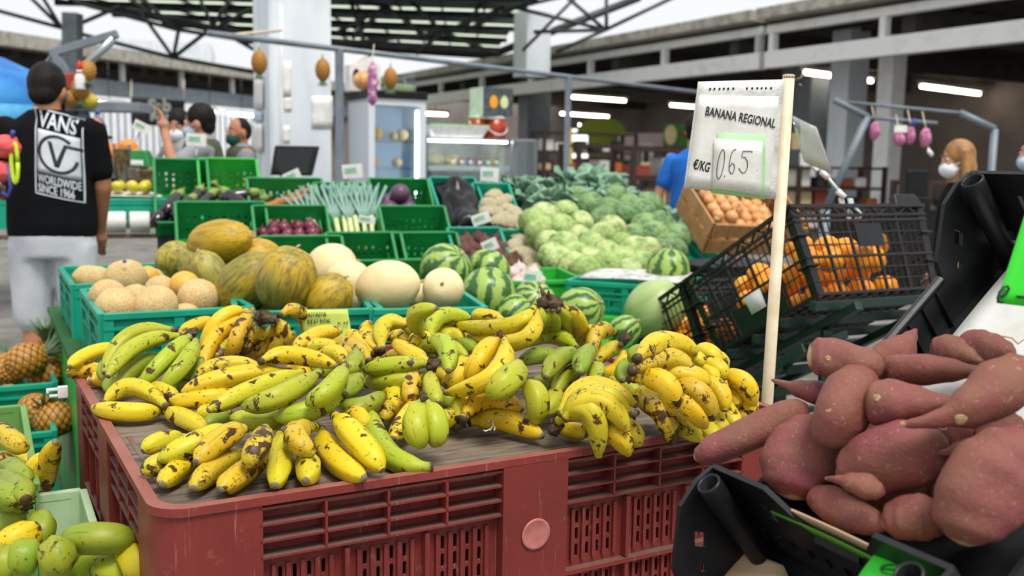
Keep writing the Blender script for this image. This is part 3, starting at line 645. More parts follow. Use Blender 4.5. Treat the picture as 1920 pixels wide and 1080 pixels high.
# -- middle
hand('green pair with a dry brown crown in the centre of the heap', T2, [('g', 790, 425, 600, 435, 425, 465, .11, .105, .09, .018), ('g', 780, 480, 600, 520, 430, 520, .085, .075, .06, .018), ('o', 790, 410, 690, 370, 600, 300, .115, .12, .12, .017)], (815, 435, .115, (.6, 0, .5)), cr=.018)
hand('short yellow bananas half buried under the centre of the heap', T2, [('d', 440, 545, 520, 525, 595, 570, .05, .055, .05), ('y', 500, 600, 590, 590, 585, 665, .04, .05, .04), ('y', 690, 645, 620, 670, 570, 700, .03, .035, .03)])
hand('brownish upright banana in the centre of the heap', T2, [('d', 725, 480, 690, 560, 685, 650, .10, .085, .06)])
hand('green banana with its stubby tip facing out in the centre', T2, [('g', 800, 480, 810, 570, 850, 648, .10, .085, .07, .017), ('G', 970, 620, 890, 640, 850, 600, .05, .05, .05)])
hand('small banana with a withered black stem beside the twin greens', T2, [('d', 945, 680, 880, 740, 830, 720, .05, .035, .03), ('d', 560, 640, 560, 690, 530, 740, .05, .04, .03, .014)])
hand('yellow hand with white scratch marks on the bare board', T2, [('o', 1015, 755, 1200, 745, 1432, 835, .024, .03, .02, .0205), ('o', 985, 745, 1120, 620, 1320, 690, .045, .07, .05, .019), ('v', 960, 735, 990, 640, 1095, 600, .04, .06, .06, .018)], (955, 775, .022, (1, .3, .1)), cr=.016)
hand('fat green banana with a cut black end on top of the heap', T2, [('g', 1300, 430, 1240, 520, 1130, 600, .13, .125, .10, .025)])
hand('smooth green banana standing on its tip', T2, [('g', 1330, 540, 1400, 620, 1385, 765, .10, .085, .035, .021)])
hand('two yellow bananas rising to a shared black stem', T2, [('o', 1185, 275, 1075, 400, 1025, 535, .165, .14, .09, .019), ('y', 1210, 280, 1170, 480, 885, 590, .16, .13, .075, .018)], (1190, 265, .17, (.2, .1, 1)), cr=.011)
hand('yellow bananas wedged behind the rising pair', T2, [('o', 1030, 400, 980, 430, 925, 460, .09, .085, .08), ('y', 1010, 470, 950, 500, 880, 545, .08, .075, .07), ('y', 840, 470, 880, 500, 920, 470, .06, .06, .06)])
hand('curved green banana hooked over the centre crown', T2, [('g', 790, 292, 890, 330, 900, 470, .145, .14, .11, .020)])
hand('olive green bananas lying behind the centre crown', T2, [('g', 730, 350, 860, 320, 1010, 390, .10, .115, .10), ('G', 1060, 350, 1010, 330, 960, 310, .10, .10, .1), ('G', 640, 370, 760, 345, 830, 385, .09, .095, .09)])
hand('two arching yellow green bananas below the price note', T2, [('v', 530, 355, 545, 205, 672, 210, .11, .15, .15, .0185), ('o', 505, 350, 440, 270, 465, 190, .11, .12, .15, .017), ('y', 485, 375, 400, 290, 335, 265, .10, .11, .11, .017), ('d', 460, 415, 370, 330, 255, 310, .10, .11, .10, .017), ('d', 430, 420, 330, 350, 290, 300, .09, .1, .09, .016)], (515, 355, .10, (0, 0, 1)), cr=.014)
hand('orange yellow banana with a black streak below the price note', T2, [('o', 25, 355, 150, 270, 300, 243, .105, .115, .11, .018)])
hand('upright green bananas sticking up behind the centre', T2, [('g', 765, 270, 715, 160, 838, 112, .13, .18, .205, .0185), ('v', 760, 280, 700, 220, 640, 200, .12, .13, .14), ('g', 805, 290, 850, 165, 1030, 170, .12, .155, .15, .0185), ('g', 830, 285, 880, 240, 950, 240, .11, .12, .12), ('y', 700, 330, 740, 285, 800, 300, .11, .12, .12), ('v', 560, 280, 620, 275, 700, 300, .10, .10, .10), ('v', 860, 290, 920, 265, 985, 290, .11, .115, .11)], (790, 290, .12, (0, 0, 1)), cr=.012)
hand('large bright hand with a broad dry crown at the back of the heap', T2, [('v', 1385, 105, 1230, 215, 925, 205, .20, .16, .13, .0185), ('v', 1400, 115, 1310, 300, 1015, 270, .195, .14, .11, .018), ('v', 1220, 185, 1120, 160, 1030, 155, .13, .135, .135, .0175),
    ('g', 1425, 115, 1400, 200, 1350, 285, .195, .16, .10), ('g', 1455, 120, 1445, 200, 1415, 285, .195, .155, .10), ('g', 1485, 120, 1495, 200, 1480, 290, .195, .155, .10), ('g', 1515, 120, 1570, 200, 1570, 310, .195, .15, .09, .0185), ('v', 1540, 110, 1640, 200, 1655, 360, .195, .15, .07, .0185)], (1468, 88, .205, (1, .2, .15)), cr=.032)
# -- right of the middle
hand('green hand with dark blotches right of the fat green banana', T3, [('g', 310, 345, 160, 265, 8, 320, .11, .125, .11, .018), ('G', 210, 400, 100, 380, -20, 420, .09, .095, .09, .018), ('G', 320, 365, 205, 400, 130, 505, .12, .12, .10, .019), ('G', 395, 345, 345, 390, 320, 480, .125, .125, .11, .019), ('g', 330, 450, 250, 500, 180, 590, .09, .08, .06, .018), ('g', 415, 430, 415, 490, 390, 570, .09, .085, .07, .018), ('G', 230, 490, 140, 545, 80, 510, .07, .065, .065), ('g', 200, 585, 170, 640, 115, 710, .06, .05, .035, .019), ('g', 400, 560, 330, 565, 260, 600, .05, .05, .045)])
hand('mottled yellow hand with a withered stem at the back right', T3, [('d', 520, 255, 420, 250, 385, 420, .12, .13, .07, .018), ('o', 520, 260, 430, 240, 340, 260, .11, .115, .11, .018), ('v', 555, 320, 480, 350, 405, 410, .10, .085, .07, .018), ('y', 565, 350, 540, 460, 430, 475, .09, .05, .04, .018)], (575, 285, .11, (1, .6, .4)), cr=.02)
hand('smooth green bananas lying behind the front right hand', T3, [('g', 455, 535, 560, 560, 670, 610, .05, .055, .045, .019), ('G', 440, 590, 350, 580, 260, 610, .05, .05, .045)])
hand('bright yellow green hand drooping over the front rim', T3, [('v', 205, 720, 380, 555, 640, 665, .06, .10, .075, .018), ('v', 215, 730, 410, 595, 600, 705, .065, .105, .075, .018), ('v', 230, 740, 430, 640, 590, 810, .065, .10, .05, .019), ('v', 190, 760, 380, 690, 425, 955, .05, .085, .0, .020), ('y', 350, 790, 500, 800, 595, 940, .03, .045, .0, .020), ('v', 560, 760, 620, 810, 640, 885, .03, .035, .012, .017), ('y', 200, 805, 280, 800, 360, 830, .018, .022, .02, .015)], (185, 790, .04, (.7, .3, .4)), cr=.018)
hand('top tier of ripe spotted bananas on the right heap', T3, [('o', 640, 400, 800, 305, 985, 365, .185, .19, .165, .020), ('d', 615, 470, 780, 400, 955, 450, .165, .165, .15, .021), ('o', 760, 485, 910, 490, 1055, 540, .135, .135, .12, .020), ('v', 960, 350, 1050, 370, 1100, 430, .15, .15, .13), ('v', 930, 385, 980, 400, 1000, 430, .15, .15, .14, .015), ('o', 980, 430, 1080, 445, 1135, 515, .13, .13, .11, .018), ('o', 960, 470, 1040, 480, 1085, 525, .12, .12, .11, .017), ('G', 700, 355, 650, 370, 625, 400, .15, .15, .145), ('G', 640, 440, 580, 450, 560, 520, .12, .11, .10), ('v', 1070, 380, 1110, 410, 1130, 450, .13, .13, .11, .016)])
hand('single yellow banana hanging down the front of the right heap', T3, [('o', 625, 510, 800, 540, 845, 710, .135, .14, .085, .020)], (605, 515, .13, (1, 0, .1)), cr=.010)
hand('lower tier of ripe bananas fanning down the right heap', T3, [('d', 830, 550, 990, 590, 1065, 745, .115, .11, .06, .020), ('o', 800, 570, 920, 650, 1030, 780, .095, .09, .045, .020), ('d', 620, 640, 770, 690, 835, 885, .06, .065, .005, .0195), ('y', 640, 620, 700, 605, 790, 680, .07, .075, .06, .018), ('o', 970, 555, 1090, 570, 1135, 695, .10, .10, .065, .019), ('o', 1060, 520, 1100, 530, 1120, 580, .10, .10, .09, .016), ('y', 1100, 500, 1240, 530, 1290, 675, .10, .10, .05, .019), ('y', 1120, 590, 1180, 600, 1205, 665, .07, .07, .055, .017), ('o', 1180, 605, 1250, 630, 1300, 710, .06, .06, .04, .019), ('y', 1060, 630, 1150, 640, 1180, 680, .055, .055, .05, .017)])
hand('yellow green bananas at the foot of the right heap', T3, [('v', 720, 680, 850, 740, 1010, 860, .035, .04, .012, .0195), ('v', 960, 770, 1040, 800, 1085, 860, .025, .025, .015, .018), ('v', 1030, 720, 1090, 760, 1150, 815, .035, .035, .02, .018), ('v', 1080, 670, 1150, 710, 1205, 790, .04, .04, .025, .019), ('d', 1170, 670, 1220, 700, 1245, 750, .035, .035, .025, .017), ('d', 640, 700, 560, 760, 600, 700, .03, .03, .03, .016)])
# under layer of the heap
und = []
for (x, y, a) in ((560, 250, 20), (640, 250, 160), (720, 240, 30), (820, 250, 200), (900, 250, 10), (1000, 260, 170), (620, 400, 40), (480, 400, 120), (1080, 430, 30), (1150, 350, 150), (300, 440, 10), (200, 470, 170), (900, 350, 20), (760, 350, 100), (60, 480, 30), (420, 330, 10)):
    dx, dy = 75*cos(R_(a)), 30*sin(R_(a)); und.append((random.choice('ygv'), x-dx, y-dy, x, y-8, x+dx, y+dy, .035, .045, .035))
hand('hidden lower bananas seen through gaps of the middle heap', T2, und)

wb = [o for o in bpy.data.objects if o.get('label', '').startswith('yellow hand with white scratch')][0]
q = MB(); off_ = wb.location
for pth in (((1160, 730), (1150, 755), (1155, 775), (1135, 800)), ((1165, 732), (1185, 728)), ((1140, 745), (1125, 750)), ((1150, 770), (1165, 785), (1160, 800)), ((1135, 795), (1110, 805), (1100, 800))):
    pp = []
    for x, y in pth: p_ = PZ(*T2(x, y), BZ + .03); pp.append(p_ + (EYE - p_).normalized()*.012 - off_)
    q.tube(pp, .0016, 5)
q.obj('scratch_mark', m_paper, wb)
# ---------------------------------------------------------------- banana price sign on its pole
p0 = PY(1438, 760, 2.1); p1 = PY(1479, 141, 2.1); dn = (p0-p1).normalized(); foot = p1 + dn*(p1.z/-dn.z)
sg = thing('price_sign', 'plastic sleeved sign reading BANANA REGIONAL on a cream pole right of the bananas', 'sign', M4.Translation(foot))
q = MB(); q.tube([V3((0, 0, 0)), p1 - foot], .0125, 14); q.obj('pole', m_cream, sg)
q = MB(); q.lathe([(.0005, .002), (.009, .002), (.0125, 0), (.0128, -.006)], 14); q.obj('pole_cap', m_card, sg, m=M4.Translation(p1-foot))
q = MB(); e = p1-foot + V3((.012, -.002, -.01)); q.tube([e, e + V3((.012, 0, .004)), e + V3((.016, 0, .012))], .0035, 6); q.tube([e + V3((.01, 0, -.008)), e + V3((.014, -.004, -.012))], .003, 6); q.obj('twig_knot', m_wood, sg)
YS = 2.085
cs = [PY(x, y, YS) - foot for x, y in ((1282, 352), (1454, 374), (1469, 149), (1309, 153))]
def on_sheet(c, u, w, off=0):
    p = (c[0]*(1-u) + c[1]*u)*(1-w) + (c[3]*(1-u) + c[2]*u)*w; return p - (c[1]-c[0]).cross(c[3]-c[0]).normalized()*-off
q = MB(); q.quad(*cs, .0012, 10, .0012); q.obj('sleeve', m_sleeve, sg)
ins = [on_sheet(cs, .02, .02, .0032), on_sheet(cs, .93, .02, .0032), on_sheet(cs, .955, .86, .0032), on_sheet(cs, .03, .87, .0032)]
q = MB(); q.quad(*ins, .001, 8, .001); q.obj('printed_sheet', m_paper, sg)
def sheet_m(c, u, w, off):
    o = on_sheet(c, u, w, off); x = (c[1]-c[0]).normalized(); n = x.cross(c[3]-c[0]).normalized(); y = n.cross(x); return frame(o, x, y, n)
q = MB()
for k, u in enumerate((.15, .2, .26, .31, .36, .42, .58, .64, .70, .75, .80, .86)): q.lathe([(.0004, 0), (.0021, 0), (.0021, .0005), (.0004, .0005)], 8, True, tuple(sheet_m(cs, u, .925, .002).translation))
q.v = [tuple(v) for v in q.v]
for u in (.15, .2, .26, .31, .36, .42, .58, .64, .70, .75, .80, .86): MB().prism([(.0022*cos(a*pi/4), .0028*sin(a*pi/4)) for a in range(8)], .0005, sheet_m(cs, u, .93, .0015)).obj('punch_hole', m_ink, sg, False)
ch = (cs[3]-cs[0]).length
text = MB(); text_mb(text, 'BANANA REGIONAL', ch*.118, sheet_m(cs, .12, .69, .0052) @ M4.Rotation(R_(-3), 4, 'Z'), .62, .0004, 0, .0003); text.obj('lettering', m_ink, sg, False); text = MB(); text_mb(text, '€/KG', ch*.125, sheet_m(cs, .06, .19, .0052) @ M4.Rotation(R_(-5), 4, 'Z'), .56, .0004, 0, .0006)
text.obj('lettering', m_ink, sg, False)
pc_ = [PY(x, y, YS-.006) - foot for x, y in ((1334, 362), (1434, 374), (1435, 253), (1346, 249))]
q = MB(); q.quad(*pc_, .001, 4); q.obj('green_backing_card', m_palegr, sg)
pw = [PY(x, y, YS-.009) - foot for x, y in ((1335, 353), (1427, 366), (1430, 265), (1340, 259))]
q = MB(); q.quad(*pw, .001, 4); q.obj('price_card', m_paper, sg)
def strokes(mb, T, paths, r=.0007):
    for pth in paths:
        pp = [T(x, y) for x, y in pth]; mb.tube(pp, r, 5)
TS = lambda x, y: PY(1280 + x/4.318, 140 + y/4.318, YS-.0105) - foot
def arc(cx, cy, rx, ry, a0, a1, n=14): return [(cx + rx*cos(R_(a0+(a1-a0)*k/n)), cy - ry*sin(R_(a0+(a1-a0)*k/n))) for k in range(n+1)]
q = MB(); strokes(q, TS, [[(x + (725-y)*.16, y) for x, y in arc(308, 725, 26, 120, 0, 360, 20)], [(435, 605), (415, 605), (392, 650), (378, 720), (376, 770), (390, 800), (408, 795), (420, 760), (417, 725), (400, 715), (383, 745)], [(568, 625), (545, 618), (490, 618), (478, 665), (505, 668), (524, 700), (525, 750), (510, 785), (485, 797), (462, 770), (455, 755)], [(343, 815), (338, 830)], [(603, 770), (604, 774)]]); q.obj('handwriting', m_ink, sg)
# ---------------------------------------------------------------- tilted black crates of oranges on the green rack
SC = .9
ob = PY(1535, 555, 3.447*SC); yb = R_(27.06); tl = R_(29.7)
bx_ = V3((cos(yb), sin(yb), 0)); ax_ = V3((-sin(yb)*cos(tl), cos(yb)*cos(tl), -sin(tl))); nx_ = bx_.cross(ax_)
OL, OA, OH, OF = .6*SC, .61*SC, .335*SC, .035
def mesh_crate(name, label, cat, M, L, W, H, F, mat_, group=None, plates=(), nh=6, cell=.026, skipw=()):
    t = thing(name, label, cat, M, group)
    bt = [V3((0, 0, 0)), V3((L, 0, 0)), V3((L, W, 0)), V3((0, W, 0))]; tp = [V3((-F, -F, H)), V3((L+F, -F, H)), V3((L+F, W+F, H)), V3((-F, W+F, H))]
    for i in range(4):
        a, b, c, d = bt[i], bt[(i+1) % 4], tp[(i+1) % 4], tp[i]
        P = lambda u, w: (a*(1-u) + b*u)*(1-w) + (d*(1-u) + c*u)*w
        q = MB(); n = max(4, round((b-a).length/cell)); ins = (V3((L/2, W/2, H/2)) - P(.5, .5)).normalized()*.003
        for k in range(1, n): q.tube([P(k/n, .02) + ins, P(k/n, .93) + ins], .002 if k % 4 else .0058, 4)
        for k in range(nh+1): w = .02 + .80*k/nh; q.tube([P(0, w), P(1, w)], .0026 if k % 3 else .0055, 4)
        for w, r in ((.88, .006), (.985, .009)): q.tube([P(0, w), P(1, w)], r, 4)
        m = 14
        for k in range(m): q.tube([P(k/m, .88 if k % 2 else .985), P((k+1)/m, .985 if k % 2 else .88)], .004, 4)
        for (wi, u0, u1, w0, w1) in plates:
            if wi == i: q.quad(P(u0, w0) - ins, P(u1, w0) - ins, P(u1, w1) - ins, P(u0, w1) - ins, .005)
        q.obj('mesh_wall', mat_, t, False)
        q = MB(); e1 = (b-a).normalized()*.03; e0 = (bt[i-1]-a).normalized()*.03
        q.loft([[z + V3((0, 0, 0)), z + e1, z + e1*.9 + e0*.12, z + e0*.12 + e1*.12, z + e1*.12 + e0*.9, z + e0] for z in (a, d)])
        for w in (.33, .66): z = a*(1-w) + d*w; q.box(z + (e0+e1)*.45, (.05, .05, .008))
        q.obj('corner_post', mat_, t, False, .002)
    q = MB()
    for k in range(18): q.bx(0, L, W*k/17-.004, W*k/17+.004, 0, .008)
    for k in range(12): q.bx(L*k/11-.004, L*k/11+.004, 0, W, 0, .008)
    q.obj('floor_grid', mat_, t, False); return t
OM = frame(ob, bx_, ax_, nx_)
oc1 = mesh_crate('fruit_crate', 'upper tilted black mesh crate of oranges with a dark label plate', 'crate', OM, OL, OA, OH, OF, m_blk, 'black mesh crates of oranges', ((0, .42, .62, .52, .78), (3, .3, .75, .02, .33)))
o2 = OM @ M4.Translation((0, OA + .078, 0))
oc2 = mesh_crate('fruit_crate', 'lower tilted black mesh crate of oranges reaching behind the bananas', 'crate', o2, OL, OA, OH, OF, m_blk, 'black mesh crates of oranges')
q = MB(); q.loft([[(x0, -.02, z), (x1, -.02, z), (x1, .012, z), (x0, .012, z)] for x0, x1, z in ((.46, .60, OH-.01), (.475, .575, OH+.05))]); q.obj('rim_lug', m_blk, oc1, False, .004)
q = MB(); q.quad((-.017, .30, .055), (-.017, .22, .055), (-.022, .22, .12), (-.022, .31, .12), .001); q.obj('sticker', m_paper, oc1)
# oranges
def fruit_mesh(kind):
    mb = MB()
    if kind == 'orange': mb.ell((0, 0, 0), (1, 1, .95), 18, 12, None, lambda d, th, ph: 1 - .05*max(0, -d.z-.93)*14 + .012*sin(3*th))
    if kind == 'onion': mb.lathe([(.04, -1), (.5, -.9), (.9, -.45), (1, 0), (.88, .42), (.55, .74), (.25, .9), (.12, 1.1), (.06, 1.35), (.01, 1.38)], 16)
    if kind == 'apple': mb.ell((0, 0, 0), (1, 1, .92), 16, 12, None, lambda d, th, ph: 1 - .18*max(0, abs(d.z)-.8)*4)
    if kind == 'beet': mb.lathe([(.01, -1.22), (.06, -1.1), (.3, -.92), (.8, -.6), (1, 0), (.85, .5), (.45, .8), (.25, .95), (.2, 1.2), (.02, 1.22)], 14)
    if kind == 'cabbage':
        mb.ell((0, 0, 0), (1, 1, .92), 26, 18, None, lambda d, th, ph: 1 + .03*sin(9*th + 5*ph) + .02*mnoise.noise(d*5))
        for k in range(6):
            a = k*1.07; c = V3((cos(a), sin(a), -.15))*.14; rot = M4.Rotation(a, 4, 'Z') @ M4.Rotation(.5, 4, 'Y')
            rings = []
            for i in range(9):
                t = i/8; ph = .25 + t*2.0; rg = []
                for j in range(11):
                    w = (j/10 - .5)*2; th = w*1.05*sin(pi*min(1, .2+t*.75)); rr = 1.05 + .035*abs(w)**2 + .06*max(0, t-.7)*abs(sin(6*w)) + .05*max(0, t-.6)
                    rg.append(rot @ V3((rr*sin(ph)*cos(th), rr*sin(ph)*sin(th), -rr*.95*cos(ph))))
                rings.append(rg)
            mb.loft(rings, False, None, False)
    if kind == 'cauliflower':
        mb.ell((0, 0, -.1), (.85, .85, .65), 14, 10); rr = random.Random(3)
        for k in range(70):
            z = 1 - 1.1*(k+.5)/70; a = k*2.4; r = math.sqrt(max(0, 1-z*z)); mb.ell((r*.86*cos(a), r*.86*sin(a), z*.66-.05), .19 + .05*rr.random(), 7, 5)
    if kind == 'plum': mb.ell((0, 0, 0), (1, 1, .95), 16, 12)
    me = mb.mesh(kind); return me
FM_ = {}
def fruit(kind, m): 
    k = (kind, m.name)
    if k not in FM_:
        me = fruit_mesh(kind); me.materials.append(m); FM_[k] = me
    return FM_[k]
def place(kind, m, name, p, r, label, cat, group=None, rot=None, sq=1):
    o = link(name, fruit(kind, m)); rot = rot or M4.Rotation(random.random()*6, 4, 'Z') @ M4.Rotation(random.uniform(-1, 1), 4, 'X') @ M4.Rotation(random.random()*6, 4, 'Z')
    o.matrix_world = M4.Translation(p) @ rot @ M4.Diagonal((r, r, r*sq, 1)); return tag(o, label, cat, group)
def fill(M, L, W, zs, r, cond, kind, m, name, label, cat, group):
    st = 2*r*1.0; nx, ny = int(L/st), int(W/st)
    for k, z in enumerate(zs):
        for i in range(nx):
            for j in range(ny):
                x = (i+.5)*L/nx + (.3*r if k % 2 else -.2*r); y = (j+.5)*W/ny + (.3*r if k % 2 else -.2*r)
                if cond(x, y, k) and r*.98 < x < L-r*.98 and r*.98 < y < W-r*.98:
                    place(kind, m, name, M @ V3((x + random.uniform(-.3, .3)*r, y + random.uniform(-.3, .3)*r, z + random.uniform(-.12, .2)*r)), r*random.uniform(.93, 1.02), label, cat, group)
ro = .048
fill(OM, OL, OA, (.058, .142, .225), ro, lambda x, y, k: (x < .2 or y < .2) and not (k == 2 and random.random() < .25), 'orange', m_orange, 'orange', 'ripe orange inside the upper tilted black crate', 'orange', 'oranges in the upper black crate')
fill(o2, OL, OA, (.058, .142, .225), ro, lambda x, y, k: x < .2 and not (k == 2 and random.random() < .45), 'orange', m_orange, 'orange', 'ripe orange inside the lower tilted black crate', 'orange', 'oranges in the lower black crate')
# rack
rk = thing('crate_rack', 'dark green painted metal rack under the tilted orange crates', 'rack', M4.Translation((0, 0, 0)))
def rb(a, b, r, nm): MB().tube([a, b], r, 4).obj(nm, m_rack, rk, False, .002)
def rp_(x, y, z): return OM @ V3((x, y, z))
for k in range(9): y = .02 + k*.15; rb(rp_(-.02, y, -.026), rp_(.64, y, -.026), .021, 'slat')
for x in (.09, .5):
    rb(rp_(x, -.06, -.062), rp_(x, 1.28, -.062), .02, 'rail')
    for y in (.1, 1.2): a = rp_(x, y, -.08); rb(a, V3((a.x, a.y, 0)), .022, 'leg')
a = rp_(.09, .02, -.1); b_ = rp_(.09, .75, -.1); rb(rp_(-.0, .12, -.13), V3((rp_(.0, .8, 0).x, rp_(.0, .8, 0).y, .28)), .022, 'brace')
rb(rp_(.0, .12, -.13), rp_(.16, .10, -.10), .02, 'brace')
for yy, zz in ((.15, .75), (.45, .6), (.7, .45)):
    a = rp_(-.0, yy, 0); c_ = rp_(.6, yy, 0); rb(V3((a.x, a.y, zz-.12)), V3((c_.x, c_.y, zz-.12)), .018, 'slat')
# clear clip-on ticket holder on the crate rim
Yk = 3.0
hk = min((OM @ V3((OL*k/100, -OF, OH)) for k in range(101)), key=lambda p: abs(p.x/p.y - PY(1597, 402, 3).x/3)); Yk = hk.y; th = thing('ticket_holder', 'clear clip-on ticket holder standing on the rim of the upper orange crate', 'ticket holder', M4.Translation(hk))
lk = lambda x, y, Y=3.0: PY(1480 + x/4.155, 160 + y/4.155, Y*Yk/3.0) - hk
q = MB(); q.quad(lk(118, 600), lk(340, 690, 2.9), lk(215, 325, 2.9), lk(12, 232), .002, 4, .002); q.obj('sleeve', m_clear, th)
q = MB(); q.quad(lk(112, 590), lk(330, 680, 2.9), lk(208, 325, 2.9), lk(16, 238), .0012, 4, .002); q.obj('blank_ticket', m_paper, th)
q = MB(); q.tube([lk(285, 700), lk(400, 840)], .005, 10); q.obj('rod', m_frost, th)
q = MB(); q.tube([lk(245, 668), lk(300, 722)], .010, 10); q.obj('joint', m_paper, th); q = MB(); q.tube([lk(375, 822), lk(430, 872)], .010, 10); q.obj('joint', m_paper, th)
q = MB(); q.tube([lk(170, 610), lk(205, 660), lk(245, 640)], .008, 8); q.obj('clamp_knuckle', m_frost, th)
q = MB()
for s in (-.022, .008):
    o = V3((s, 0, 0)); q.loft([[lk(x, y) + o, lk(x, y) + o + V3((.016, 0, .0)), lk(x, y) + o + V3((.016, .012, 0)), lk(x, y) + o + V3((0, .012, 0))] for x, y in ((440, 880), (450, 930), (500, 980), (520, 1010), (480, 1065))])
q.obj('spring_clip', m_frost, th, False, .001)
# ---------------------------------------------------------------- sweet potato trays
tau = R_(39); E2 = U*cos(tau) + Z*sin(tau); TN = E2.cross(V); PT1 = PY(1340, 885, 1.25)
TL, TW, TH = .6, .37, .17
def tray(label, M, low=False):
    t = thing('produce_tray', label, 'tray', M, 'black produce trays')
    def endp(y, nm):
        prof = [(0, 0), (TL, 0), (TL, TH), (TL-.03, TH+.004), (TL-.07, TH-.004), (TL-.13, TH-.065), (TL-.135, .075), (.15, .07), (.115, TH-.035), (.03, TH+.004), (0, TH)]
        if low: prof = prof[:-4] + [(0, .08)]
        def dia(cx, cz, s): return [(cx-s*.7, cz), (cx, cz-s), (cx+s*.7, cz), (cx, cz+s)]
        hs = [dia(TL-.075, .105, .017), dia(TL-.095, .068, .009), dia(.075, .105, .017), dia(.095, .068, .009)]
        if low: hs = hs[:2]
        q = MB(); q.plate(prof, hs, .007, M4.Translation((0, y, 0)) @ M4.Rotation(pi/2, 4, 'X'))
        for k in range(9): x = .16 + k*.035; q.bx(x-.0015, x+.0015, y-.009, y+.009, 0, .07)
        q.tube([(.15, y, .07), (TL-.135, y, .075)], .008, 6); q.obj(nm, m_tray, t, False, .002)
    endp(TW, 'end_panel'); endp(0, 'end_panel')
    def sidep(x, lowp=False):
        prof = [(0, 0), (TW, 0), (TW, TH), (TW-.1, TH), (TW-.15, .10), (.15, .10), (.1, TH), (0, TH)]
        if lowp: prof = rect(0, TW, 0, .085)
        hs = [rrect(.06+k*.031, .078+k*.031, .035, .06, .004, 2) for k in range(10)] + [rect(TW-.085, TW-.065, .10, .13), rect(.065, .085, .10, .13)]
        if lowp: hs = hs[:10]
        q = MB(); q.plate(prof, hs, .007, frame(V3((x, 0, 0)), V3((0, 1, 0)), Z, V3((1, 0, 0)))); q.tube([(x, .15, .085 if lowp else .1), (x, TW-.15, .085 if lowp else .1)], .009, 6); q.obj('side_panel', m_tray, t, False, .002)
    sidep(0, low); sidep(TL)
    for cx, cy in ((.03, TW-.028), (TL-.03, TW-.028), (.03, .028), (TL-.03, .028)):
        if low and cx < .1: continue
        q = MB(); q.lathe([(.011, 0), (.014, 0), (.0165, TH-.01), (.0165, TH+.008), (.015, TH+.011), (.0125, TH+.008), (.012, TH-.05), (.0005, TH-.05)], 22, True, (cx, cy, 0)); q.obj('corner_socket', m_tray, t)
    q = MB(); q.plate(rect(0, TL, 0, TW), [] if low else [rect(.04+i*.055, .075+i*.055, .04+j*.065, .085+j*.065) for i in range(10) for j in range(5)], .008); q.obj('floor_grid', m_tray, t, False); return t
oS = PT1 - TN*(TH-.005) - V*(TW-.02) + E2*.015
SM = frame(oS, E2, V, TN); tray_s = tray('steeply tilted black tray heaped with sweet potatoes', SM, True)
LM_ = SM @ M4.Translation((-TL-.004, 0.0, -.012)); tray_l = tray('emptied black tray below the sweet potatoes holding cardboard scraps', LM_)
# props under the trays
tr = thing('tray_stand', 'dark metal stand carrying the tilted black trays', 'stand', M4.Translation((0, 0, 0)))
for y in (.05, TW-.05):
    MB().tube([SM @ V3((-TL, y, -.06)), SM @ V3((TL, y, -.022))], .016, 4).obj('rail', m_rack, tr, False)
    for x in (-TL*.8, TL*.93): a = SM @ V3((x, y, -.05)); MB().tube([a, V3((a.x, a.y, 0))], .016, 4).obj('leg', m_rack, tr, False)
# liners
def spt(x, y, z): return SM @ V3((x, y, z))
q = MB(); q.quad(spt(.27, .03, .012), spt(TL-.03, .03, .012), spt(TL-.035, TW-.045, .03), spt(.27, TW-.04, .02), .003, 12, .004); o = q.obj('liner_sheet', m_liner); tag(o, 'soiled white liner sheet under the sweet potatoes', 'liner')
q = MB(); q.quad(spt(.022, .05, .01), spt(.022, TW-.06, .01), spt(-.004, TW-.075, .125), spt(-.004, .04, .125), .003, 8, .003); o = q.obj('cardboard_strip', m_card); tag(o, 'bent cardboard strip along the front edge of the sweet potatoes', 'cardboard')
q = MB(); q.quad(spt(.014, .05, .01), spt(.014, TW-.07, .01), spt(-.010, TW-.085, .112), spt(-.010, .05, .112), .002, 8, .003); o = q.obj('green_sheet', mat('leaf green sheet', '#4c8a1d', .5)); tag(o, 'green sheet edge showing under the cardboard strip by the sweet potatoes', 'sheet')
lp = lambda px, py, h: PP(px, py, LM_ @ V3((0, 0, h)), TN)
q = MB(); q.quad(lp(1345, 1085, .03), lp(1480, 1085, .03), lp(1470, 1062, .03), lp(1378, 1028, .03), .003, 4, .002); tag(q.obj('cardboard_scrap', m_card), 'torn brown cardboard lying in the emptied black tray', 'cardboard')
def card(pts, h, o_, n_): return [PP(x, y, o_, n_) for x, y in pts]
c1 = card(((1600, 1100), (1790, 1112), (1793, 1072), (1645, 1029)), 0, LM_ @ V3((0, 0, .13)), TN)
q = MB(); q.quad(*c1, .002, 6, .003); gc = q.obj('price_card', m_greenp); tag(gc, 'fluorescent green card cut off by the bottom picture edge', 'card')
q = MB(); oo = c1[0]
def wr(mb, c, paths, r):
    for pth in paths: mb.tube([on_sheet(c, u, w, .003) for u, w in pth], r, 5)
wr(q, c1, [[(.35 + .16*cos(R_(a)), .52 + .16*sin(R_(a))) for a in range(20, 340, 20)], [(.2, .5), (.45, .54)]], .0012); q.obj('handwriting', mat('dark green ink', '#1a6a2c', .6), gc)
c2 = [PY(1868, 568, 1.12), PY(2050, 590, 1.13), PY(2106, 418, 1.15), PY(1924, 398, 1.14)]
q = MB(); q.quad(*c2, .002, 8, .001); g2 = q.obj('price_card', m_greenp); tag(g2, 'fluorescent green price card at the right picture edge above the sweet potatoes', 'card')
q = MB(); cn2 = (c2[1]-c2[0]).cross(c2[3]-c2[0]).normalized(); cn2 = cn2 if cn2.dot(EYE-c2[0]) > 0 else -cn2
TS2 = lambda x, y: PP(1600 + x/3, 300 + y/3, c2[0] + cn2*.005, cn2)
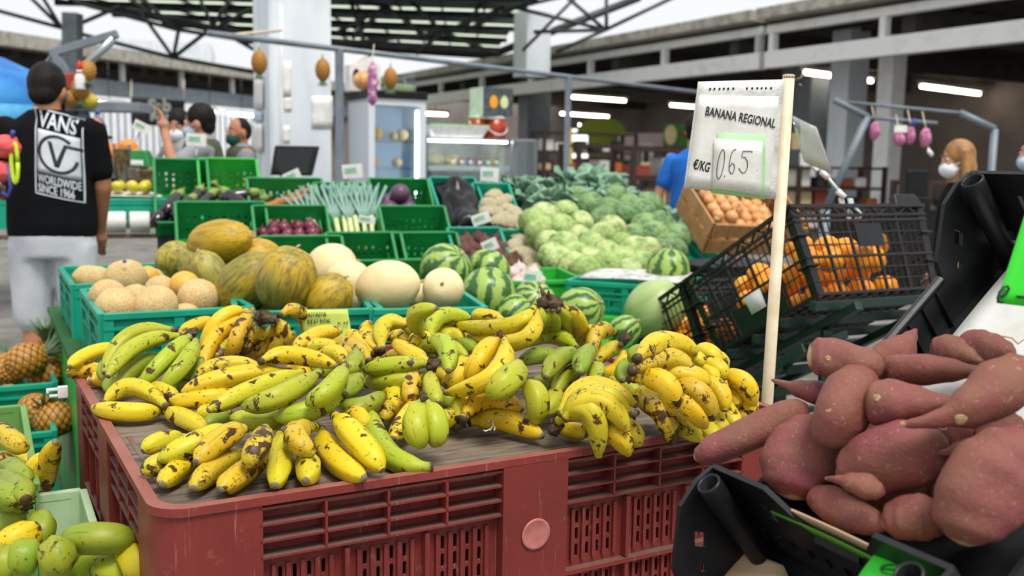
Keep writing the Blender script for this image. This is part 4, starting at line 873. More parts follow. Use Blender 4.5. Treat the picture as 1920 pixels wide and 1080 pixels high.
strokes(q, TS2, [[(830, 770), (862, 752), (876, 725), (868, 710), (845, 715), (822, 745), (812, 780), (820, 800), (845, 802)], [(920, 768), (1000, 772)]], .0016); q.obj('handwriting', m_ink, g2)
q = MB(); q.tube([PY(1925, 560, 1.14), spt(.40, .15, .16)], .003, 6); q.obj('card_stalk', m_clear, g2)
# ---------------------------------------------------------------- sweet potatoes
TC = lambda x, y: (1240 + x/2.076, 560 + y/2.076)
def sweet_potato(label, it, prof, hair=0):
    r0, hs, pts = it; P = [PP(*TC(x, y), SM @ V3((0, 0, h)), TN) for (x, y), h in zip(pts, hs)]
    a, m, b = P; c = m*2 - (a+b)*.5; n = 26; o = m; R = r0/2.076/FPX*m.y; ph = random.random()*9
    ts = [k/(n-1) for k in range(n)]; cl = [a*(1-t)**2 + c*2*t*(1-t) + b*t*t - o for t in ts]
    def pr(t):
        for (x0, y0), (x1, y1) in zip(prof, prof[1:]):
            if t <= x1: f = (t-x0)/(x1-x0); f = f*f*(3-2*f); return y0 + (y1-y0)*f
        return prof[-1][1]
    mb = MB(); mb.tube(cl, [R*pr(t) for t in ts], 22, True, lambda th, t: 1 + .07*sin(2*th + ph + 3*t) + .05*sin(3*th - 5*t + ph) + .05*mnoise.noise(V3((cos(th)*1.6 + ph, sin(th)*1.6, t*7))))
    o_ = mb.obj('sweet_potato', m_sp, None, True, 0, M4.Translation(o)); tag(o_, label, 'sweet potato', 'sweet potatoes in the tilted tray')
    if hair:
        q = MB(); w = (b-m); e = [m - o + (w*.2) + (-TN*0) + Z*R*.9]
        for k in range(hair): e.append(e[-1] + V3((random.uniform(.004, .03), random.uniform(-.01, .01), random.uniform(-.008, .014))))
        q.tube(e, .0011, 5); q.obj('root_hair', m_card, o_)
    return o_
RND = [(0, .12), (.04, .42), (.15, .8), (.4, 1), (.65, 1), (.85, .75), (.95, .4), (1, .1)]
LNG = [(0, .15), (.05, .6), (.15, .9), (.5, 1), (.8, .95), (.94, .7), (1, .2)]
TPR = [(0, .12), (.05, .5), (.2, .95), (.45, 1), (.65, .75), (.85, .38), (1, .10)]
TAL = [(0, .1), (.1, .2), (.3, .35), (.5, .75), (.75, 1), (.92, .7), (1, .15)]
SPL = [('long sweet potato overhanging the left end of the tray', (72, (.13, .13, .12), ((130, 620), (340, 530), (570, 420))), LNG, 0),
 ('round brownish sweet potato at the front left corner of the tray', (138, (.08, .10, .11), ((500, 780), (540, 620), (590, 465))), RND, 0),
 ('sweet potato with a pale cut end facing out at the top left', (80, (.18, .16, .15), ((570, 225), (700, 240), (850, 280))), LNG, 0),
 ('small pink sweet potato with a pointed tail at the left', (52, (.13, .13, .12), ((430, 315), (540, 350), (680, 380))), TAL, 0),
 ('broad sweet potato with a pale sprout scar in the left middle', (112, (.13, .16, .14), ((650, 560), (710, 425), (800, 285))), RND, 0),
 ('sweet potato with a ringed end scar in the centre of the heap', (92, (.16, .15, .13), ((790, 395), (930, 405), (1180, 400))), TPR, 0),
 ('bright pink blunt sweet potato against the white liner', (78, (.10, .10, .10), ((830, 290), (915, 215), (990, 120))), TPR, 0),
 ('tapered sweet potato lying behind the centre of the heap', (68, (.12, .12, .11), ((840, 280), (1050, 275), (1290, 290))), TPR, 0),
 ('smaller sweet potato behind the heap on the white liner', (62, (.08, .08, .08), ((1050, 210), (1140, 205), (1260, 250))), RND, 0),
 ('hairy rooted sweet potato topmost on the white liner', (66, (.08, .08, .08), ((1180, 150), (1265, 195), (1380, 215))), RND, 5),
 ('large magenta sweet potato with a scarred pointed end at the right', (108, (.19, .17, .15), ((930, 490), (1200, 420), (1440, 240))), TAL, 0),
 ('big dark sweet potato with a grey bruise in the middle front', (138, (.10, .12, .12), ((700, 700), (900, 620), (1120, 560))), RND, 8),
 ('slim red sweet potato tail poking over the front heap', (54, (.15, .15, .13), ((640, 700), (740, 715), (870, 760))), TAL, 0),
 ('small sweet potato with a rooty end by the cardboard strip', (72, (.08, .08, .09), ((580, 760), (690, 815), (880, 890))), RND, 0),
 ('rounded sweet potato at the front middle of the cardboard strip', (98, (.09, .09, .09), ((860, 880), (985, 855), (1120, 860))), RND, 0),
 ('largest reddish sweet potato standing at the lower right', (168, (.10, .13, .15), ((1180, 960), (1260, 740), (1430, 520))), RND, 0),
 ('thin red rooted sweet potato wedged behind the largest one', (40, (.13, .12, .11), ((1045, 612), (1150, 590), (1250, 580))), TAL, 0),
 ('shaded sweet potato deep between the front ones', (66, (.05, .05, .05), ((1000, 760), (1080, 700), (1150, 640))), RND, 0),
 ('sweet potato half cut off at the lower right corner', (80, (.10, .10, .10), ((1360, 820), (1430, 780), (1500, 700))), RND, 0),
 ('buried sweet potato under the left middle of the heap', (80, (.05, .05, .05), ((680, 600), (760, 560), (860, 500))), RND, 0)]
for k, (x, y) in enumerate(((600, 640), (860, 520), (960, 770), (1150, 760), (1010, 520), (1230, 620), (1300, 850), (820, 790), (760, 330), (1150, 520), (1320, 520))):
    SPL.append((['buried sweet potato between the round one and the middle', 'buried sweet potato below the ring scarred one', 'buried sweet potato behind the front middle one', 'buried sweet potato left of the largest one', 'buried sweet potato under the magenta tail', 'buried sweet potato above the largest one', 'buried sweet potato at the lower right edge', 'buried sweet potato behind the rooty one', 'buried sweet potato between the two scarred ones', 'buried sweet potato under the magenta one', 'buried sweet potato right under the magenta one'][k], (74, (.045, .05, .045), ((x-90, y+40), (x, y), (x+90, y-40))), RND, 0))
for a in SPL: sweet_potato(*a)

m_scar = mat('corky scar', '#b99a72', .85, '#7a5a40', 90, .45, .6, bmp=.5)
# pale sprout scars on the ends that face out
from mathutils.bvhtree import BVHTree
bpy.context.view_layer.update()
for lab, x, y, r_ in (('sweet potato with a pale cut end', 650, 232, 15), ('broad sweet potato with a pale sprout', 648, 440, 13), ('sweet potato with a ringed end', 838, 385, 22), ('large magenta sweet potato', 1165, 470, 34)):
    o = [o for o in bpy.data.objects if o.get('label', '').startswith(lab)][0]; bvt = BVHTree.FromPolygons([v.co for v in o.data.vertices], [tuple(f.vertices) for f in o.data.polygons])
    d = ray(*TC(x, y)); loc, nrm, _, _ = bvt.ray_cast(EYE - o.location, d)
    if loc:
        rr_ = .72*r_/2.076/FPX*(loc + o.location).y; q = MB(); q.ell(loc, (rr_, rr_, rr_*.25), 14, 8, nrm.to_track_quat('Z', 'Y').to_matrix().to_4x4(), lambda d_, th, ph: 1 + .07*sin(5*th) + .08*sin(3*th)); q.obj('sprout_scar', m_scar, o)
# ---------------------------------------------------------------- solid walled plastic crates
def crate(name, label, cat, M, L, W, H, m, group=None, front=None, style='fold', wt=.012):
    """local: x along L, y along W (front wall at y=0), z up; front = height of the lowered front wall"""
    t = thing(name, label, cat, M, group); f = H if front is None else front
    def wall(a, b, h0, h1, nm):
        a, b = V3(a), V3(b); l = (b-a).length; x = (b-a).normalized(); T = frame(a, x, Z.cross(x), Z); q = MB(); q.T = T
        hm = min(h0, h1); mid = l/2
        P = M4.Rotation(pi/2, 4, 'X')
        if style == 'fold':
            hole = [rrect(mid-.05, mid+.05, hm*.58, hm*.58+.03, .012, 3)] if l > .3 else []
            hole += [rrect(k*l/6+.02, k*l/6+.03, hm*.25, hm*.55, .004, 2) for k in (1, 2, 4)]
            q.plate([(0, 0), (l, 0), (l, h1), (0, h0)], hole, .004, P)
            for k in range(int(l/.045)+1): x_ = .008 + k*(l-.016)/int(l/.045); q.bx(x_-.003, x_+.003, -.011, .0, .012, hm*.5)
            for z in (hm*.5, .02, hm*.2): q.bx(0, l, -.010, 0, z-.004, z+.004)
            for x_ in (.012, l-.012, mid): q.bx(x_-.014, x_+.014, -.012, 0, 0, hm*.97)
            q.bx(0, l, -.014, 0, hm-.045, hm-.038)
        else:
            hs = []; n = int(l/.035)
            for k in range(n):
                x_ = (k+.5)*l/n; top = h0 + (h1-h0)*(k+.5)/n
                if top > .12: hs += [rrect(x_-.006, x_+.006, z0, z0+.02, .004, 2) for z0 in [.05 + .036*i for i in range(int((top-.1)/.036))]]
            q.plate([(0, 0), (l, 0), (l, h1), (0, h0)], hs, .004, P)
            for x_ in (.01, l-.01): q.bx(x_-.01, x_+.01, -.008, .004, 0, hm)
        q.obj(nm, m, t, False)
        r = MB(); r.T = T; e = .010 if style == 'fold' else .008
        r.loft([[(0, -e*1.5, h0-.016), (0, e*.4, h0-.016), (0, e*.4, h0+.004), (0, -e*1.5, h0+.004)], [(l, -e*1.5, h1-.016), (l, e*.4, h1-.016), (l, e*.4, h1+.004), (l, -e*1.5, h1+.004)]]); r.obj('rim', m, t, False, .003)
    wall((0, 0, 0), (L, 0, 0), f, f, 'front_wall'); wall((L, 0, 0), (L, W, 0), f, H, 'side_wall')
    wall((L, W, 0), (0, W, 0), H, H, 'back_wall'); wall((0, W, 0), (0, 0, 0), H, f, 'side_wall')
    q = MB(); q.plate(rect(0, L, 0, W), [rect(.03+i*(L-.06)/6, .03+(i+.6)*(L-.06)/6, .03+j*(W-.06)/5, .03+(j+.6)*(W-.06)/5) for i in range(6) for j in range(5)], .006, M4.Translation((0, 0, .004))); q.obj('floor_panel', m, t, False); return t
def melon(px, py, Y, r, m, label, rot=(0, 0, 0), sq=(1, 1, 1), cat='melon', stem=True, lump=.02, name='melon'):
    p = PY(px, py, Y); mb = MB(); sd = random.random()*20
    mb.ell((0, 0, 0), (r*sq[0], r*sq[1], r*sq[2]), 30, 20, None, lambda d, th, ph: 1 + lump*mnoise.noise(d*2.2 + V3((sd, 0, 0))) - .06*max(0, abs(d.z)-.9)*6*(1 if sq[2] < 1.2 else -1))
    rm = M4.Rotation(rot[2], 4, 'Z') @ M4.Rotation(rot[1], 4, 'Y') @ M4.Rotation(rot[0], 4, 'X')
    o = mb.obj(name, m, None, True, 0, M4.Translation(p) @ rm); tag(o, label, cat)
    if stem: q = MB(); z = r*sq[2]; q.tube([(0, 0, z*.96), (0, .002, z*1.03), (.006, .004, z*1.09)], [.006, .004, .003], 6); q.obj('stem', m_card, o)
    return o
RZ = .86
def cr_at(px, py, z, yaw, L, W, H, **k):
    """crate whose near left rim corner sits at this picture point"""
    p = PZ(px, py, z); return yawm((p.x, p.y, p.z - H), yaw)
yw = R_(28); ch_ = .185
tc = []
for (px, py, dy, lab) in ((193, 590, 28, 'front left teal folding crate of netted melons'), (446, 586, 17, 'middle teal folding crate of ridged melons, behind the price note'), (700, 581, 14, 'right teal folding crate of pale melons behind the upright bananas')):
    L_ = .40 if px < 600 else .33
    tc.append(crate('folding_crate', lab, 'crate', cr_at(px, py, RZ, R_(dy), L_, .6, ch_), L_, .56, ch_, m_teal, 'teal folding crates of melons'))
p = PZ(146, 536, RZ); tc.append(crate('folding_crate', 'rear left teal folding crate of netted melons', 'crate', yawm((p.x-.02, p.y+.02, RZ-ch_), yw), .40, .58, ch_, m_teal, 'teal folding crates of melons'))
# bench with turf
q = PZ(193, 590, RZ); BMx = frame(V3((q.x, q.y, 0)) - U*.05 + V*.01, U, V, Z)
bn = thing('display_bench', 'bright green bench with artificial turf top under the teal melon crates', 'bench', BMx)
b = MB(); b.bx(.0, 1.22, 0, 1.5, .0, RZ-ch_-.02); b.obj('bench_body', m_lime, bn, False, .006)
b = MB(); b.bx(-.015, 1.23, -.02, 1.52, RZ-ch_-.02, RZ-ch_-.001); b.obj('turf_top', m_turf, bn, False)
# netted melons
for i, (x, y, Y, r) in enumerate(((204, 563, 2.95, .050), (212, 582, 2.86, .055), (258, 566, 3.05, .052), (290, 576, 2.95, .062), (340, 567, 3.1, .055), (372, 562, 3.12, .072), (310, 603, 2.88, .055), (352, 612, 2.9, .05), (228, 600, 2.82, .05))):
    pass
ML = [(203, 556, 2.98, .056, 'netted melon behind in the left of the front left teal crate'), (219, 577, 2.88, .062, 'lowest netted melon at the corner of the front left teal crate'), (257, 563, 3.0, .052, 'netted melon in the middle of the front left teal crate with yellow patch'),
      (292, 575, 2.9, .066, 'greyest netted melon against the front of the front left teal crate'), (300, 545, 3.1, .05, 'netted melon half behind the greyest one'), (372, 559, 3.06, .064, 'dirty bottomed netted melon on the right of the front left teal crate'), (345, 600, 2.95, .054, 'netted melon seen through the front of the left teal crate'), (300, 604, 2.93, .054, 'netted melon low in the front left teal crate'),
      (166, 524, 3.6, .058, 'netted melon at the left of the rear teal crate'), (180, 527, 3.5, .058, 'netted melon with a blue sticker in the rear teal crate'), (236, 523, 3.35, .072, 'largest netted melon on top between the two left teal crates'), (283, 527, 3.5, .052, 'netted melon right in the rear teal crate'), (300, 538, 3.45, .045, 'small netted melon at the right end of the rear teal crate')]
for x, y, Y, r, l in ML: melon(x, y, Y, r, m_canta, l, (random.uniform(-.6, .6), random.uniform(-.6, .6), 0), (1, 1, .93), 'melon', False, .03, 'netted_melon')
m_gold = mat('smooth yellow melon rind', '#d9a73a', .5, '#c99a48', 5)
melon(346, 535, 3.1, .047, m_gold, 'smooth yellow melon on top of the front left teal crate', (.3, .2, 0), (1, 1, .95), name='yellow_melon', stem=False)
melon(277, 522, 3.42, .04, m_gold, 'yellow melon peeking between netted melons in the rear teal crate', (.3, .2, 0), (1, 1, 1.1), name='yellow_melon', stem=False)
m_stk = mat('violet sticker', '#4a3f96', .4)
for x, y, Y in ((333, 553, 3.03), (161, 518, 3.5), (270, 547, 2.95), (230, 493, 3.28)):
    p = PY(x, y, Y); q = MB(); q.quad(p, p + V3((.012, 0, 0)), p + V3((.012, .003, .010)), p + V3((0, .003, .010)), .001, 2); tag(q.obj('sticker', m_stk), {333: 'violet sticker beside the smooth yellow melon', 161: 'violet sticker on a melon in the rear teal crate', 270: 'violet sticker on the middle netted melon', 230: 'violet sticker on the largest netted melon'}[x], 'sticker')
# ridged melons
for a in ((412, 452, 3.45, .075, m_sapoy, 'yellow green ridged melon lying topmost on the melon heap', (0, R_(80), R_(-8)), (1, 1, 1.55)), (330, 490, 3.7, .075, m_sapog, 'pale ridged melon at the back left of the melon heap', (R_(60), 0, R_(20)), (1, 1, 1.2)),
          (385, 495, 3.5, .092, m_sapog, 'brown ridged melon with an orange patch left in the melon heap', (R_(70), 0, R_(30)), (1, 1, 1.2)), (394, 514, 3.25, .058, m_sapog, 'small striped ridged melon standing below the brown one', (0, R_(-28), 0), (1, 1, 1.45)),
          (476, 488, 3.5, .075, m_sapoy, 'bright yellow ridged melon in the middle of the heap', (0, R_(65), R_(10)), (1, 1, 1.25)), (462, 530, 3.1, .082, m_sapo, 'green yellow ridged melon leaning left of the biggest one', (0, R_(48), R_(-10)), (1, 1, 1.4)),
          (536, 523, 2.98, .092, m_sapo, 'biggest ridged melon with brown blemishes in the front', (0, R_(20), 0), (1, 1, 1.12)), (615, 558, 3.0, .072, m_sapo, 'dark ridged melon low right of the biggest one', (0, R_(40), 0), (1, 1, 1.15)), (435, 560, 3.15, .06, m_sapo, 'ridged melon low at the left corner of the middle crate', (0, R_(40), 0), (1, 1, 1.2)), (520, 575, 3.15, .06, m_sapo, 'ridged melon deep in the middle crate', (0, R_(60), 0), (1, 1, 1.2))):
    melon(*a, name='ridged_melon', lump=.04)
for a in ((622, 505, 3.5, .092, m_hone, 'pale cream melon at the back of the right teal crate', (0, R_(70), 0), (1, 1, 1.05)), (652, 532, 3.3, .078, m_hone, 'pale cream melon in the middle of the right teal crate', (0, R_(60), 0), (1, 1, 1.1)), (727, 537, 3.08, .082, m_hone, 'oval pale cream melon in the front of the right teal crate', (0, R_(80), 0), (1, 1, 1.22)),
          (831, 541, 3.1, .066, m_hone, 'round pale peach melon beside the watermelons', (R_(70), 0, 0), (1, 1, 1)), (790, 556, 3.2, .05, m_hone, 'pale melon deep between the two front cream melons', (0, 0, 0), (1, 1, 1)), (690, 560, 3.25, .06, m_hone, 'pale melon low at the left of the right teal crate', (0, 0, 0), (1, 1, 1))):
    melon(*a, name='cream_melon')
for a in ((836, 505, 3.9, .105, m_wm, 'dark watermelon at the back left of the watermelon group', (R_(50), 0, 1), (1, 1, .95)), (916, 507, 4.0, .092, m_wm, 'watermelon at the back centre under the beetroots', (R_(40), .3, 2), (1, 1, .9)), (916, 552, 3.45, .097, m_wm, 'largest front watermelon right of the peach melon', (R_(-12), R_(25), 1), (1, 1, 1)),
          (1000, 568, 3.55, .082, m_wm, 'watermelon half hidden behind the big banana crown', (R_(50), .3, 0), (1, 1, .95)), (1088, 583, 3.5, .085, m_wm, 'watermelon right of the big banana crown', (R_(30), R_(60), 0), (1, 1, 1.05)), (1253, 503, 4.3, .095, m_wm, 'watermelon standing behind the orange crates', (R_(5), 0, 1), (1, 1, .95)), (1228, 580, 3.9, .115, m_wml, 'big pale watermelon seen through the lower orange crate', (0, R_(50), 0), (1, 1, 1.1)),
          (1170, 622, 3.6, .06, m_wm, 'small watermelon low between bananas and orange crate', (0, R_(50), 0), (1, 1, 1.1)), (960, 590, 3.4, .07, m_wm, 'watermelon low behind the yellow banana bunch', (0, R_(50), 0), (1, 1, 1.1))):
    melon(*a, cat='watermelon', name='watermelon')
# bench under the watermelons
q = PZ(1010, 640, .62); b = MB(); b.T = yawm((-.02, 3.2, 0), R_(16)); b.bx(0, .6, 0, .85, 0, .60); o = b.obj('display_box', m_lime, None, False, .01); tag(o, 'bright green box carrying the watermelons', 'box')
# teal crate with newspaper
M_ = yawm(PY(1064, 575, 4.15), R_(-22)); crate('folding_crate', 'low teal crate covered by newspaper right of the watermelons', 'crate', M_ @ M4.Translation((0, 0, -.02)), .5, .38, .13, m_teal)
b = MB(); b.T = M_; b.bx(-.02, .5, -.02, .38, -.5, -.022); o = b.obj('display_box', m_lime, None, False, .01); tag(o, 'bright green box under the newspaper covered crate', 'box')
q = MB(); q.T = M_; q.quad((.05, .0, .125), (.48, .02, .125), (.46, .36, .13), (.03, .34, .135), .004, 10, .006)
m_news, nt, p = new_mat('newsprint'); v = coords(nt, (1, 1, 1)); nt.links.new(mix(nt, ramp(nt, noise(nt, v, 26, 6, .8), [(.45, g(0)), (.6, g(1))]), srgb('#d6d6d2'), srgb('#8f8f8c')), p.inputs['Base Color'])
tag(q.obj('newspaper', m_news), 'crumpled newspaper lying on the low teal crate', 'newspaper')
# lemon note among the bananas
nc = [PY(x, y, 2.45) for x, y in ((572, 640), (661, 640), (652, 580), (563, 581))]
q = MB(); q.quad(*nc, .0012, 6, .002); nt_ = q.obj('paper_note', m_lemon); tag(nt_, 'lemon paper note with handwritten BANANA REGIONAL stuck behind the bananas', 'note')
TN2 = lambda x, y: PY(300 + x/3, 300 + y/3, 2.445)
q = MB()
def hand_text(mb, T, s, x, y, h, w, sl=0):
    gl = {'B': [[(0, 0), (0, 1), (.6, .85), (.1, .55), (.7, .3), (0, 0)]], 'A': [[(0, 0), (.4, 1), (.7, 0)], [(.15, .4), (.6, .4)]], 'N': [[(0, 0), (.05, 1), (.6, .05), (.65, 1)]], 'R': [[(0, 0), (0, 1), (.6, .8), (.05, .5), (.65, 0)]], 'E': [[(.6, 1), (0, 1), (0, 0), (.6, 0)], [(0, .5), (.5, .5)]], 'G': [[(.6, .85), (.2, 1), (0, .5), (.2, 0), (.6, .1), (.6, .45), (.35, .45)]], 'I': [[(.2, 0), (.2, 1)]], 'O': [[(.3, 1), (0, .5), (.3, 0), (.6, .5), (.3, 1)]], 'L': [[(0, 1), (0, 0), (.6, 0)]],
          '0': [[(.3, 1), (0, .5), (.3, 0), (.6, .5), (.3, 1)]], '6': [[(.5, 1), (.05, .4), (.3, 0), (.55, .3), (.1, .45)]], '5': [[(.6, 1), (.1, 1), (.1, .55), (.55, .4), (.3, 0), (0, .1)]], ',': [[(.1, .1), (0, -.2)]], '€': [[(.6, .9), (.2, .9), (.05, .5), (.2, .05), (.6, .1)], [(-.1, .6), (.4, .6)], [(-.1, .4), (.4, .4)]]}
    for i, c in enumerate(s):
        for st in gl.get(c, []): mb.tube([T(x + (i + a)*w, y + sl*i - b*h) for a, b in st], .0011, 5)
hand_text(q, TN2, 'BANANA', 808, 885, 28, 22, -1); hand_text(q, TN2, 'REGIONAL', 832, 920, 20, 17, -1); hand_text(q, TN2, '0,65', 1000, 925, 13, 16, -1)
q.obj('handwriting', m_ink, nt_)
# ---------------------------------------------------------------- left side: pineapples and low banana crates
def pineapple(label, M, r=.058, h=.075, group=None, crown=True, cs=1.0, m=m_pine):
    t = thing('pineapple', label, 'pineapple', M, group); mb = MB()
    def f(d, th, ph):
        a = th/(2*pi); w = ph/pi; return 1 + .07*(abs(sin(pi*(8*a + 8*w)))*abs(sin(pi*(8*w - 8*a)))) - .03
    mb.ell((0, 0, 0), (r, r, h), 64, 40, None, f); mb.obj('fruit_body', m, t)
    if crown:
        q = MB(); rr = random.Random(5)
        for k in range(34):
            a = k*2.4; tl = .25 + .9*(k/34); ln = (.05 + .05*(1-abs(k/34-.5)))*cs; b = V3((cos(a)*.016, sin(a)*.016, h*.93 + .012*(1-tl))); d = V3((cos(a)*(1.15-tl*.9), sin(a)*(1.15-tl*.9), .5 + tl)).normalized(); sd = d.cross(Z).normalized()
            e = b + d*ln; m2 = b + d*ln*.5 + V3((cos(a), sin(a), 0))*-.004; tipp = e + V3((cos(a), sin(a), -.2))*.012
            q.add([b - sd*.008, b + sd*.008, m2 + sd*.006 + d.cross(sd)*.002, m2 - sd*.006 + d.cross(sd)*.002, tipp], [(0, 1, 2, 3), (3, 2, 4)])
        q.obj('leaf_crown', m_crown, t, False)
    return t
pm = lambda px, py, zz, rx, rz: M4.Translation(PZ(px, py, zz)) @ M4.Rotation(rz, 4, 'Z') @ M4.Rotation(rx, 4, 'X')
M_ = cr_at(-40, 722, .50, R_(28), 0, 0, .2); M_ = yawm((PZ(118, 716, .50).x - .52, PZ(118, 716, .50).y - .28, .30), R_(28)); crate('folding_crate', 'upper teal crate of pineapples beside the green bench', 'crate', M_, .56, .4, .2, m_teal, 'teal crates of pineapples')
for a in ((48, 676, .56, R_(-70), R_(-50), 'ripe pineapple lying topmost in the upper crate'), (14, 694, .49, R_(-80), R_(40), 'pineapple at the left of the upper crate'), (86, 702, .49, R_(70), R_(100), 'pineapple with a tuft at the front of the upper crate'), (92, 668, .52, R_(10), 0, 'pineapple standing upright at the back of the upper crate')):
    pineapple(a[5], pm(*a[:5]), .062, .072, 'pineapples in the upper teal crate')
M_ = yawm((PZ(118, 806, .42).x - .52, PZ(118, 806, .42).y - .28, .22), R_(28)); crate('folding_crate', 'lower teal crate of pineapples behind the olive banana crate', 'crate', M_, .56, .4, .2, m_teal, 'teal crates of pineapples')
for a in ((20, 752, .43, R_(-80), R_(60), 'pineapple at the left of the lower teal crate'), (66, 770, .43, R_(80), R_(50), 'pineapple with its crown turned left in the lower teal crate'), (104, 786, .42, R_(85), R_(110), 'pineapple at the front right of the lower teal crate')):
    pineapple(a[5], pm(*a[:5]), .058, .068, 'pineapples in the lower teal crate')
# olive and pale green crates
zo = .64; pO = PZ(40, 762, zo); cO = crate('banana_crate', 'olive green crate of bananas at the left edge', 'crate', frame(V3((pO.x, pO.y, zo-.22)) - U*.42 - V*.70, U, V, Z), .42, .70, .22, m_olive, None, None, 'slot')
zp = .60; pP = PZ(152, 920, zp); cP = crate('banana_crate', 'pale green crate of unripe bananas in the lower left corner', 'crate', frame(V3((pP.x, pP.y, zp-.2)) - U*.42 - V*.56, U, V, Z), .42, .56, .20, m_pale, None, None, 'slot')
st_ = MB(); st_.T = frame(V3((pP.x, pP.y, 0)) - U*.45 - V*.6, U, V, Z); st_.bx(0, .42, 0, .6, 0, zp-.202); tag(st_.obj('display_box', m_dark, None, False, .01), 'dark box under the pale green banana crate', 'box')
st_ = MB(); st_.T = frame(V3((pO.x, pO.y, 0)) - U*.43 - V*.2, U, V, Z); st_.bx(0, .42, 0, .2, 0, zo-.222); tag(st_.obj('display_box', m_dark, None, False, .01), 'dark box under the olive banana crate', 'box')
TL5 = lambda x, y: (x/2.25, 600 + y/2.25)
BZ_SAVE = BZ; BZ = .565
hand('yellow bananas standing in the olive crate', TL5, [('o', 180, 750, 195, 640, 235, 510, .02, .08, .16, .021), ('y', 150, 760, 140, 660, 180, 570, .02, .07, .12, .021), ('d', -30, 430, 50, 510, 115, 535, .14, .13, .12, .021), ('y', -20, 560, 60, 620, 130, 660, .06, .06, .05, .021), ('v', 50, 580, 100, 590, 140, 610, .05, .06, .05, .018), ('d', -10, 590, 20, 595, 45, 605, .09, .09, .09, .016)])
hand('dark green bananas hanging from a black stalk in the lower left', TL5, [('G', 110, 760, 60, 700, -20, 650, .17, .16, .10, .023), ('G', 105, 770, 20, 740, -40, 720, .16, .16, .12, .023), ('g', 100, 780, 40, 780, -30, 800, .15, .13, .10, .022), ('G', 100, 800, 40, 860, -20, 920, .13, .11, .08, .023), ('G', 90, 790, 30, 810, -40, 860, .14, .12, .09, .023), ('G', 150, 830, 175, 880, 130, 980, .12, .12, .08, .021), ('G', 120, 690, 70, 640, 20, 610, .16, .16, .14, .02)], (112, 775, .15, (.3, .3, .9)), cr=.014)
hand('ripening yellow banana above the green tips in the lower left', TL5, [('o', 160, 900, 80, 920, -20, 985, .11, .12, .10, .024)])
hand('long green banana on top in the pale green crate', TL5, [('G', 590, 935, 420, 920, 258, 935, .11, .13, .12, .024)])
hand('blunt green bananas facing out in the lower left corner', TL5, [('G', 220, 950, 240, 1000, 235, 1060, .12, .12, .08, .026), ('G', 120, 970, 100, 1000, 85, 1060, .10, .11, .07, .025), ('G', 50, 980, 20, 1030, -20, 1070, .10, .10, .07, .024)], (95, 1030, .09, (1, 0, .2)), cr=.02)
hand('green and yellow bananas with a dry crown in the pale green crate', TL5, [('y', 480, 980, 300, 990, 160, 920, .06, .07, .07, .022), ('g', 480, 985, 400, 1000, 330, 1100, .07, .07, .03, .022), ('v', 510, 980, 570, 1010, 580, 1100, .07, .09, .05, .025), ('y', 500, 985, 525, 1040, 520, 1110, .06, .06, .03, .021), ('g', 400, 1060, 470, 1050, 520, 1090, .06, .07, .05, .023), ('G', 330, 1020, 270, 1060, 220, 1110, .05, .05, .03, .022)], (490, 975, .075, (1, .2, .2)), cr=.018)
BZ = BZ_SAVE
# ---------------------------------------------------------------- tiered vegetable display
rng = random.Random(11)
DA = R_(20); DU = V3((cos(DA), sin(DA), 0)); DVh = V3((-sin(DA), cos(DA), 0)); DT = R_(24); DV = DVh*cos(DT) + Z*sin(DT); DN_ = DU.cross(DV)
DO = PY(612, 437, 5.05)                                          # a point of the rim plane
def dcr(px, py, L, W, H, front, label, m, group='green sloped display crates', style='slot', dn=0):
    p = PP(px, py, DO - DN_*dn, DN_); o = p - DV*W - DN_*H; M = frame(o, DU, DV, DN_)
    crate('display_crate', label, 'crate', M, L, W, H, m, group, front, style); return M
D = {}
cw, cd_, chh, cf = .42, .42, .22, .085
D['e1'] = dcr(290, 298, .27, .48, .22, .08, 'upper left green crate with aubergines', m_green)
D['e2'] = dcr(372, 297, .31, .48, .22, .08, 'brighter green crate with aubergines, right of the darker one', m_lime)
D['on'] = dcr(330, 379, .44, .42, chh, cf, 'green crate with a few brown onions behind the topmost melon', m_green)
D['ca'] = dcr(464, 334, .40, .34, chh, cf, 'green crate with orange yams under the till screen', m_green)
D['ro'] = dcr(474, 386, .375, .36, chh, cf, 'green crate filled with red onions', m_green)
D['le'] = dcr(588, 343, .31, .50, .22, .07, 'green crate with standing leeks', m_green)
D['pu'] = dcr(692, 335, .34, .34, chh, cf, 'green crate with purple cabbages below the drinks fridge', m_green)
D['em'] = dcr(712, 387, .36, .34, chh, cf, 'empty green crate below the purple cabbages', m_green)
D['pe'] = dcr(487, 444, .40, .36, chh, cf, 'green crate with green peppers below the red onions', m_green)
D['cu'] = dcr(612, 437, .38, .36, chh, cf, 'green crate with cucumbers below the leeks', m_green)
D['ev'] = dcr(736, 437, .34, .36, chh, cf, 'empty green crate below the other empty one', m_green)
D['ct'] = dcr(650, 490, .50, .34, chh, .13, 'lowest green crate with carrots at its right end', m_green)
D['bg'] = dcr(806, 333, .27, .52, .22, .10, 'teal crate covered with a black plastic bag', m_teal)
D['c1'] = dcr(886, 344, .22, .50, .22, .06, 'teal crate with the upper heap of cauliflowers', m_teal)
D['be'] = dcr(840, 428, .29, .46, chh, cf, 'teal crate with beetroots and earthy yams', m_teal)
D['c2'] = dcr(940, 432, .21, .50, chh, .06, 'teal crate with the lower heap of cauliflowers', m_teal)
D['cb'] = dcr(1000, 395, 1.0, .75, .22, .10, 'wide teal crate heaped with cabbages', m_teal)
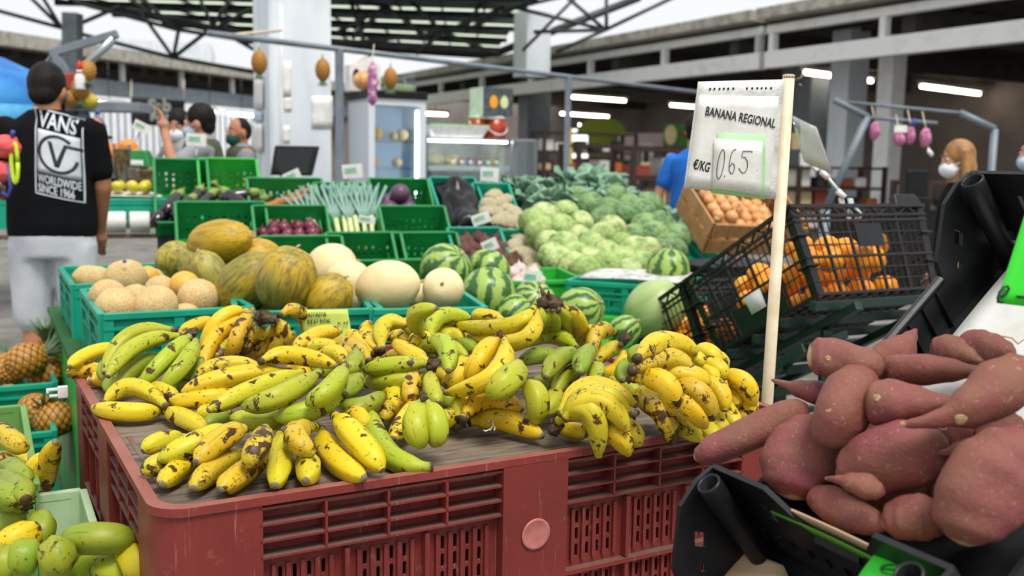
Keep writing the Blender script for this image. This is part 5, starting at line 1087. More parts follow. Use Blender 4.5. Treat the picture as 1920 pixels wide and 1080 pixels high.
# stand below
dst = thing('display_stand', 'dark sloping stand under the green vegetable crates', 'stand', frame(DO - DN_*.222, DU, DV, DN_))
dinv = dst.matrix_world.inverted(); dmid = [dinv @ (m @ V3((.2, .2, 0))) for m in D.values()]
ystep = {}
q = MB(); q.bx(min(p.x for p in dmid)-.2, max(p.x for p in dmid)+.25, min(p.y for p in dmid)-.1, max(p.y for p in dmid)+.25, -.03, 0); q.obj('sloped_top', m_dark, dst, False)
for x in (min(p.x for p in dmid)-.1, -.1, max(p.x for p in dmid)+.2):
    for y in (min(p.y for p in dmid), max(p.y for p in dmid)+.2):
        a = dst.matrix_world @ V3((x, y, -.03)); MB().tube([dinv @ a, dinv @ V3((a.x, a.y, 0))], .03, 6).obj('leg', m_steel, dst)
def heap(M, kind, m, n, x0, x1, y0, y1, z0, r, name, label, cat, group, layers=2, sq=1, jit=.25):
    """loose heap inside crate space, lower layers first"""
    st = 2*r*.95; nx = max(1, int((x1-x0)/st)); ny = max(1, int((y1-y0)/st)); k = 0
    for l in range(layers):
        for j in range(ny - (l > 0)):
            for i in range(nx - (l > 0)):
                if k >= n: return
                x = x0 + (i+.5+.5*(l > 0))*st + rng.uniform(-jit, jit)*r; y = y0 + (j+.5+.5*(l > 0))*st + rng.uniform(-jit, jit)*r
                place(kind, m, name, M @ V3((x, y, z0 + r + l*r*1.5 + rng.uniform(0, .2)*r)), r*rng.uniform(.85, 1.1), label, cat, group, None, sq); k += 1
def aub(M, x, y, z, a, el, label, group, s=1):
    T = M @ M4.Translation((x, y, z)) @ M4.Rotation(a, 4, 'Z') @ M4.Rotation(el, 4, 'Y')
    t = thing('aubergine', label, 'aubergine', T, group)
    if 'aub' not in FM_:
        q = MB(); q.lathe([(.001, -.11), (.024, -.105), (.037, -.07), (.039, -.03), (.033, .02), (.025, .07), (.016, .10), (.001, .105)], 14); FM_['aub'] = q.mesh('aubergine_body'); FM_['aub'].materials.append(m_aub)
        q = MB(); q.lathe([(.028, .055), (.027, .08), (.018, .108), (.006, .112), (.005, .14), (.001, .142)], 8); FM_['aubc'] = q.mesh('aubergine_cap'); FM_['aubc'].materials.append(m_calyx)
    link('fruit_body', FM_['aub'], t); link('calyx', FM_['aubc'], t)
for i in range(8): aub(D['e1'], .04 + .027*i + .02*(i % 2), .09 + .05*(i % 3), .085 + .04*(i % 2), R_(60 + rng.uniform(-35, 35)), R_(80), 'glossy aubergine in the upper left darker green crate', 'aubergines in the darker crate')
for i in range(8): aub(D['e2'], .14 + .026*(i % 5), .08 + .045*(i % 3), .085 + .04*(i//3), R_(rng.uniform(0, 180)), R_(80), 'glossy aubergine piled right in the brighter green crate', 'aubergines in the brighter crate')
for i in range(3): aub(D['e2'], .05 + .02*i, .33 - .12*i, .085, R_(70), R_(85), 'glossy aubergine lying along the left side of the brighter crate', 'aubergines along the crate side')
heap(D['on'], 'onion', m_onion, 9, .24, .43, .06, .22, .11, .036, 'onion', 'brown onion in the corner of the nearly empty green crate', 'onion', 'brown onions in the green crate', 2)
heap(D['ro'], 'onion', m_redon, 46, .02, .365, .02, .34, .085, .034, 'red_onion', 'red onion in the green crate below the orange yams', 'onion', 'red onions in the green crate', 2)
def root(M, a, b, r, m, name, label, cat, group):
    a, b = M @ V3(a), M @ V3(b); q = MB(); n = 10; c = (a+b)*.5; q.tube([a + (b-a)*(k/n) + Z*.006*sin(k*1.7) - c for k in range(n+1)], [r*v for v in (.25, .6, .85, 1, 1, .95, .9, .8, .65, .45, .2)], 10, True, lambda th, t: 1 + .08*sin(3*th + 9*t)); o = q.obj(name, m, None, True, 0, M4.Translation(c)); tag(o, label, cat, group)
for i, (a, b, r) in enumerate((((.02, .20, .10), (.36, .26, .16), .026), ((.05, .12, .09), (.40, .16, .12), .03), ((.03, .05, .06), (.22, .10, .09), .032), ((.15, .04, .08), (.38, .08, .10), .028), ((.2, .3, .12), (.41, .3, .19), .022))):
    root(D['ca'], a, b, r, m_cass, 'yam', ['longest orange yam lying at the back of its green crate', 'thick orange yam in the middle of its green crate', 'short orange yam at the front left of its green crate', 'pale tipped orange yam at the front right of its green crate', 'slim orange yam sticking out right over its green crate'][i], 'yam', 'orange yams in the green crate')
for i in range(8):
    x = .03 + .034*i; t = thing('leek', 'leek standing in a green crate, fanned dark green tops', 'leek', D['le'] @ M4.Translation((x, .05 + .03*(i % 2), .03)) @ M4.Rotation(R_(-55), 4, 'X') @ M4.Rotation(R_(rng.uniform(-14, 8) - (9-i)*1.0), 4, 'Y'), 'leeks in the green crate')
    q = MB(); q.tube([(0, 0, 0), (0, 0, .10), (0, 0, .2)], [.016, .014, .014], 8); q.obj('white_shaft', m_leekw, t)
    q = MB()
    for k in range(5): a = (k-2)*.16; q.quad((-.012, .003*k, .18), (.012, .003*k, .18), (.010 + a*.28, .003*k, .40 + .02*(k % 2)), (-.004 + a*.28, .003*k, .41), .002, 3, .004)
    q.obj('green_top', m_leekg, t)
heap(D['pu'], 'plum', m_plum, 9, .02, .33, .02, .26, .085, .056, 'purple_cabbage', 'purple cabbage in the green crate below the fridge', 'cabbage', 'purple cabbages in the green crate', 2)
for i in range(6): root(D['cu'], (.05 + .035*i, .04 + .02*(i % 2), .04 + .02*(i % 2)), (.12 + .045*i, .22, .07), .021, m_cucu, 'cucumber', 'dark green cucumber in the crate below the leeks', 'cucumber', 'cucumbers in the green crate')
for i in range(10): root(D['pe'], (.10 + .027*i, .06, .05), (.12 + .027*i, .16 + .02*(i % 3), .07), .018, m_calyx, 'green_pepper', 'long green pepper in the crate below the red onions', 'pepper', 'green peppers in the green crate')
for i in range(16): root(D['ct'], (.33 + .05*(i % 4), .06 + .04*(i//4), .10 + .02*(i % 3)), (.40 + .05*(i % 4), .13 + .04*(i//4), .14), .013, m_carrot, 'carrot', 'small orange carrot at the end of the lowest green crate', 'carrot', 'carrots beside the watermelon')
q = MB(); T = D['bg']
vs = []; n = 18
for i in range(n+1):
    for j in range(n+1):
        u, w = i/n, j/n; z = .13 + .06*w + .05*mnoise.noise(V3((u*4, w*4, 2))) + .05*sin(pi*u)
        if u in (0, 1) or w in (0, 1): z -= .05
        vs.append(T @ V3((.01 + u*.25, .02 + w*.50, z)))
q.add(vs, [(i*(n+1)+j, (i+1)*(n+1)+j, (i+1)*(n+1)+j+1, i*(n+1)+j+1) for i in range(n) for j in range(n)]); o = q.obj('plastic_bag', m_bag); tag(o, 'glossy black plastic bag spread over the teal crate', 'bag'); md_ = o.modifiers.new('s', 'SOLIDIFY'); md_.thickness = .003
def spots(pts, kind, m, r, name, label, cat, group, h, sq=1):
    for px, py in pts: place(kind, m, name, PP(px, py, DO - DN_*h, DN_), r*rng.uniform(.88, 1.1), label, cat, group, (M4.Rotation(rng.random()*6, 4, 'Z') @ M4.Rotation(rng.uniform(.1, .6), 4, 'X')) if kind == 'cauliflower' else None, 1.15 if kind == 'cauliflower' else sq)
spots(((928, 368), (915, 385), (938, 384), (952, 396), (930, 400), (945, 412), (962, 402), (975, 412), (922, 372), (960, 420), (934, 418), (948, 378), (978, 424), (912, 400)), 'cauliflower', m_caul, .05, 'cauliflower', 'small cauliflower in the upper teal crate beside the black bag', 'cauliflower', 'cauliflowers in the upper crate', .06, .9)
spots(((960, 444), (978, 455), (968, 466), (992, 462), (1003, 470), (985, 480), (1010, 488), (998, 495), (1025, 488), (1018, 505), (1030, 512), (1042, 505), (1005, 512), (970, 480), (1022, 472), (1040, 495), (990, 446)), 'cauliflower', m_caul, .055, 'cauliflower', 'small cauliflower in the lower teal crate right of the beetroots', 'cauliflower', 'cauliflowers in the lower crate', .06, .9)
spots(((858, 440), (875, 452), (895, 445), (915, 440), (935, 450), (885, 466), (905, 470), (870, 470), (925, 465), (942, 466), (890, 482), (862, 456), (940, 440), (910, 455)), 'beet', m_beet, .042, 'beetroot', 'earthy purple beetroot in the teal crate below the black bag', 'beetroot', 'beetroots in the teal crate', .06)
spots(((915, 485), (935, 478), (950, 488), (960, 500), (940, 500), (925, 498), (965, 486)), 'beet', m_beet2, .042, 'earthy_yam', 'brown earthy yam at the front of the beetroot crate', 'yam', 'earthy yams before the beetroots', .06)
for x, y, Y in ((962, 512, 4.4), (985, 520, 4.35), (975, 505, 4.5), (1000, 512, 4.4), (1010, 527, 4.3), (990, 535, 4.25), (970, 530, 4.3)):
    place('onion', m_gark, 'shallot', PY(x, y, Y), .034, 'papery pink shallot behind the front watermelons', 'shallot', 'shallots behind the watermelons')
M_ = yawm(PY(945, 545, 4.25), R_(20)); crate('display_crate', 'green crate of shallots behind the front watermelons', 'crate', M_ @ M4.Translation((0, -.02, -.06)), .36, .3, .12, m_lime, None, .1, 'slot')
# cabbages: heap on the wide crate
cpos = []
def cab_at(px, py, Y, r, m): cpos.append((PY(px, py, Y), r, m))
for (px, py) in ((1020, 405), (1060, 398), (1052, 425), (1012, 432), (1090, 418), (1085, 445), (1030, 455), (1060, 462), (1128, 440), (1110, 462), (1075, 478), (1150, 430), (1165, 460), (1140, 478), (1108, 492), (1075, 500), (1050, 490), (1170, 488), (1190, 470), (1140, 500), (1200, 495), (1035, 480), (1000, 415), (1178, 510), (1215, 470), (1100, 510)):
    cab_at(px, py, 5.55 - (py-400)*.0075 + rng.uniform(-.05, .05), rng.uniform(.072, .088), m_cab)
for (px, py) in ((1105, 385), (1140, 395), (1170, 405), (1180, 385), (1210, 425), (1150, 370), (1200, 400), (1225, 445), (1235, 420), (1215, 385), (1250, 460), (1190, 445), (1130, 415), (1240, 480), (1265, 445), (1080, 372), (1262, 470)):
    cab_at(px, py, 5.8 - (py-380)*.006, rng.uniform(.075, .10), m_cab2)
for p_, r, m in cpos:
    place('cabbage', m, 'cabbage', p_, r, 'pale green cabbage in the big heap right of the cauliflowers' if m is m_cab else 'darker leafy cabbage at the back right of the cabbage heap', 'cabbage', 'pale cabbages in the heap' if m is m_cab else 'dark cabbages behind the heap', None, .95)
# collard bunches
def leaf(q, T, ln, w, curl, ph):
    n, k = 8, 6; vs = []
    for i in range(n+1):
        u = i/n
        for j in range(k+1):
            v_ = (j/k-.5)*2; wd = w*sin(pi*min(1, .12 + u*.85))**.7; vs.append(T @ V3((v_*wd, curl*ln*u*u*.5 + .034*sin(11*u + ph + 3*v_)*v_*v_ + .25*wd*abs(v_), ln*(u - .25*curl*u*u))))
    q.add(vs, [(i*(k+1)+j, i*(k+1)+j+1, (i+1)*(k+1)+j+1, (i+1)*(k+1)+j) for i in range(n) for j in range(k)])
for i, (px, py, Y, s) in enumerate(((985, 372, 6.1, 1), (1030, 366, 6.15, 1), (1070, 362, 6.1, 1), (1110, 358, 6.15, 1.15), (1145, 372, 6.0, 1), (1008, 388, 5.9, .9), (1052, 384, 5.9, .9), (1090, 388, 5.85, .9), (1130, 385, 5.9, .9), (1165, 388, 5.9, .9), (968, 362, 6.2, .9), (1215, 405, 5.9, .8), (1245, 418, 5.9, .8), (1270, 440, 5.8, .7))):
    p_ = PY(px, py + 22, Y); t = thing('collard_bunch', 'loose bunch of blue green collard leaves behind the cabbages', 'greens', M4.Translation(p_), 'collard bunches behind the cabbages')
    for k in range(12):
        a = k*2.4 + i; q = MB(); T = M4.Rotation(a, 4, 'Z') @ M4.Rotation(rng.uniform(.1, .8), 4, 'X'); leaf(q, T, .19*s*rng.uniform(.8, 1.15), .092*s, rng.uniform(-.9, -.2), a); o = q.obj('leaf', m_kale, t); sd_ = o.modifiers.new('s', 'SOLIDIFY'); sd_.thickness = .002
# low bed under the cabbages and the greens
# wooden crate with onions, right of the cabbages
wc0 = PY(1268, 395, 5.0); wx = (PY(1318, 478, 4.7) - wc0); wl = wx.length; wx = wx.normalized(); wy = V3((.62, .72, .28)); wy = (wy - wx*wy.dot(wx)).normalized(); wz = wx.cross(wy)
WM = frame(wc0, wx, wy, wz); wt_ = thing('wooden_crate', 'tilted wooden crate of brown onions behind the orange crates', 'crate', WM)
def wslat(x0, x1, y0, y1, z0, z1): MB().bx(x0, x1, y0, y1, z0, z1).obj('slat', m_crwood, wt_, False, .003)
for k in range(2): wslat(0, wl, -.012, 0, .02 + k*.09, .095 + k*.09); wslat(0, wl, .5, .512, .02 + k*.09, .095 + k*.09); wslat(wl, wl+.012, 0, .5, .02 + k*.09, .095 + k*.09); wslat(-.012, 0, 0, .5, .02 + k*.09, .095 + k*.09)
for k in range(5): wslat(k*wl/5, k*wl/5 + .06, 0, .5, 0, .012)
for x in (.01, wl-.035):
    for y in (.0, .475): wslat(x, x+.025, y, y+.025, 0, .2)
heap(WM, 'onion', m_onion, 70, .01, wl-.01, .01, .49, .02, .033, 'onion', 'brown onion in the tilted wooden crate', 'onion', 'onions in the wooden crate', 4)
q = MB(); a_ = WM @ V3((wl*.6, .3, -.02)); q.T = yawm((a_.x-.2, a_.y-.1, 0), R_(20)); q.bx(0, .5, 0, .4, 0, a_.z-.12); tag(q.obj('display_box', m_dark, None, False, .01), 'dark stand under the wooden onion crate', 'stand')
# price tickets on stalks among the vegetables
def ticket(px, py, Y, w, h, tilt, label, stalk=.12, colr=None):
    p_ = PY(px, py, Y); t = thing('price_ticket', label, 'ticket', M4.Translation(p_) @ M4.Rotation(tilt, 4, 'Y'))
    q = MB(); q.box((0, 0, 0), (w, .002, h)); q.obj('ticket_card', m_paper, t, False)
    q = MB(); q.box((-w*.1, -.0015, h*.05), (w*.6, .001, h*.4)); q.obj('printed_picture', mat('printed meadow', '#7fae6a', .6, '#9cc4d6', 60), t, False)
    q = MB(); q.tube([(0, .002, -h/2), (.01, .01, -h/2-stalk)], .004, 6); q.obj('stalk', m_clear, t)
for a in ((548, 330, 5.9, .10, .06, R_(-25), 'tilted price ticket below the till screen', .06), (529, 362, 5.7, .075, .06, 0, 'small price ticket standing in the orange yams'), (688, 412, 5.3, .09, .04, R_(8), 'price ticket beside the leeks'), (661, 321, 6.4, .13, .09, R_(-6), 'illustrated price ticket beside the fridge foot'),
          (902, 410, 5.4, .10, .06, R_(-20), 'grey price ticket below the black plastic bag'), (919, 460, 5.0, .08, .06, R_(-25), 'price ticket standing in the beetroots'), (998, 521, 4.2, .08, .06, R_(5), 'price ticket standing in the shallots'), (918, 327, 6.1, .11, .085, R_(3), 'illustrated ticket before the deli showcase'),
          (368, 262, 6.0, .12, .075, R_(3), 'illustrated ticket on a white stalk before the aproned vendor', .34), (265, 238, 6.2, .10, .06, R_(25), 'tilted ticket held up left of the black banner vendors', .3)):
    ticket(*a)
# ---------------------------------------------------------------- drinks fridge, pillar papers, till, deli case
p_ = PY(692, 300, 9.1); FRM = frame(V3((p_.x, p_.y, 0)), U, V, Z)                      # near left corner of its door front
fr = thing('drinks_fridge', 'tall white glass door fridge right of the pillar', 'fridge', FRM)
fw, fd, fh = .56, .60, 1.84
q = MB(); q.bx(0, fw, fd-.04, fd, 0, fh); q.bx(0, .03, .05, fd, 0, fh); q.bx(fw-.03, fw, .05, fd, 0, fh); q.bx(0, fw, .05, fd, 0, .25); q.bx(0, fw, .05, fd, fh-.04, fh); q.obj('cabinet', m_chrome, fr, False, .008)
q = MB(); q.bx(-.01, fw+.01, -.01, fd, fh, fh+.07); q.obj('black_header', m_dark, fr, False, .006)
q = MB(); q.plate(rect(0, fw, .2, fh), [rect(.06, fw-.06, .28, fh-.06)], .04, M4.Translation((0, .03, 0)) @ M4.Rotation(pi/2, 4, 'X')); q.obj('door_frame', m_chrome, fr, False, .004)
q = MB(); q.bx(.05, fw-.05, .03, .036, .27, fh-.05); q.obj('door_glass', m_glass, fr, False)
q = MB(); q.bx(-.02, .0, -.04, .0, .75, 1.05); q.obj('door_handle', m_dark, fr, False, .004)
q = MB(); q.bx(fw-.075, fw-.05, .06, .08, .3, fh-.1); q.obj('lamp_strip', m_fled, fr, False)
m_bluein = mat('cool fridge lining', '#c4d3ea', .5)
q = MB(); q.bx(.03, fw-.03, fd-.06, fd-.042, .26, fh-.05); q.obj('lining', m_bluein, fr, False)
for z in (.6, .95, 1.2, 1.45): q = MB(); q.bx(.035, fw-.04, .08, fd-.06, z, z+.012); q.obj('shelf', m_clear, fr, False)
for i, (x, z, m, r) in enumerate(((.16, 1.525, m_orange, .06), (.13, 1.27, m_orange, .055), (.42, 1.52, m_pot, .06), (.37, 1.26, m_pot, .05), (.33, 1.51, m_pot, .045), (.38, .66, m_calyx, .05), (.42, 1.0, m_plum, .04))):
    place('plum', m, 'packed_fruit', FRM @ V3((x, .25, z - .0)), r, ['orange half on the top shelf of the fridge', 'orange half on the second shelf of the fridge', 'pale pack on the top shelf of the fridge', 'pale pack on the second shelf of the fridge', 'small pale pack in the middle of the top fridge shelf', 'green pack low in the fridge', 'dark fruit on the third shelf of the fridge'][i], 'packed fruit')
# things on the fridge
fz = fh + .07
q = MB(); q.prism([(0, 0), (.30, 0), (.30, .24), (.15, .34), (0, .24)], .16, M4.Rotation(pi/2, 4, 'X')); bh = q.obj('cardboard_box', m_paper, None, False, .004, FRM @ M4.Translation((-.08, .45, fz))); tag(bh, 'pale house shaped box with an oval hole on top of the fridge', 'box')
q = MB(); q.ell((.06, -.165, .13), (.035, .01, .075), 12, 8); q.obj('oval_opening', m_dark, bh)
q = MB(); q.ell((0, 0, 0), (.12, .09, .085), 16, 10, None, lambda d, th, ph: 1 + .1*sin(5*th)); tag(q.obj('net_bag', m_onion, None, True, 0, FRM @ M4.Translation((.02, .12, fz + .085))), 'net bag of onions on top of the fridge', 'bag')
q = MB(); q.bx(.26, .50, .1, .4, 0, .16); tag(q.obj('punnet', m_glass, None, False, .01, FRM @ M4.Translation((0, 0, fz + .002))), 'clear plastic punnet on top of the fridge', 'punnet')
q = MB(); q.bx(.28, .48, .12, .38, .004, .07); tag(q.obj('salad_pack', m_leekw, None, False, .02, FRM @ M4.Translation((0, 0, fz + .004))), 'pale green salad inside the clear punnet on the fridge', 'salad')
# stall frame: thin bar on posts, with hung goods
b1 = PY(636, 92, 7.9); b2 = PZ(1066, 144, b1.z); bd = (b2-b1).normalized(); b0 = b1 - bd*1.15; b3 = b2 + bd*2.6
sf = thing('market_stall', 'thin grey steel bar on two posts carrying hung pineapples', 'stall frame', M4.Translation((b1.x, b1.y, 0)))
o_ = -V3((b1.x, b1.y, 0)); MB().tube([b0 + o_, b3 + o_], .022, 8).obj('cross_bar', m_steel, sf)
for p_ in (b1, b2): q = MB(); q.box(V3((p_.x, p_.y, p_.z/2)) + o_, (.06, .06, p_.z)); q.obj('post', m_steel, sf, False, .004)
tw = PY(527, 60, 7.3); q = MB(); q.tube([b1 - bd*1.0 + o_, PY(527, 57, 8.6) + o_], .012, 6); q.obj('tie_rod', m_cream, sf)
def hang(px, py, label, r=.056, h=.085):
    d = ray(px, py); best = min((abs((960 + 0)), 0) for _ in (0,)); 
    # point of the bar above this picture column
    t = min((abs((lambda s: (s.x/ s.y) - d.x/d.y)(b1 + bd*k*.02)), k*.02) for k in range(-140, 140))[1]
    bp = b1 + bd*t; p_ = PY(px, py, bp.y - .05); t_ = pineapple(label, M4.Translation(p_) @ M4.Rotation(pi, 4, 'X'), r, h, 'pineapples hung on the stall bar', True, .55)
    q = MB(); q.tube([(0, 0, -h*.95), M4.Rotation(-pi, 4, 'X') @ (bp - p_)], .003, 5); q.obj('string', m_cream, t_); q = MB(); q.tube([(0, 0, -h*.9), (0, 0, -h-.03)], [.008, .006], 6); q.obj('stalk', m_calyx, t_)
hang(486, 117, 'left hung pineapple before the left face of the pillar'); hang(605, 131, 'middle hung pineapple before the front face of the pillar'); hang(732, 147, 'right hung pineapple above the fridge')
t = (V3((0, 0, 0))); p_ = PY(698, 158, 8.0); gb = thing('garlic_net', 'long purple net of garlic hanging from the bar before the fridge', 'net bag', M4.Translation(p_))
q = MB(); q.tube([(0, 0, .17 - k*.034) for k in range(11)], [.012, .03, .038, .034, .04, .034, .04, .034, .038, .03, .008], 12, True, lambda th, t: 1 + .1*sin(4*th + 20*t)); q.obj('net', m_purplenet, gb)
q = MB(); q.tube([(0, 0, .16), (.0, .1, .32)], .004, 5); q.obj('string', m_cream, gb)
# sheets of paper on the pillar
def pil(x0, x1, y0, y1, yy, label, m=m_paper):
    a = [PY(x, y, yy) for x, y in ((x0, y1), (x1, y1 + 2), (x1, y0 + 2), (x0, y0))]; q = MB(); q.quad(*a, .004, 4, .002); tag(q.obj('paper_sheet', m), label, 'paper')
PFY = (PC - V*.3).y
def onp(px, py): return PP(px, py, PC - V*.305, V)
def onl(px, py): return PP(px, py, PC - U*.305, U)
for (f, x0, x1, y0, y1, lab, m) in ((onp, 584, 624, 180, 241, 'large white notice on the front face of the pillar', m_paper), (onp, 531, 546, 115, 182, 'long paper strip high on the left of the pillar front', m_paper), (onp, 533, 547, 183, 208, 'crumpled paper strip below the long one on the pillar', m_paper), (onp, 531, 543, 236, 268, 'small paper low on the left of the pillar front', m_paper),
     (onl, 476, 492, 145, 205, 'tall white sheet on the left face of the pillar', m_paper), (onl, 475, 490, 210, 228, 'pale blue sheet on the left face of the pillar', m_maskb), (onl, 475, 491, 232, 285, 'pinkish sheet low on the left face of the pillar', m_paper)):
    q = MB(); q.quad(f(x0, y1), f(x1, y1), f(x1, y0), f(x0, y0), .004, 4, .001); tag(q.obj('paper_sheet', m), lab, 'paper')
q = MB(); q.tube([onp(527, y) for y in (10, 120, 230, 330)], .012, 6); tag(q.obj('conduit', m_beam), 'thin conduit running up the pillar corner', 'pipe')
# till
p_ = PY(545, 302, 6.9); tl_ = thing('till_screen', 'black till monitor standing before the pillar', 'screen', M4.Translation(p_) @ M4.Rotation(R_(-6), 4, 'Z'))
q = MB(); q.loft([[(-.15, 0, -.10), (.14, 0, -.10), (.14, .05, -.10), (-.15, .05, -.10)], [(-.135, .06, .105), (.175, .06, .105), (.175, .11, .105), (-.135, .11, .105)]]); q.obj('casing', m_dark, tl_, False, .008)
q = MB(); q.quad((-.12, -.004, -.085), (.12, -.004, -.085), (.15, .052, .085), (-.11, .052, .085), .003); q.obj('screen_panel', m_screen, tl_, False)
q = MB(); q.tube([(0, .06, -.08), (0, .09, -.30)], .03, 8); q.bx(-.12, .12, -.02, .18, -.32, -.30); q.obj('foot', m_dark, tl_, False)
cn = MB(); cn.T = yawm((p_.x - .22, p_.y - .1, 0), R_(18)); cn.bx(0, .85, 0, .6, 0, p_.z - .32); tag(cn.obj('counter', m_chrome, None, False, .01), 'pale sales counter under the till monitor', 'counter')
# deli showcase
p_ = PY(800, 300, 9.6); DM = frame(V3((p_.x, p_.y, 0)), U, V, Z); dc = thing('deli_showcase', 'glass deli showcase with jars right of the fridge', 'showcase', DM)
dl, dh = 1.22, 1.5
q = MB(); q.bx(0, dl, 0, .8, 0, .7); q.obj('base_cabinet', m_chrome, dc, False, .01)
q = MB(); q.bx(0, dl, .74, .78, .7, dh); q.obj('back_panel', m_beamdk, dc, False)
for z in (.82, 1.02, 1.22): q = MB(); q.bx(.02, dl-.25, .15, .72, z, z+.015); q.obj('shelf', m_clear, dc, False); q = MB(); q.bx(.02, dl-.25, .142, .150, z-.03, z+.02); q.obj('price_rail', m_paper, dc, False)
q = MB(); q.bx(0, dl, .04, .78, dh, dh+.015); q.obj('top_pane', m_clear, dc, False)
q = MB(); q.bx(.05, dl-.3, .1, .13, dh-.03, dh-.01); q.obj('lamp_strip', m_fled, dc, False)  # strip lamp added inside the showcase to brighten it
q = MB(); q.bx(0, dl, .02, .03, .7, dh); q.obj('front_pane', m_glass, dc, False)
for x in (.0, dl-.02, dl-.28): q = MB(); q.bx(x, x+.02, .02, .05, .7, dh); q.obj('edge_post', m_metal, dc, False)
jars = [('#8a2a22', 'dark red'), ('#b06a2a', 'amber'), ('#7a5a8a', 'violet'), ('#c9a23a', 'yellow'), ('#6b7a3a', 'olive')]
jm = [mat(n + ' preserve', h, .25) for h, n in jars]
def jar(M, m, label, group, r=.035, h=.085):
    t = thing('jar', label, 'jar', M, group); k = ('jar', m.name)
    if k not in FM_:
        q = MB(); q.lathe([(r*.9, 0), (r, .006), (r, h*.75), (r*.8, h*.86), (r*.8, h*.88)], 12); FM_[k] = q.mesh('jar_body'); FM_[k].materials.append(m)
        q = MB(); q.lathe([(r*.86, h*.86), (r*.88, h), (r*.1, h*1.01)], 12); FM_['jl'] = q.mesh('jar_lid'); FM_['jl'].materials.append(m_lid)
        q = MB(); q.quad((-r*.5, -r*1.02, h*.2), (r*.5, -r*1.02, h*.2), (r*.5, -r*1.02, h*.6), (-r*.5, -r*1.02, h*.6), .002); FM_['jp'] = q.mesh('jar_label'); FM_['jp'].materials.append(m_paper)
    link('jar_body', FM_[k], t); link('lid', FM_['jl'], t); link('paper_label', FM_['jp'], t)
for z, nm in ((.835, 'lowest'), (1.035, 'middle'), (1.235, 'top')):
    for i in range(9):
        if z > 1.2 and i < 3: continue
        c = [0, 0, 0, 1, 0][i % 5] if z < 1.2 else [2, 0, 4, 3, 1][i % 5]
        jar(DM @ M4.Translation((.08 + i*.098, .24, z)), jm[c], f'{jars[c][1]} preserve jar on the {nm} shelf of the deli showcase', f'{jars[c][1]} jars on the {nm} showcase shelf')
for i in range(3): q = MB(); q.ell((0, 0, 0), (.1, .09, .07), 14, 8); tag(q.obj('cheese', m_hone, None, True, 0, DM @ M4.Translation((.13 + .2*i, .55, 1.29))), ['pale cheese wheel at the left of the top showcase shelf', 'pale cheese wheel second from the left on the top showcase shelf', 'pale cheese wheel behind the violet jar in the showcase'][i], 'cheese')
q = MB(); q.loft([[(.0, .1, 0), (.52, .1, 0), (.52, .5, 0), (.0, .5, 0)], [(-.06, .06, .11), (.58, .06, .11), (.58, .54, .11), (-.06, .54, .11)]]); q.bx(-.06, .58, .06, .54, .11, .118)
tag(q.obj('plastic_tub', m_paper, None, False, .005, DM @ M4.Translation((.12, 0, dh+.017))), 'white plastic tub on the deli showcase', 'tub')
q = MB(); q.bx(-.06, .58, .06, .54, .118, .126); tag(q.obj('tub_lid', m_greenp, None, False, 0, DM @ M4.Translation((.12, 0, dh+.0175))), 'green lid on the white tub', 'lid')
for i, (x, r) in enumerate(((.70, .085), (.90, .125))):
    t = thing('sauce_bucket', ['smaller bucket of red sauce on the deli showcase', 'larger bucket of red sauce with a handle on the deli showcase'][i], 'bucket', DM @ M4.Translation((x, .35, dh+.017))); q = MB(); q.lathe([(r*.9, 0), (r, .2), (.001, .2)], 18); q.obj('sauce_fill', m_jar, t); q = MB(); q.lathe([(r*1.02, .2), (r*1.04, .215), (r*1.04, .225), (.001, .225)], 18); q.obj('lid', m_sleeve, t)
    q = MB(); q.tube([(r*1.03*cos(a), -r*1.03*abs(sin(a)), .17 - .13*abs(sin(a))) for a in [pi*k/10 for k in range(11)]], .006, 6); q.obj('bail_handle', m_paper, t)
q = MB(); q.bx(0, .34, 0, .30, 0, .28); fb = q.obj('carton', mat('dark printed carton', '#2e3438', .6, '#5a6468', 30), None, False, .003, DM @ M4.Translation((.70, .22, dh+.245))); tag(fb, 'carton printed with an orange and a yellow pear atop the sauce buckets', 'carton')
q = MB(); q.bx(-.004, 0, 0, .3, 0, .28); q.obj('white_side', m_paper, fb, False)
for x, m in ((.12, m_orange), (.24, m_leekw)):
    q = MB(); q.prism([(x + .045*cos(a)*(1 - .25*max(0, sin(a))), .14 + .065*sin(a)) for a in [2*pi*k/20 for k in range(20)]], .003, M4.Rotation(pi/2, 4, 'X')); q.obj('printed_fruit', m, fb, False)
# ---------------------------------------------------------------- left: fruit table behind the man
p_ = PY(180, 372, 5.3); TMx = frame(p_, DU, DVh, Z)
lt = thing('fruit_table', 'table with teal front holding apples behind the man in black', 'table', frame(V3((p_.x, p_.y, 0)), DU, DVh, Z))
tz = p_.z
q = MB(); q.bx(-.5, .36, 0, .9, tz-.04, tz); q.obj('tabletop', m_teal, lt, False, .006)
q = MB(); q.plate(rect(-.5, .36, tz-.16, tz-.04), [rrect(.22, .30, tz-.13, tz-.08, .01)], .02, M4.Translation((0, .0, 0)) @ M4.Rotation(pi/2, 4, 'X')); q.obj('front_apron', m_teal, lt, False)
q = MB(); q.bx(-.5, .3, -.06, 0, tz-.21, tz-.19); q.obj('roll_ledge', m_wood, lt, False)
for x in (-.1, .33): MB().tube([(x, .05, tz-.16), (x, .05, 0)], .02, 8).obj('leg', m_metal, lt)
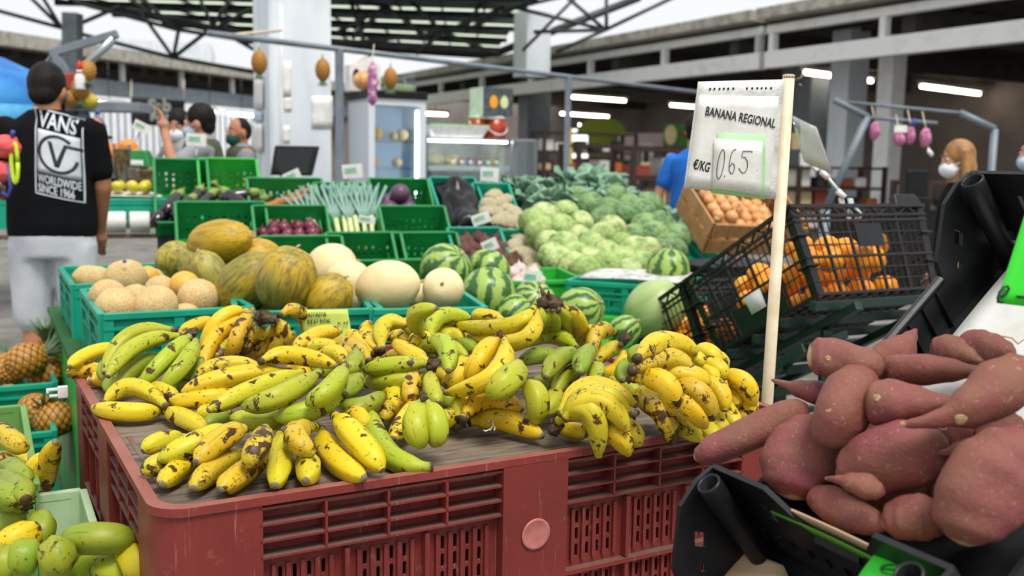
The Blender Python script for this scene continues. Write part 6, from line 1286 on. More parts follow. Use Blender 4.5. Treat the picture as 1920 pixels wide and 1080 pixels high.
for i, x in enumerate((-.02, .095, .215)):
    t = thing('bag_roll', ['left roll of white bags on the teal fruit table', 'middle roll of white bags on the teal fruit table', 'right roll of white bags on the teal fruit table'][i], 'roll', lt.matrix_world @ M4.Translation((x, -.04, tz-.125)) @ M4.Rotation(pi/2, 4, 'Y'))
    q = MB(); q.lathe([(.02, -.05), (.055, -.05), (.057, -.045), (.057, .045), (.055, .05), (.02, .05)], 20); q.obj('film_roll', m_paper, t)
    q = MB(); q.lathe([(.015, -.055), (.018, -.055), (.018, .055), (.015, .055)], 12); q.obj('core', m_card, t)
q = MB(); q.quad((-.45, .02, tz+.008), (.33, .02, tz+.008), (.33, .4, tz+.02), (-.45, .4, tz+.02), .004, 6, .004); tag(q.obj('paper_liner', m_paper, None, True, 0, lt.matrix_world), 'white paper under the yellow green apples', 'liner')
heap(lt.matrix_world, 'apple', m_apple, 26, -.2, .34, .03, .36, tz+.02, .036, 'apple', 'yellow green apple on the teal fruit table', 'apple', 'apples on the teal table', 2)
m_punn = mat('figs through clear punnet', '#6b4a2c', .4, '#a98a5c', 40)
for i, (px, py, Y, w, h) in enumerate(((206, 318, 5.75, .12, .045), (240, 322, 5.75, .12, .045), (275, 325, 5.75, .12, .045))):
    t = thing('punnet', ['leftmost clear punnet of brown fruit behind the apples', 'middle clear punnet of brown fruit behind the apples', 'right clear punnet of brown fruit behind the apples'][i], 'punnet', M4.Translation(PY(px, py, Y))); q = MB(); q.bx(-w*.46, w*.46, -.05, .05, -h*.9, h*.5); q.obj('fruit_fill', m_punn, t, False, .012); q = MB(); q.bx(-w/2, w/2, -.06, .06, -h, h); q.obj('clear_box', m_glass, t, False, .006)
t = thing('punnet', 'tall clear tub of brown fruit in front of the big oranges', 'punnet', M4.Translation(PY(229, 300, 5.72))); q = MB(); q.lathe([(.036, -.13), (.047, .06), (.001, .065)], 14); q.obj('fruit_fill', m_punn, t); q = MB(); q.lathe([(.039, -.135), (.052, .085), (.054, .09), (.001, .09)], 14); q.obj('clear_tub', m_glass, t)
b = MB(); b.T = lt.matrix_world; b.bx(-.5, .36, .40, .9, tz+.001, 1.158); tag(b.obj('display_box', m_dark, None, False, .01), 'dark stand under the punnets and big oranges', 'stand')
for i, (px, py, r) in enumerate(((188, 290, .055), (212, 286, .06), (240, 278, .06), (222, 296, .05), (250, 287, .045), (196, 300, .05))):
    place('orange', mat('pumpkin orange peel', '#f07c1e', .45, '#e8902e', 5) if i == 0 else bpy.data.materials['pumpkin orange peel'], 'big_orange', PY(px, py, 6.15), r, 'big orange fruit in the green tray behind the tall clear tub', 'fruit', 'big oranges at the left')
crate('display_crate', 'green tray of big oranges behind the man in black', 'crate', yawm(PY(160, 330, 6.2), DA) @ M4.Translation((0, -.1, 0)), .36, .34, .08, m_green, None, .07, 'slot')
t = thing('display_crate', 'small upturned green basket beside the big oranges', 'basket', M4.Translation(PY(263, 300, 6.1))); q = MB(); q.loft([[(-.07, -.06, -.04), (.08, -.06, -.04), (.08, .06, -.04), (-.07, .06, -.04)], [(-.045, -.04, .06), (.05, -.04, .06), (.05, .04, .06), (-.045, .04, .06)]]); q.obj('basket_body', m_green, t, False, .008); q = MB(); q.quad((-.06, -.064, -.03), (.04, -.064, -.03), (.04, -.06, -.0), (-.06, -.06, -.0), .002); q.obj('label_strip', m_paper, t, False)
# hanging scale frame and goods at the left
hz = thing('hanging_scale', 'grey bracket scale with a chute above the man in black', 'scale', M4.Translation(PY(150, 110, 6.6)) ); oh = hz.location.copy()
L3 = lambda x, y, Y=6.6: PY(x/3, y/3, Y) - oh
q = MB(); q.tube([L3(285, 300), L3(660, 190)], .035, 4); q.obj('beam_arm', m_steel, hz, False, .004)
q = MB(); q.tube([L3(310, 300), L3(385, 440)], .035, 4); q.tube([L3(300, 300), L3(265, 350)], .014, 6); q.obj('bracket', m_steel, hz, False)
q = MB(); q.tube([L3(640, 215), L3(500, 350), L3(440, 420)], [.03, .028, .02], 8); q.obj('clear_chute', m_metal, hz)
q = MB(); q.loft([[L3(370, 390) + V3((0, y, 0)) for y in (0, .1)] + [L3(370, 630) + V3((0, y, 0)) for y in (.1, 0)], [L3(410, 390) + V3((0, y, 0)) for y in (0, .1)] + [L3(420, 640) + V3((0, y, 0)) for y in (.1, 0)]]); q.obj('plate_back', m_steel, hz, False)
q = MB(); a_ = L3(370, 600); q.bx(a_.x, a_.x + .52, a_.y - .1, a_.y + .12, a_.z - .03, a_.z + .03); q.obj('shelf_plate', m_steel, hz, False, .004)
q = MB(); q.loft([[L3(470, 620) + V3((0, y, 0)) for y in (0, .06)] + [L3(430, 640) + V3((0, y, 0)) for y in (.06, 0)], [L3(580, 830) + V3((0, y, 0)) for y in (0, .06)] + [L3(540, 840) + V3((0, y, 0)) for y in (.06, 0)]]); q.obj('strut', m_steel, hz, False)
q = MB(); q.tube([L3(400, 630), V3((L3(400, 630).x, L3(400, 630).y, -oh.z))], .04, 8); q.obj('post', m_steel, hz)
for i, (x, y, rr) in enumerate(((490, 400, R_(160)), (452, 500, R_(175)), (390, 560, R_(80)))): pineapple(['orange pineapple hung upper right of the scale post', 'orange pineapple hung lower on the scale post', 'pineapple behind the head of the man in black'][i], M4.Translation(PY(x/3, y/3, 6.45)) @ M4.Rotation(rr, 4, 'X'), .055, .07, None, True, .5)
p_ = PY(500/3, 565/3, 6.5); q = MB(); q.ell((0, 0, 0), (.06, .05, .05), 14, 8); tag(q.obj('quince', m_apple, None, True, 0, M4.Translation(p_)), 'yellow fruit on the scale shelf behind the man', 'fruit')
t = thing('bottle', 'red capped sauce bottle hanging before the scale', 'bottle', M4.Translation(PY(150, 150, 6.4))); q = MB(); q.lathe([(.03, -.06), (.032, -.05), (.032, .02), (.02, .04), (.02, .06)], 12); q.obj('bottle_body', m_paper, t); q = MB(); q.lathe([(.021, .04), (.016, .10), (.005, .12)], 12); q.obj('cap', mat('red cap', '#c02a20', .4), t)
q = MB(); q.box((0, 0, 0), (.14, .08, .10)); tag(q.obj('jar_pack', m_jar, None, False, .01, M4.Translation(PY(133, 153, 6.5))), 'red and white jar pack left of the red capped bottle', 'jar')
t = thing('bottle', 'violet liqueur bottle right of the man in black', 'bottle', M4.Translation(PY(184, 238, 6.4))); q = MB(); q.lathe([(.05, -.055), (.052, .0), (.04, .03), (.014, .06), (.013, .085)], 14); q.obj('bottle_body', mat('violet glass', '#6a5a86', .2), t); q = MB(); q.lathe([(.016, .08), (.016, .1), (.001, .1)], 10); q.obj('cap', m_navy, t); q = MB(); q.bx(-.06, .07, -.05, .05, -.075, -.055); q.obj('tray', m_dark, t, False); q = MB(); q.bx(-.012, .012, -.012, .012, -.30, -.07); q.bx(-.10, .02, -.015, .015, -.31, -.29); q.obj('tray_post', m_steel, t, False)
# blue umbrella
p_ = PY(-58, 205, 8.2); um = thing('market_umbrella', 'blue market umbrella at the left picture edge', 'umbrella', M4.Translation(V3((p_.x, p_.y, 0)))); zt = PY(0, 95, 8.2).z
q = MB(); q.lathe([(.001, zt), (.30, zt-.06), (.66, zt-.22), (.92, zt-.45)], 10, False); o = q.obj('canopy', m_blueumb, um); s_ = o.modifiers.new('s', 'SOLIDIFY'); s_.thickness = .004
q = MB(); q.lathe([(.93, zt-.45), (.93, zt-.66)], 10, False); o = q.obj('valance', mat('pale blue umbrella band', '#4aa3cf', .6, '#2a78b8', 3), um); s_ = o.modifiers.new('s', 'SOLIDIFY'); s_.thickness = .004
MB().tube([(0, 0, zt), (0, 0, 0)], .025, 8).obj('pole', m_metal, um)
# black banner
YB = 27.0; KB = YB/12
a = [PY(x, y, YB) for x, y in ((246, 232), (343, 240), (347, 189), (245, 182))]; q = MB(); q.quad(*a, .012, 6, .02); bn_ = q.obj('banner', m_banner); tag(bn_, 'black hanging banner with white lettering behind the vendors', 'banner')
fl = M4.Rotation(pi/2, 4, 'X')
q = MB(); A_ = lambda x, y: PY(200 + x/6, 160 + y/6, YB-.1)
for s_, x, y, sz in (('S', 470, 290, .2), ('a', 555, 270, .15), ('b', 630, 290, .2), ('K', 490, 390, .17), ('i', 575, 415, .16), ('u', 620, 395, .16)): text_mb(q, s_, sz*KB, M4.Translation(A_(x, y)) @ fl, 1, .008, 0, .02)
q.obj('lettering', m_paper, bn_, False)
for x in (246, 345): pp = PY(x, 187, YB); MB().tube([pp, PY(x, 150, YB + 3)], .02, 5).obj('tie_cord', m_cream, bn_)
# ---------------------------------------------------------------- goods and racks in the hall
m_brown = mat('brown rack steel', '#3a2420', .6, '#2b1a18', 6)
m_mix = [mat(f'goods tone {i}', h, .6) for i, h in enumerate(('#8a3b30', '#c9b48a', '#3f4a33', '#d7d3cc', '#5b4636', '#b8632f', '#26262a'))]
def rack(px, Y, w, h, nsh, label, goods=True):
    p_ = PY(px, 300, Y); T = frame(V3((p_.x, p_.y, 0)), U, V, Z); t = thing('goods_rack', label, 'rack', T)
    for x in (0, w):
        for y in (0, .5): MB().bx(x-.03, x+.03, y-.03, y+.03, 0, h).obj('upright', m_brown, t, False)
    for k in range(nsh): MB().bx(0, w, 0, .5, .3 + k*(h-.35)/(nsh-1), .34 + k*(h-.35)/(nsh-1)).obj('shelf', m_brown, t, False)
    if goods:
        for k in range(nsh-1):
            x = .08; z = .345 + k*(h-.35)/(nsh-1)
            while x < w-.2:
                ww = rng.uniform(.12, .3); hh = rng.uniform(.1, .28); m = rng.choice(m_mix); nm = m.name
                o = MB().bx(x, x+ww, .1, .4, z, z+hh).obj('goods_box', m, None, False, .02, T); tag(o, {'0': 'dull red', '1': 'straw coloured', '2': 'dark green', '3': 'white', '4': 'brown', '5': 'orange', '6': 'black'}[nm[-1]] + ' pack on a shelf of the ' + label.replace('brown ', '', 1), 'pack', 'packs on the ' + label); x += ww + rng.uniform(.03, .2)
rack(1085, 14.0, 1.5, 1.55, 4, 'brown rack right of the thin grey post'); rack(1188, 13.2, 1.7, 1.5, 4, 'brown rack left of the blue shirted person'); rack(1020, 20, 2.2, 1.9, 5, 'tall far rack behind the deli showcase'); rack(1500, 15, 1.8, 1.3, 4, 'low rack behind the cream sign pole')
rack(1745, 11.5, 1.8, 1.15, 3, 'low rack behind the masked blond woman')
def hallpanel(x0, x1, y0, y1, Y, m, label, name='wall_panel'):
    a = [PY(x, y, Y) for x, y in ((x0, y1), (x1, y1), (x1, y0), (x0, y0))]; q = MB(); q.quad(*a, .06); o = q.obj(name, m, None, False); tag(o, label, 'panel'); return o
hallpanel(1158, 1243, 250, 275, 24, mat('pale pink board', '#dcc6c6', .7), 'pale pink fascia board over the far stall'); hallpanel(1158, 1198, 276, 345, 24.1, mat('pinkish board', '#d5bcbc', .7), 'pinkish upright board in the far stall'); hallpanel(1203, 1225, 268, 312, 23, m_paper, 'white upright board beside the pinkish one')
m_day = emis('daylit opening', (1, 1, 1), 1.6)  # glowing sheet stands in for daylight through an open doorway
op = hallpanel(1072, 1102, 242, 296, 27, m_day, 'glowing panel in place of a bright doorway at the far end of the hall', 'door_1'); tag(op, None, None, None, 'structure')
gs = hallpanel(1245, 1325, 232, 274, 22, mat('green stall sign', '#3f8a2e', .6, '#357a28', 5), 'green stall sign with a pale egg shape behind the banana sign', 'stall_sign')
q = MB(); c_ = PY(1258, 253, 21.9); q.ell(c_, (.14, .02, .22), 16, 10); q.obj('egg_shape', m_hone, gs); q = MB(); c_ = PY(1283, 252, 21.9); q.ell(c_, (.06, .02, .06), 10, 6); q.obj('red_dot', mat('red print', '#b5342a', .6), gs)
gv = hallpanel(1104, 1152, 252, 292, 25, mat('olive green oval', '#8a9a1e', .6), 'olive green rounded sign right of the glowing doorway panel', 'stall_sign')
q = MB(); pp = PY(1128, 252, 25); q.prism([(.62*cos(a), .42*sin(a)) for a in [pi*k/16 for k in range(17)]], .06, M4.Translation(pp + V3((0, .03, 0))) @ fl); q.obj('rounded_top', bpy.data.materials['olive green oval'], gv, False)
yp = hallpanel(1068, 1073, 240, 330, 15.5, mat('yellow strip', '#d2a81e', .6), 'yellow strip behind the thin grey post', 'post_strip')
hallpanel(1500, 1528, 285, 352, 16, m_paper, 'white poster sheet on the grey column', 'poster'); hallpanel(1484, 1525, 250, 280, 16.2, m_card, 'brownish picture on the grey column', 'poster')
# angled awning arm and hung nets by the white column
aw = thing('folding_awning', 'grey folding awning frame before the white column', 'awning frame', M4.Translation(PY(1560, 300, 8))); oa = aw.location.copy(); L4 = lambda x, y, Y=8: PY(1480 + x/4.155, 160 + y/4.155, Y) - oa
for a, b, r in (((350, 115), (610, 245), .026), ((610, 245), (280, 970), .03), ((430, 130), (1330, 215), .013), ((620, 250), (1150, 295), .015), ((1330, 215), (1600, 340), .028)): MB().tube([L4(*a), L4(*b)], r, 6).obj('bar', m_steel, aw)
a_ = L4(280, 970); MB().tube([a_, V3((a_.x, a_.y, -oa.z))], .04, 6).obj('leg', m_steel, aw)
a_ = L4(1600, 340); MB().tube([a_, V3((a_.x, a_.y, -oa.z))], .03, 6).obj('leg', m_steel, aw)
m_pinknet = mat('pink garlic net', '#a04a78', .7, '#d79ab8', 30)
for i, (x, y, rx, rz, Y) in enumerate(((665, 355, .042, .07, 8), (855, 420, .048, .055, 7.9), (945, 390, .036, .07, 7.9), (1060, 410, .046, .075, 7.9))):
    t = thing('garlic_net', ['pink net of garlic against the white column', 'pink garlic net below the white ticket', 'pink garlic net under the blue ribbon', 'pink garlic net with a white tag'][i], 'net bag', M4.Translation(L4(x, y, Y) + oa)); q = MB(); q.ell((0, 0, 0), (rx, rx*.8, rz), 14, 10, None, lambda d, th, ph: 1 + .1*sin(5*th)*sin(4*ph)); q.obj('net', m_pinknet, t); q = MB(); q.tube([(0, 0, rz*.9), (0, .1, rz + .08 + (.06 if i else .05))], .004, 5); q.obj('string', m_cream, t)
    if i == 3: q = MB(); q.quad((.01, -.02, -.11), (.05, -.02, -.15), (.065, -.02, -.12), (.02, -.02, -.07), .003); q.obj('tag', m_paper, t)
    if i == 2: q = MB(); q.tube([(0, 0, .06), (.015, 0, .1), (.03, 0, .13)], [.012, .022, .012], 8); q.obj('ribbon', m_navy, t)
    if i == 1: q = MB(); q.box((.0, -.02, .08), (.1, .004, .055)); q.obj('tag', m_paper, t, False)
# till monitor of the woman's stall
p_ = PY(1718, 345, 9.5); t = thing('till_screen', 'dark monitor on the counter left of the blond woman', 'screen', M4.Translation(p_)); q = MB(); q.box((0, 0, 0), (.20, .05, .26)); q.obj('casing', m_dark, t, False, .01); q = MB(); q.box((-.02, .05, -.18), (.3, .2, .12)); q.obj('foot', m_dark, t, False, .01)
c_ = MB(); c_.T = yawm((PY(1600, 300, 9.6).x, PY(1600, 300, 9.6).y-.1, 0), R_(10)); c_.bx(0, 2.2, 0, .6, 0, p_.z-.24); tag(c_.obj('counter', m_dark, None, False, .01), 'dark counter under the monitor by the blond woman', 'counter')
# ---------------------------------------------------------------- people
def bake(name, mb, mat_, parent, voxel=.009, it=6, m=None):
    me = mb.mesh('b'); o = link('b', me); r = o.modifiers.new('r', 'REMESH'); r.mode = 'VOXEL'; r.voxel_size = voxel; s = o.modifiers.new('s', 'SMOOTH'); s.factor = .5; s.iterations = it
    dg = bpy.context.evaluated_depsgraph_get(); nm = bpy.data.meshes.new_from_object(o.evaluated_get(dg)); bpy.data.objects.remove(o); bpy.data.meshes.remove(me)
    nm.name = name; nm.materials.clear(); nm.materials.append(mat_); nm.polygons.foreach_set('use_smooth', [True]*len(nm.polygons)); return link(name, nm, parent, m)
def cap(q, a, ra, b, rb):
    a, b = V3(a), V3(b); n = 6
    q.tube([a.lerp(b, k/n) for k in range(n+1)], [ra + (rb-ra)*k/n for k in range(n+1)], 12); q.ell(a, ra, 12, 8); q.ell(b, rb, 12, 8)
def rings(q, prof, n=24):
    q.loft([[V3((w*cos(2*pi*j/n), yo + d*sin(2*pi*j/n), z)) for j in range(n)] for z, w, d, yo in prof])
def hand_(q, wr_, d, side, curl=.35, palm=None):
    """palm, four bent fingers of unequal length and a thumb from the palm's side"""
    d = V3(d).normalized(); side = V3(side); side = (side - d*side.dot(d)).normalized(); n = d.cross(side); w = V3(wr_)
    q.ell(w + d*.045, (.04, .04, .03), 12, 8); cap(q, w, .026, w + d*.05, .03); cap(q, w + d*.05 - side*.02, .016, w + d*.08 - side*.026, .014); cap(q, w + d*.05 + side*.02, .016, w + d*.08 + side*.026, .014)
    for k, ln in enumerate((.068, .078, .072, .056)):
        b = w + d*.085 + side*(.028 - .019*k); e1 = b + (d + n*curl*.5).normalized()*ln*.5; e2 = e1 + (d + n*curl*1.6).normalized()*ln*.5; cap(q, b, .0105, e1, .0095); cap(q, e1, .0095, e2, .008)
    b = w + d*.03 + side*.03; e1 = b + (d*.6 + side*.75 + n*.2).normalized()*.04; e2 = e1 + (d*.9 + side*.3 + n*.3).normalized()*.032; cap(q, b, .014, e1, .012); cap(q, e1, .012, e2, .0095)
def person(label, M, H, arms, top, bottom, skin, hair, style='short', mask=None, bw=1.0, hy=0, hp=0, sleeve=.62, long_pants=True, vest=None, apron=None, group=None, belly=0, nk=0):
    """local: x right, y the way the chest faces, z up"""
    k = H/1.75; S = lambda x, y, z: V3((x*k, y*k, z*k)); t = thing('person', label, 'person', M, group)
    hc = S(0, .015, 1.625 - nk); HR = M4.Translation(hc) @ M4.Rotation(hy, 4, 'Z') @ M4.Rotation(hp, 4, 'X'); h = lambda x, y, z: HR @ V3((x*k, y*k, z*k))
    b = MB()
    hb_ = MB(); hb_.ell((0, -.005*k, .015*k), (.074*k, .095*k, .108*k), 20, 14); hb_.ell((0, .03*k, -.055*k), (.052*k, .056*k, .062*k), 16, 10); cap(hb_, (0, .085*k, .012*k), .011*k, (0, .104*k, -.022*k), .014*k)
    for s in (-1, 1): hb_.ell((s*.076*k, -.008*k, -.01*k), (.012*k, .022*k, .033*k), 10, 8); hb_.ell((s*.035*k, .076*k, -.02*k), (.02*k, .016*k, .02*k), 8, 6)
    hb_.ell((0, .088*k, -.060*k), (.026*k, .012*k, .008*k), 8, 6); hb_.ell((0, .084*k, -.072*k), (.022*k, .012*k, .009*k), 8, 6)
    b.T = HR; b.add(hb_.v, hb_.f); b.T = M4.Identity(4)
    cap(b, S(0, -.01, 1.42), .062*k*bw**.5, S(0, .0, 1.56), .055*k*bw**.5)
    rings(b, [(z*k, w*k*bw, d*k*bw, y*k) for z, w, d, y in ((.86, .13, .09, 0), (1.0, .15, .095, 0), (1.2, .15, .095, 0), (1.36, .17, .095, 0), (1.44, .08, .06, 0))])
    for (sx, (el, wr_)) in zip((-1, 1), arms):
        sh = S(sx*.185*bw, 0, 1.40); e = S(*el); w = S(*wr_); cap(b, sh, .052*k*bw, e, .040*k*bw**.5); cap(b, e, .040*k*bw**.5, w, .027*k); hand_(b, w, w-e, V3((-sx, .4, .1)) if abs((w-e).normalized().z) > .6 else V3((-sx*.5, 0, 1)), .35*1)
    for s in (-1, 1):
        cap(b, S(s*.085*bw, 0, .92), .085*k*bw, S(s*.10, .01, .50), .055*k); cap(b, S(s*.10, .01, .50), .054*k, S(s*.10, -.02, .30), .052*k); cap(b, S(s*.10, -.02, .30), .052*k, S(s*.10, -.01, .09), .034*k); cap(b, S(s*.10, -.02, .04), .034*k, S(s*.115, .14, .03), .028*k)
    bake('body', b, skin, t)
    # shirt
    q = MB(); rings(q, [(z*k, w*k*bw, d*k*bw, y*k) for z, w, d, y in ((.90, .185, .125, .0), (.96, .188, .13+belly*.6, belly*.3), (1.08, .183, .128+belly, belly*.4), (1.2, .182, .125+belly*.6, belly*.2), (1.32, .195, .122, 0), (1.40, .19, .108, -.005), (1.45, .115, .085, -.005), (1.485, .072, .068, -.005))])
    for (sx, (el, wr_)) in zip((-1, 1), arms):
        sh = S(sx*.178*bw, 0, 1.385); e = S(*el); m_ = sh.lerp(e, sleeve); cap(q, sh, .066*k*bw, m_, .062*k*bw**.6)
    shirt = bake('shirt', q, top, t, .010, 4)
    if vest:
        q = MB(); rings(q, [(z*k, w*k*bw, d*k*bw, y*k) for z, w, d, y in ((.92, .19, .14, 0), (1.1, .19, .145, 0), (1.3, .188, .14, 0), (1.42, .165, .118, 0), (1.465, .10, .09, 0))]); bake('vest', q, vest, t, .012, 4)
    if apron:
        q = MB(); n = 14; q.loft([[S(.17*sin(a)*w, (.145)*cos(a)*1.0, z) for a in [(-1.1 + 2.2*j/n) for j in range(n+1)]] + [S(.165*sin(a)*w, .128*cos(a), z) for a in [(1.1 - 2.2*j/n) for j in range(n+1)]] for z, w in ((.75, 1.0), (1.0, 1.0), (1.2, .95), (1.34, .6))]); q.obj('apron', apron, t)
    # trousers
    q = MB(); rings(q, [(z*k, w*k*bw, d*k*bw, 0) for z, w, d in ((.80, .17, .12), (.90, .18, .128), (.98, .172, .12))])
    for s in (-1, 1):
        cap(q, S(s*.088*bw, 0, .86), .098*k*bw, S(s*.105, .01, .52), .086*k*bw**.5)
        if long_pants: cap(q, S(s*.105, .01, .52), .075*k, S(s*.105, -.015, .12), .058*k)
    bake('trousers' if long_pants else 'shorts', q, bottom, t, .012, 4)
    if long_pants or True:
        for s in (-1, 1): q = MB(); cap(q, S(s*.10, -.03, .045), .044*k, S(s*.117, .15, .035), .037*k); q.bx(*[v*k for v in (s*.108-.04, s*.108+.04, -.07, .18, 0, .022)]); bake('shoe', q, m_dark if long_pants else m_paper, t, .010, 3)
    # hair and face
    q = MB(); q.T = HR
    if style == 'short': q.ell((0, -.016*k, .030*k), (.083*k, .098*k, .105*k), 22, 16, None, lambda d, th, ph: 1 + .035*mnoise.noise(d*9)); q.ell((0, -.05*k, -.025*k), (.066*k, .055*k, .06*k), 14, 10)
    if style == 'buzz': q.ell((0, -.020*k, .018*k), (.0765*k, .092*k, .108*k), 22, 16)
    if style == 'long':
        q.ell((0, -.016*k, .030*k), (.086*k, .100*k, .105*k), 22, 16)
        for j in range(13): a = pi*(1.02 + .96*j/12); q.tube([(.070*cos(a)*k, .075*sin(a)*k - .005, .06*k), (.088*cos(a)*k, .092*sin(a)*k, -.05*k), (.095*cos(a)*k, (.09*sin(a) + .01)*k, -.16*k), (.10*cos(a)*k, (.085*sin(a) + .02)*k, -.27*k - .02*(j % 3))], [.02*k, .026*k, .026*k, .008*k], 8)
    if style == 'bun': q.ell((0, -.018*k, .032*k), (.086*k, .102*k, .106*k), 22, 16); q.ell((0, -.115*k, .03*k), (.05*k, .045*k, .05*k), 14, 10)
    ho = bake('hair', q, hair, t, .007, 2)
    for s in (-1, 1):
        q = MB(); q.T = HR; q.ell((s*.031*k, .081*k, .012*k), .0095*k, 10, 8); eo = q.obj('eye', m_paper, t); q = MB(); q.T = HR; q.ell((s*.031*k, .0885*k, .012*k), .006*k, 8, 6); q.obj('iris', m_hair, eo)
        q = MB(); q.T = HR; q.tube([(s*.016*k, .0935*k, .034*k), (s*.034*k, .091*k, .039*k), (s*.052*k, .078*k, .033*k)], .0045*k, 6); q.obj('eyebrow', hair, t)
    if mask:
        q = MB(); q.T = HR; q.ell((0, .048*k, -.052*k), (.062*k, .066*k, .062*k), 20, 14, None, lambda d, th, ph: 1 + .10*max(0, d.y)**6); mo = q.obj('face_mask', mask, t)
        for s in (-1, 1): q = MB(); q.T = HR; q.tube([(s*.058*k, .06*k, -.03*k), (s*.078*k, .01*k, -.008*k), (s*.082*k, -.02*k, -.02*k), (s*.072*k, .02*k, -.05*k), (s*.056*k, .05*k, -.07*k)], .0022*k, 5); q.obj('ear_loop', mask, mo)
    return t, shirt
def stand_at(px, Y, yaw): p_ = PY(px, 300, Y); return yawm((p_.x, p_.y, 0), yaw)
def top_z(px, py, Y): return PY(px, py, Y).z
relax = (((-.27, -.03, 1.12), (-.27, .06, .88)), ((.27, -.03, 1.12), (.27, .06, .88)))
# man in black, seen from behind
MM = stand_at(93, 4.7, R_(8)); Hm = top_z(88, 120, 4.7)/ .967
man, shirt = person('man seen from behind in a black printed T-shirt and pale grey shorts', MM, Hm, (((-.30, .02, 1.13), (-.20, .24, 1.05)), ((.225, .03, 1.13), (.18, .13, .92))), m_tee, m_short, m_skin2, m_hair, 'short', m_dark, 1.07, R_(-6), R_(-14), .68, False, belly=.03, nk=.055)
# printed panel on the back: shapes laid on the cloth by projecting along the chest axis
from mathutils.bvhtree import BVHTree
dg = bpy.context.evaluated_depsgraph_get(); dg.update(); bv = BVHTree.FromObject(shirt, dg)
km = Hm/1.75
def on_back(x, z, off):
    z -= .25*(x - X0); loc = bv.ray_cast(V3((x, -1, z)), V3((0, 1, 0)))[0]
    return V3((x, (loc.y if loc else -.12) - off, z))
def print_mb(q, poly, holes=(), off=.004):
    tm = MB(); tm.plate(poly, holes, .001); bm_ = bmesh.new(); me = tm.mesh('x'); bm_.from_mesh(me); bmesh.ops.remove_doubles(bm_, verts=bm_.verts, dist=1e-6)
    for _ in range(3):
        es = [e for e in bm_.edges if e.calc_length() > .02]
        if es: bmesh.ops.subdivide_edges(bm_, edges=es, cuts=1); bmesh.ops.triangulate(bm_, faces=bm_.faces)
    bm_.verts.index_update(); q.add([on_back(v.co.x, v.co.y, off + v.co.z) for v in bm_.verts], [tuple(v.index for v in f.verts) for f in bm_.faces]); bm_.free()
def print_text(q, s, size, x, z, fw=1, off=.005, bold=.0):
    tm = MB(); text_mb(tm, s, size, M4.Identity(4), fw, .0005, 0, bold); me = tm.mesh('x'); bm_ = bmesh.new(); bm_.from_mesh(me)
    for _ in range(2):
        es = [e for e in bm_.edges if e.calc_length() > .02]
        if es: bmesh.ops.subdivide_edges(bm_, edges=es, cuts=1); bmesh.ops.triangulate(bm_, faces=bm_.faces)
    bm_.verts.index_update(); q.add([on_back(v.co.x + x, v.co.y + z, off + v.co.z) for v in bm_.verts], [tuple(v.index for v in f.verts) for f in bm_.faces]); bm_.free()
m_print = mat('pale grey screen print', '#c9d0d8', .8, '#b5bcc6', 12)
X0, X1, Zt, Zb = -.02, .175, 1.505, 1.115
zs = lambda f: Zb + (Zt-Zb)*f
q = MB(); print_mb(q, rect(X0, X1, Zb, Zt), [rect(X0+.006, X1-.006, Zb+.006, Zt-.006)]); q.obj('printed_border', m_print, shirt)
q = MB(); print_mb(q, rect(X0+.012, X1-.012, zs(.26), zs(.76))); q.obj('printed_panel', m_print, shirt)
cx_, cz_ = (X0+X1)/2 - .002, zs(.51); ro_, ri_ = .083, .070
ringp = [(cx_ + ro_*cos(R_(a)), cz_ + ro_*1.05*sin(R_(a))) for a in range(50, 351, 10)] + [(cx_ + ri_*cos(R_(a)), cz_ + ri_*1.05*sin(R_(a))) for a in range(350, 49, -10)]
q = MB(); print_mb(q, ringp, (), .0055); q.obj('printed_ring', m_ink, shirt)
vp = [(cx_-.042, cz_+.052), (cx_-.024, cz_+.052), (cx_-.004, cz_-.030), (cx_+.026, cz_+.052), (cx_+.098, cz_+.052), (cx_+.098, cz_+.038), (cx_+.036, cz_+.038), (cx_+.006, cz_-.058), (cx_-.012, cz_-.058)]
q = MB(); print_mb(q, vp, (), .0055); q.obj('printed_letter', m_ink, shirt)
q = MB(); print_text(q, 'VANS', .10, X0+.014, zs(.79), .62, .005, .002); q.obj('printed_lettering', m_print, shirt)
q = MB(); print_text(q, 'WORLDWIDE', .054, X0+.014, zs(.145), .50, .005, .001); q.obj('printed_lettering', m_print, shirt)
q = MB(); print_text(q, 'SINCE 1966', .052, X0+.014, zs(.035), .56, .005, .001); q.obj('printed_lettering', m_print, shirt)
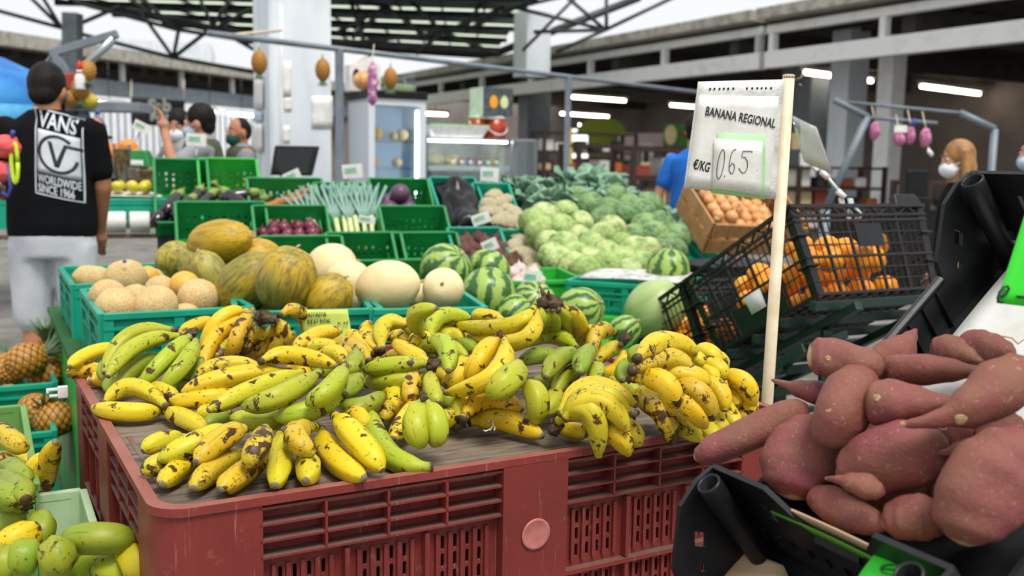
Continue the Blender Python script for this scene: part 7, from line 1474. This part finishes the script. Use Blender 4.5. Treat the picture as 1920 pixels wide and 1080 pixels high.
# bundle hung on his left elbow
a = PY(10, 300, 4.42); t = thing('cloth_bundle', 'coral cloth bundle hanging at the elbow of the man in black', 'bundle', M4.Translation(a))
q = MB(); q.ell((0, 0, .06), (.07, .05, .05), 16, 12, None, lambda d, th, ph: 1 + .28*mnoise.noise(d*3.1)); q.ell((-.02, 0, -.05), (.055, .045, .045), 16, 12, None, lambda d, th, ph: 1 + .28*mnoise.noise(d*3.4)); bake('cloth', q, m_coral, t, .007, 1)
q = MB(); q.tube([V3((.05 + .014*cos(x), -.02, -.01 + .09*sin(x))) for x in [2*pi*k/16 for k in range(17)]], .009, 8); q.obj('strap', m_neon, t)
q = MB(); q.tube([(.02, -.02, -.02), (.03, -.02, -.12), (.015, -.02, -.16), (-.01, -.02, -.14)], .009, 8); q.obj('buckle', m_navy, t); q = MB(); q.tube([(.045, -.02, .1), (.05, -.02, .13)], .01, 8); q.obj('strap_end', m_navy, t)
# vendors behind the crates
H1 = top_z(330, 207, 7.75)/.969; person('vendor in grey T-shirt with white mask and tied dark hair reaching left', stand_at(340, 7.75, R_(140)), H1, (((-.30, .15, 1.15), (-.30, .32, 1.05)), ((.34, .02, 1.22), (.58, .12, 1.17))), m_greyt, m_dark, m_skin, m_hair, 'bun', m_mask, .95, R_(35), R_(-15), .6, True, apron=m_paper, nk=.05)
H2 = top_z(372, 196, 6.4)/.963; person('dark haired vendor in olive gilet and green apron raising his forearm', stand_at(380, 6.4, R_(100)), H2, (((-.27, .15, 1.27), (-.22, .20, 1.50)), ((.26, .05, 1.12), (.2, .25, 1.0))), m_greyt, m_dark, m_skin, m_hair, 'short', m_maskb, 1.05, R_(-12), R_(-5), .6, True, vest=m_olivev, apron=m_apron, nk=.06)
H3 = top_z(445, 221, 7.9)/.969; person('vendor with cropped hair, bottle green mask and grey T-shirt under a vest', stand_at(452, 7.9, R_(120)), H3, (((-.26, .05, 1.14), (-.2, .25, 1.0)), ((.26, .02, 1.12), (.24, .2, .95))), m_greyt, m_dark, m_skin2, m_hair, 'buzz', m_maskg, 1.0, R_(12), R_(-4), .62, True, vest=m_olivev, nk=.05)
# hall visitors
Hb = 1.66; person('person in a blue T-shirt partly hidden by the banana sign', stand_at(1302, 7.4, R_(-25)), Hb, relax, m_bluet, m_navy, m_skin, m_hair, 'short', None, 1.0, 0, 0, .62)
Hw = top_z(1790, 263, 5.3); person('blond long haired woman in black with a white mask looking left', stand_at(1800, 5.3, R_(78)), Hw, relax, m_tee, m_dark, m_skin, m_blond, 'long', m_mask, .95, R_(14), R_(-6), .5)
He = top_z(1925, 258, 6.2); person('person in black with a light blue mask cut off at the right edge', stand_at(1938, 6.2, R_(100)), He, relax, m_tee, m_dark, m_skin, m_hair, 'short', m_maskb, 1.0, R_(10), 0, .6)
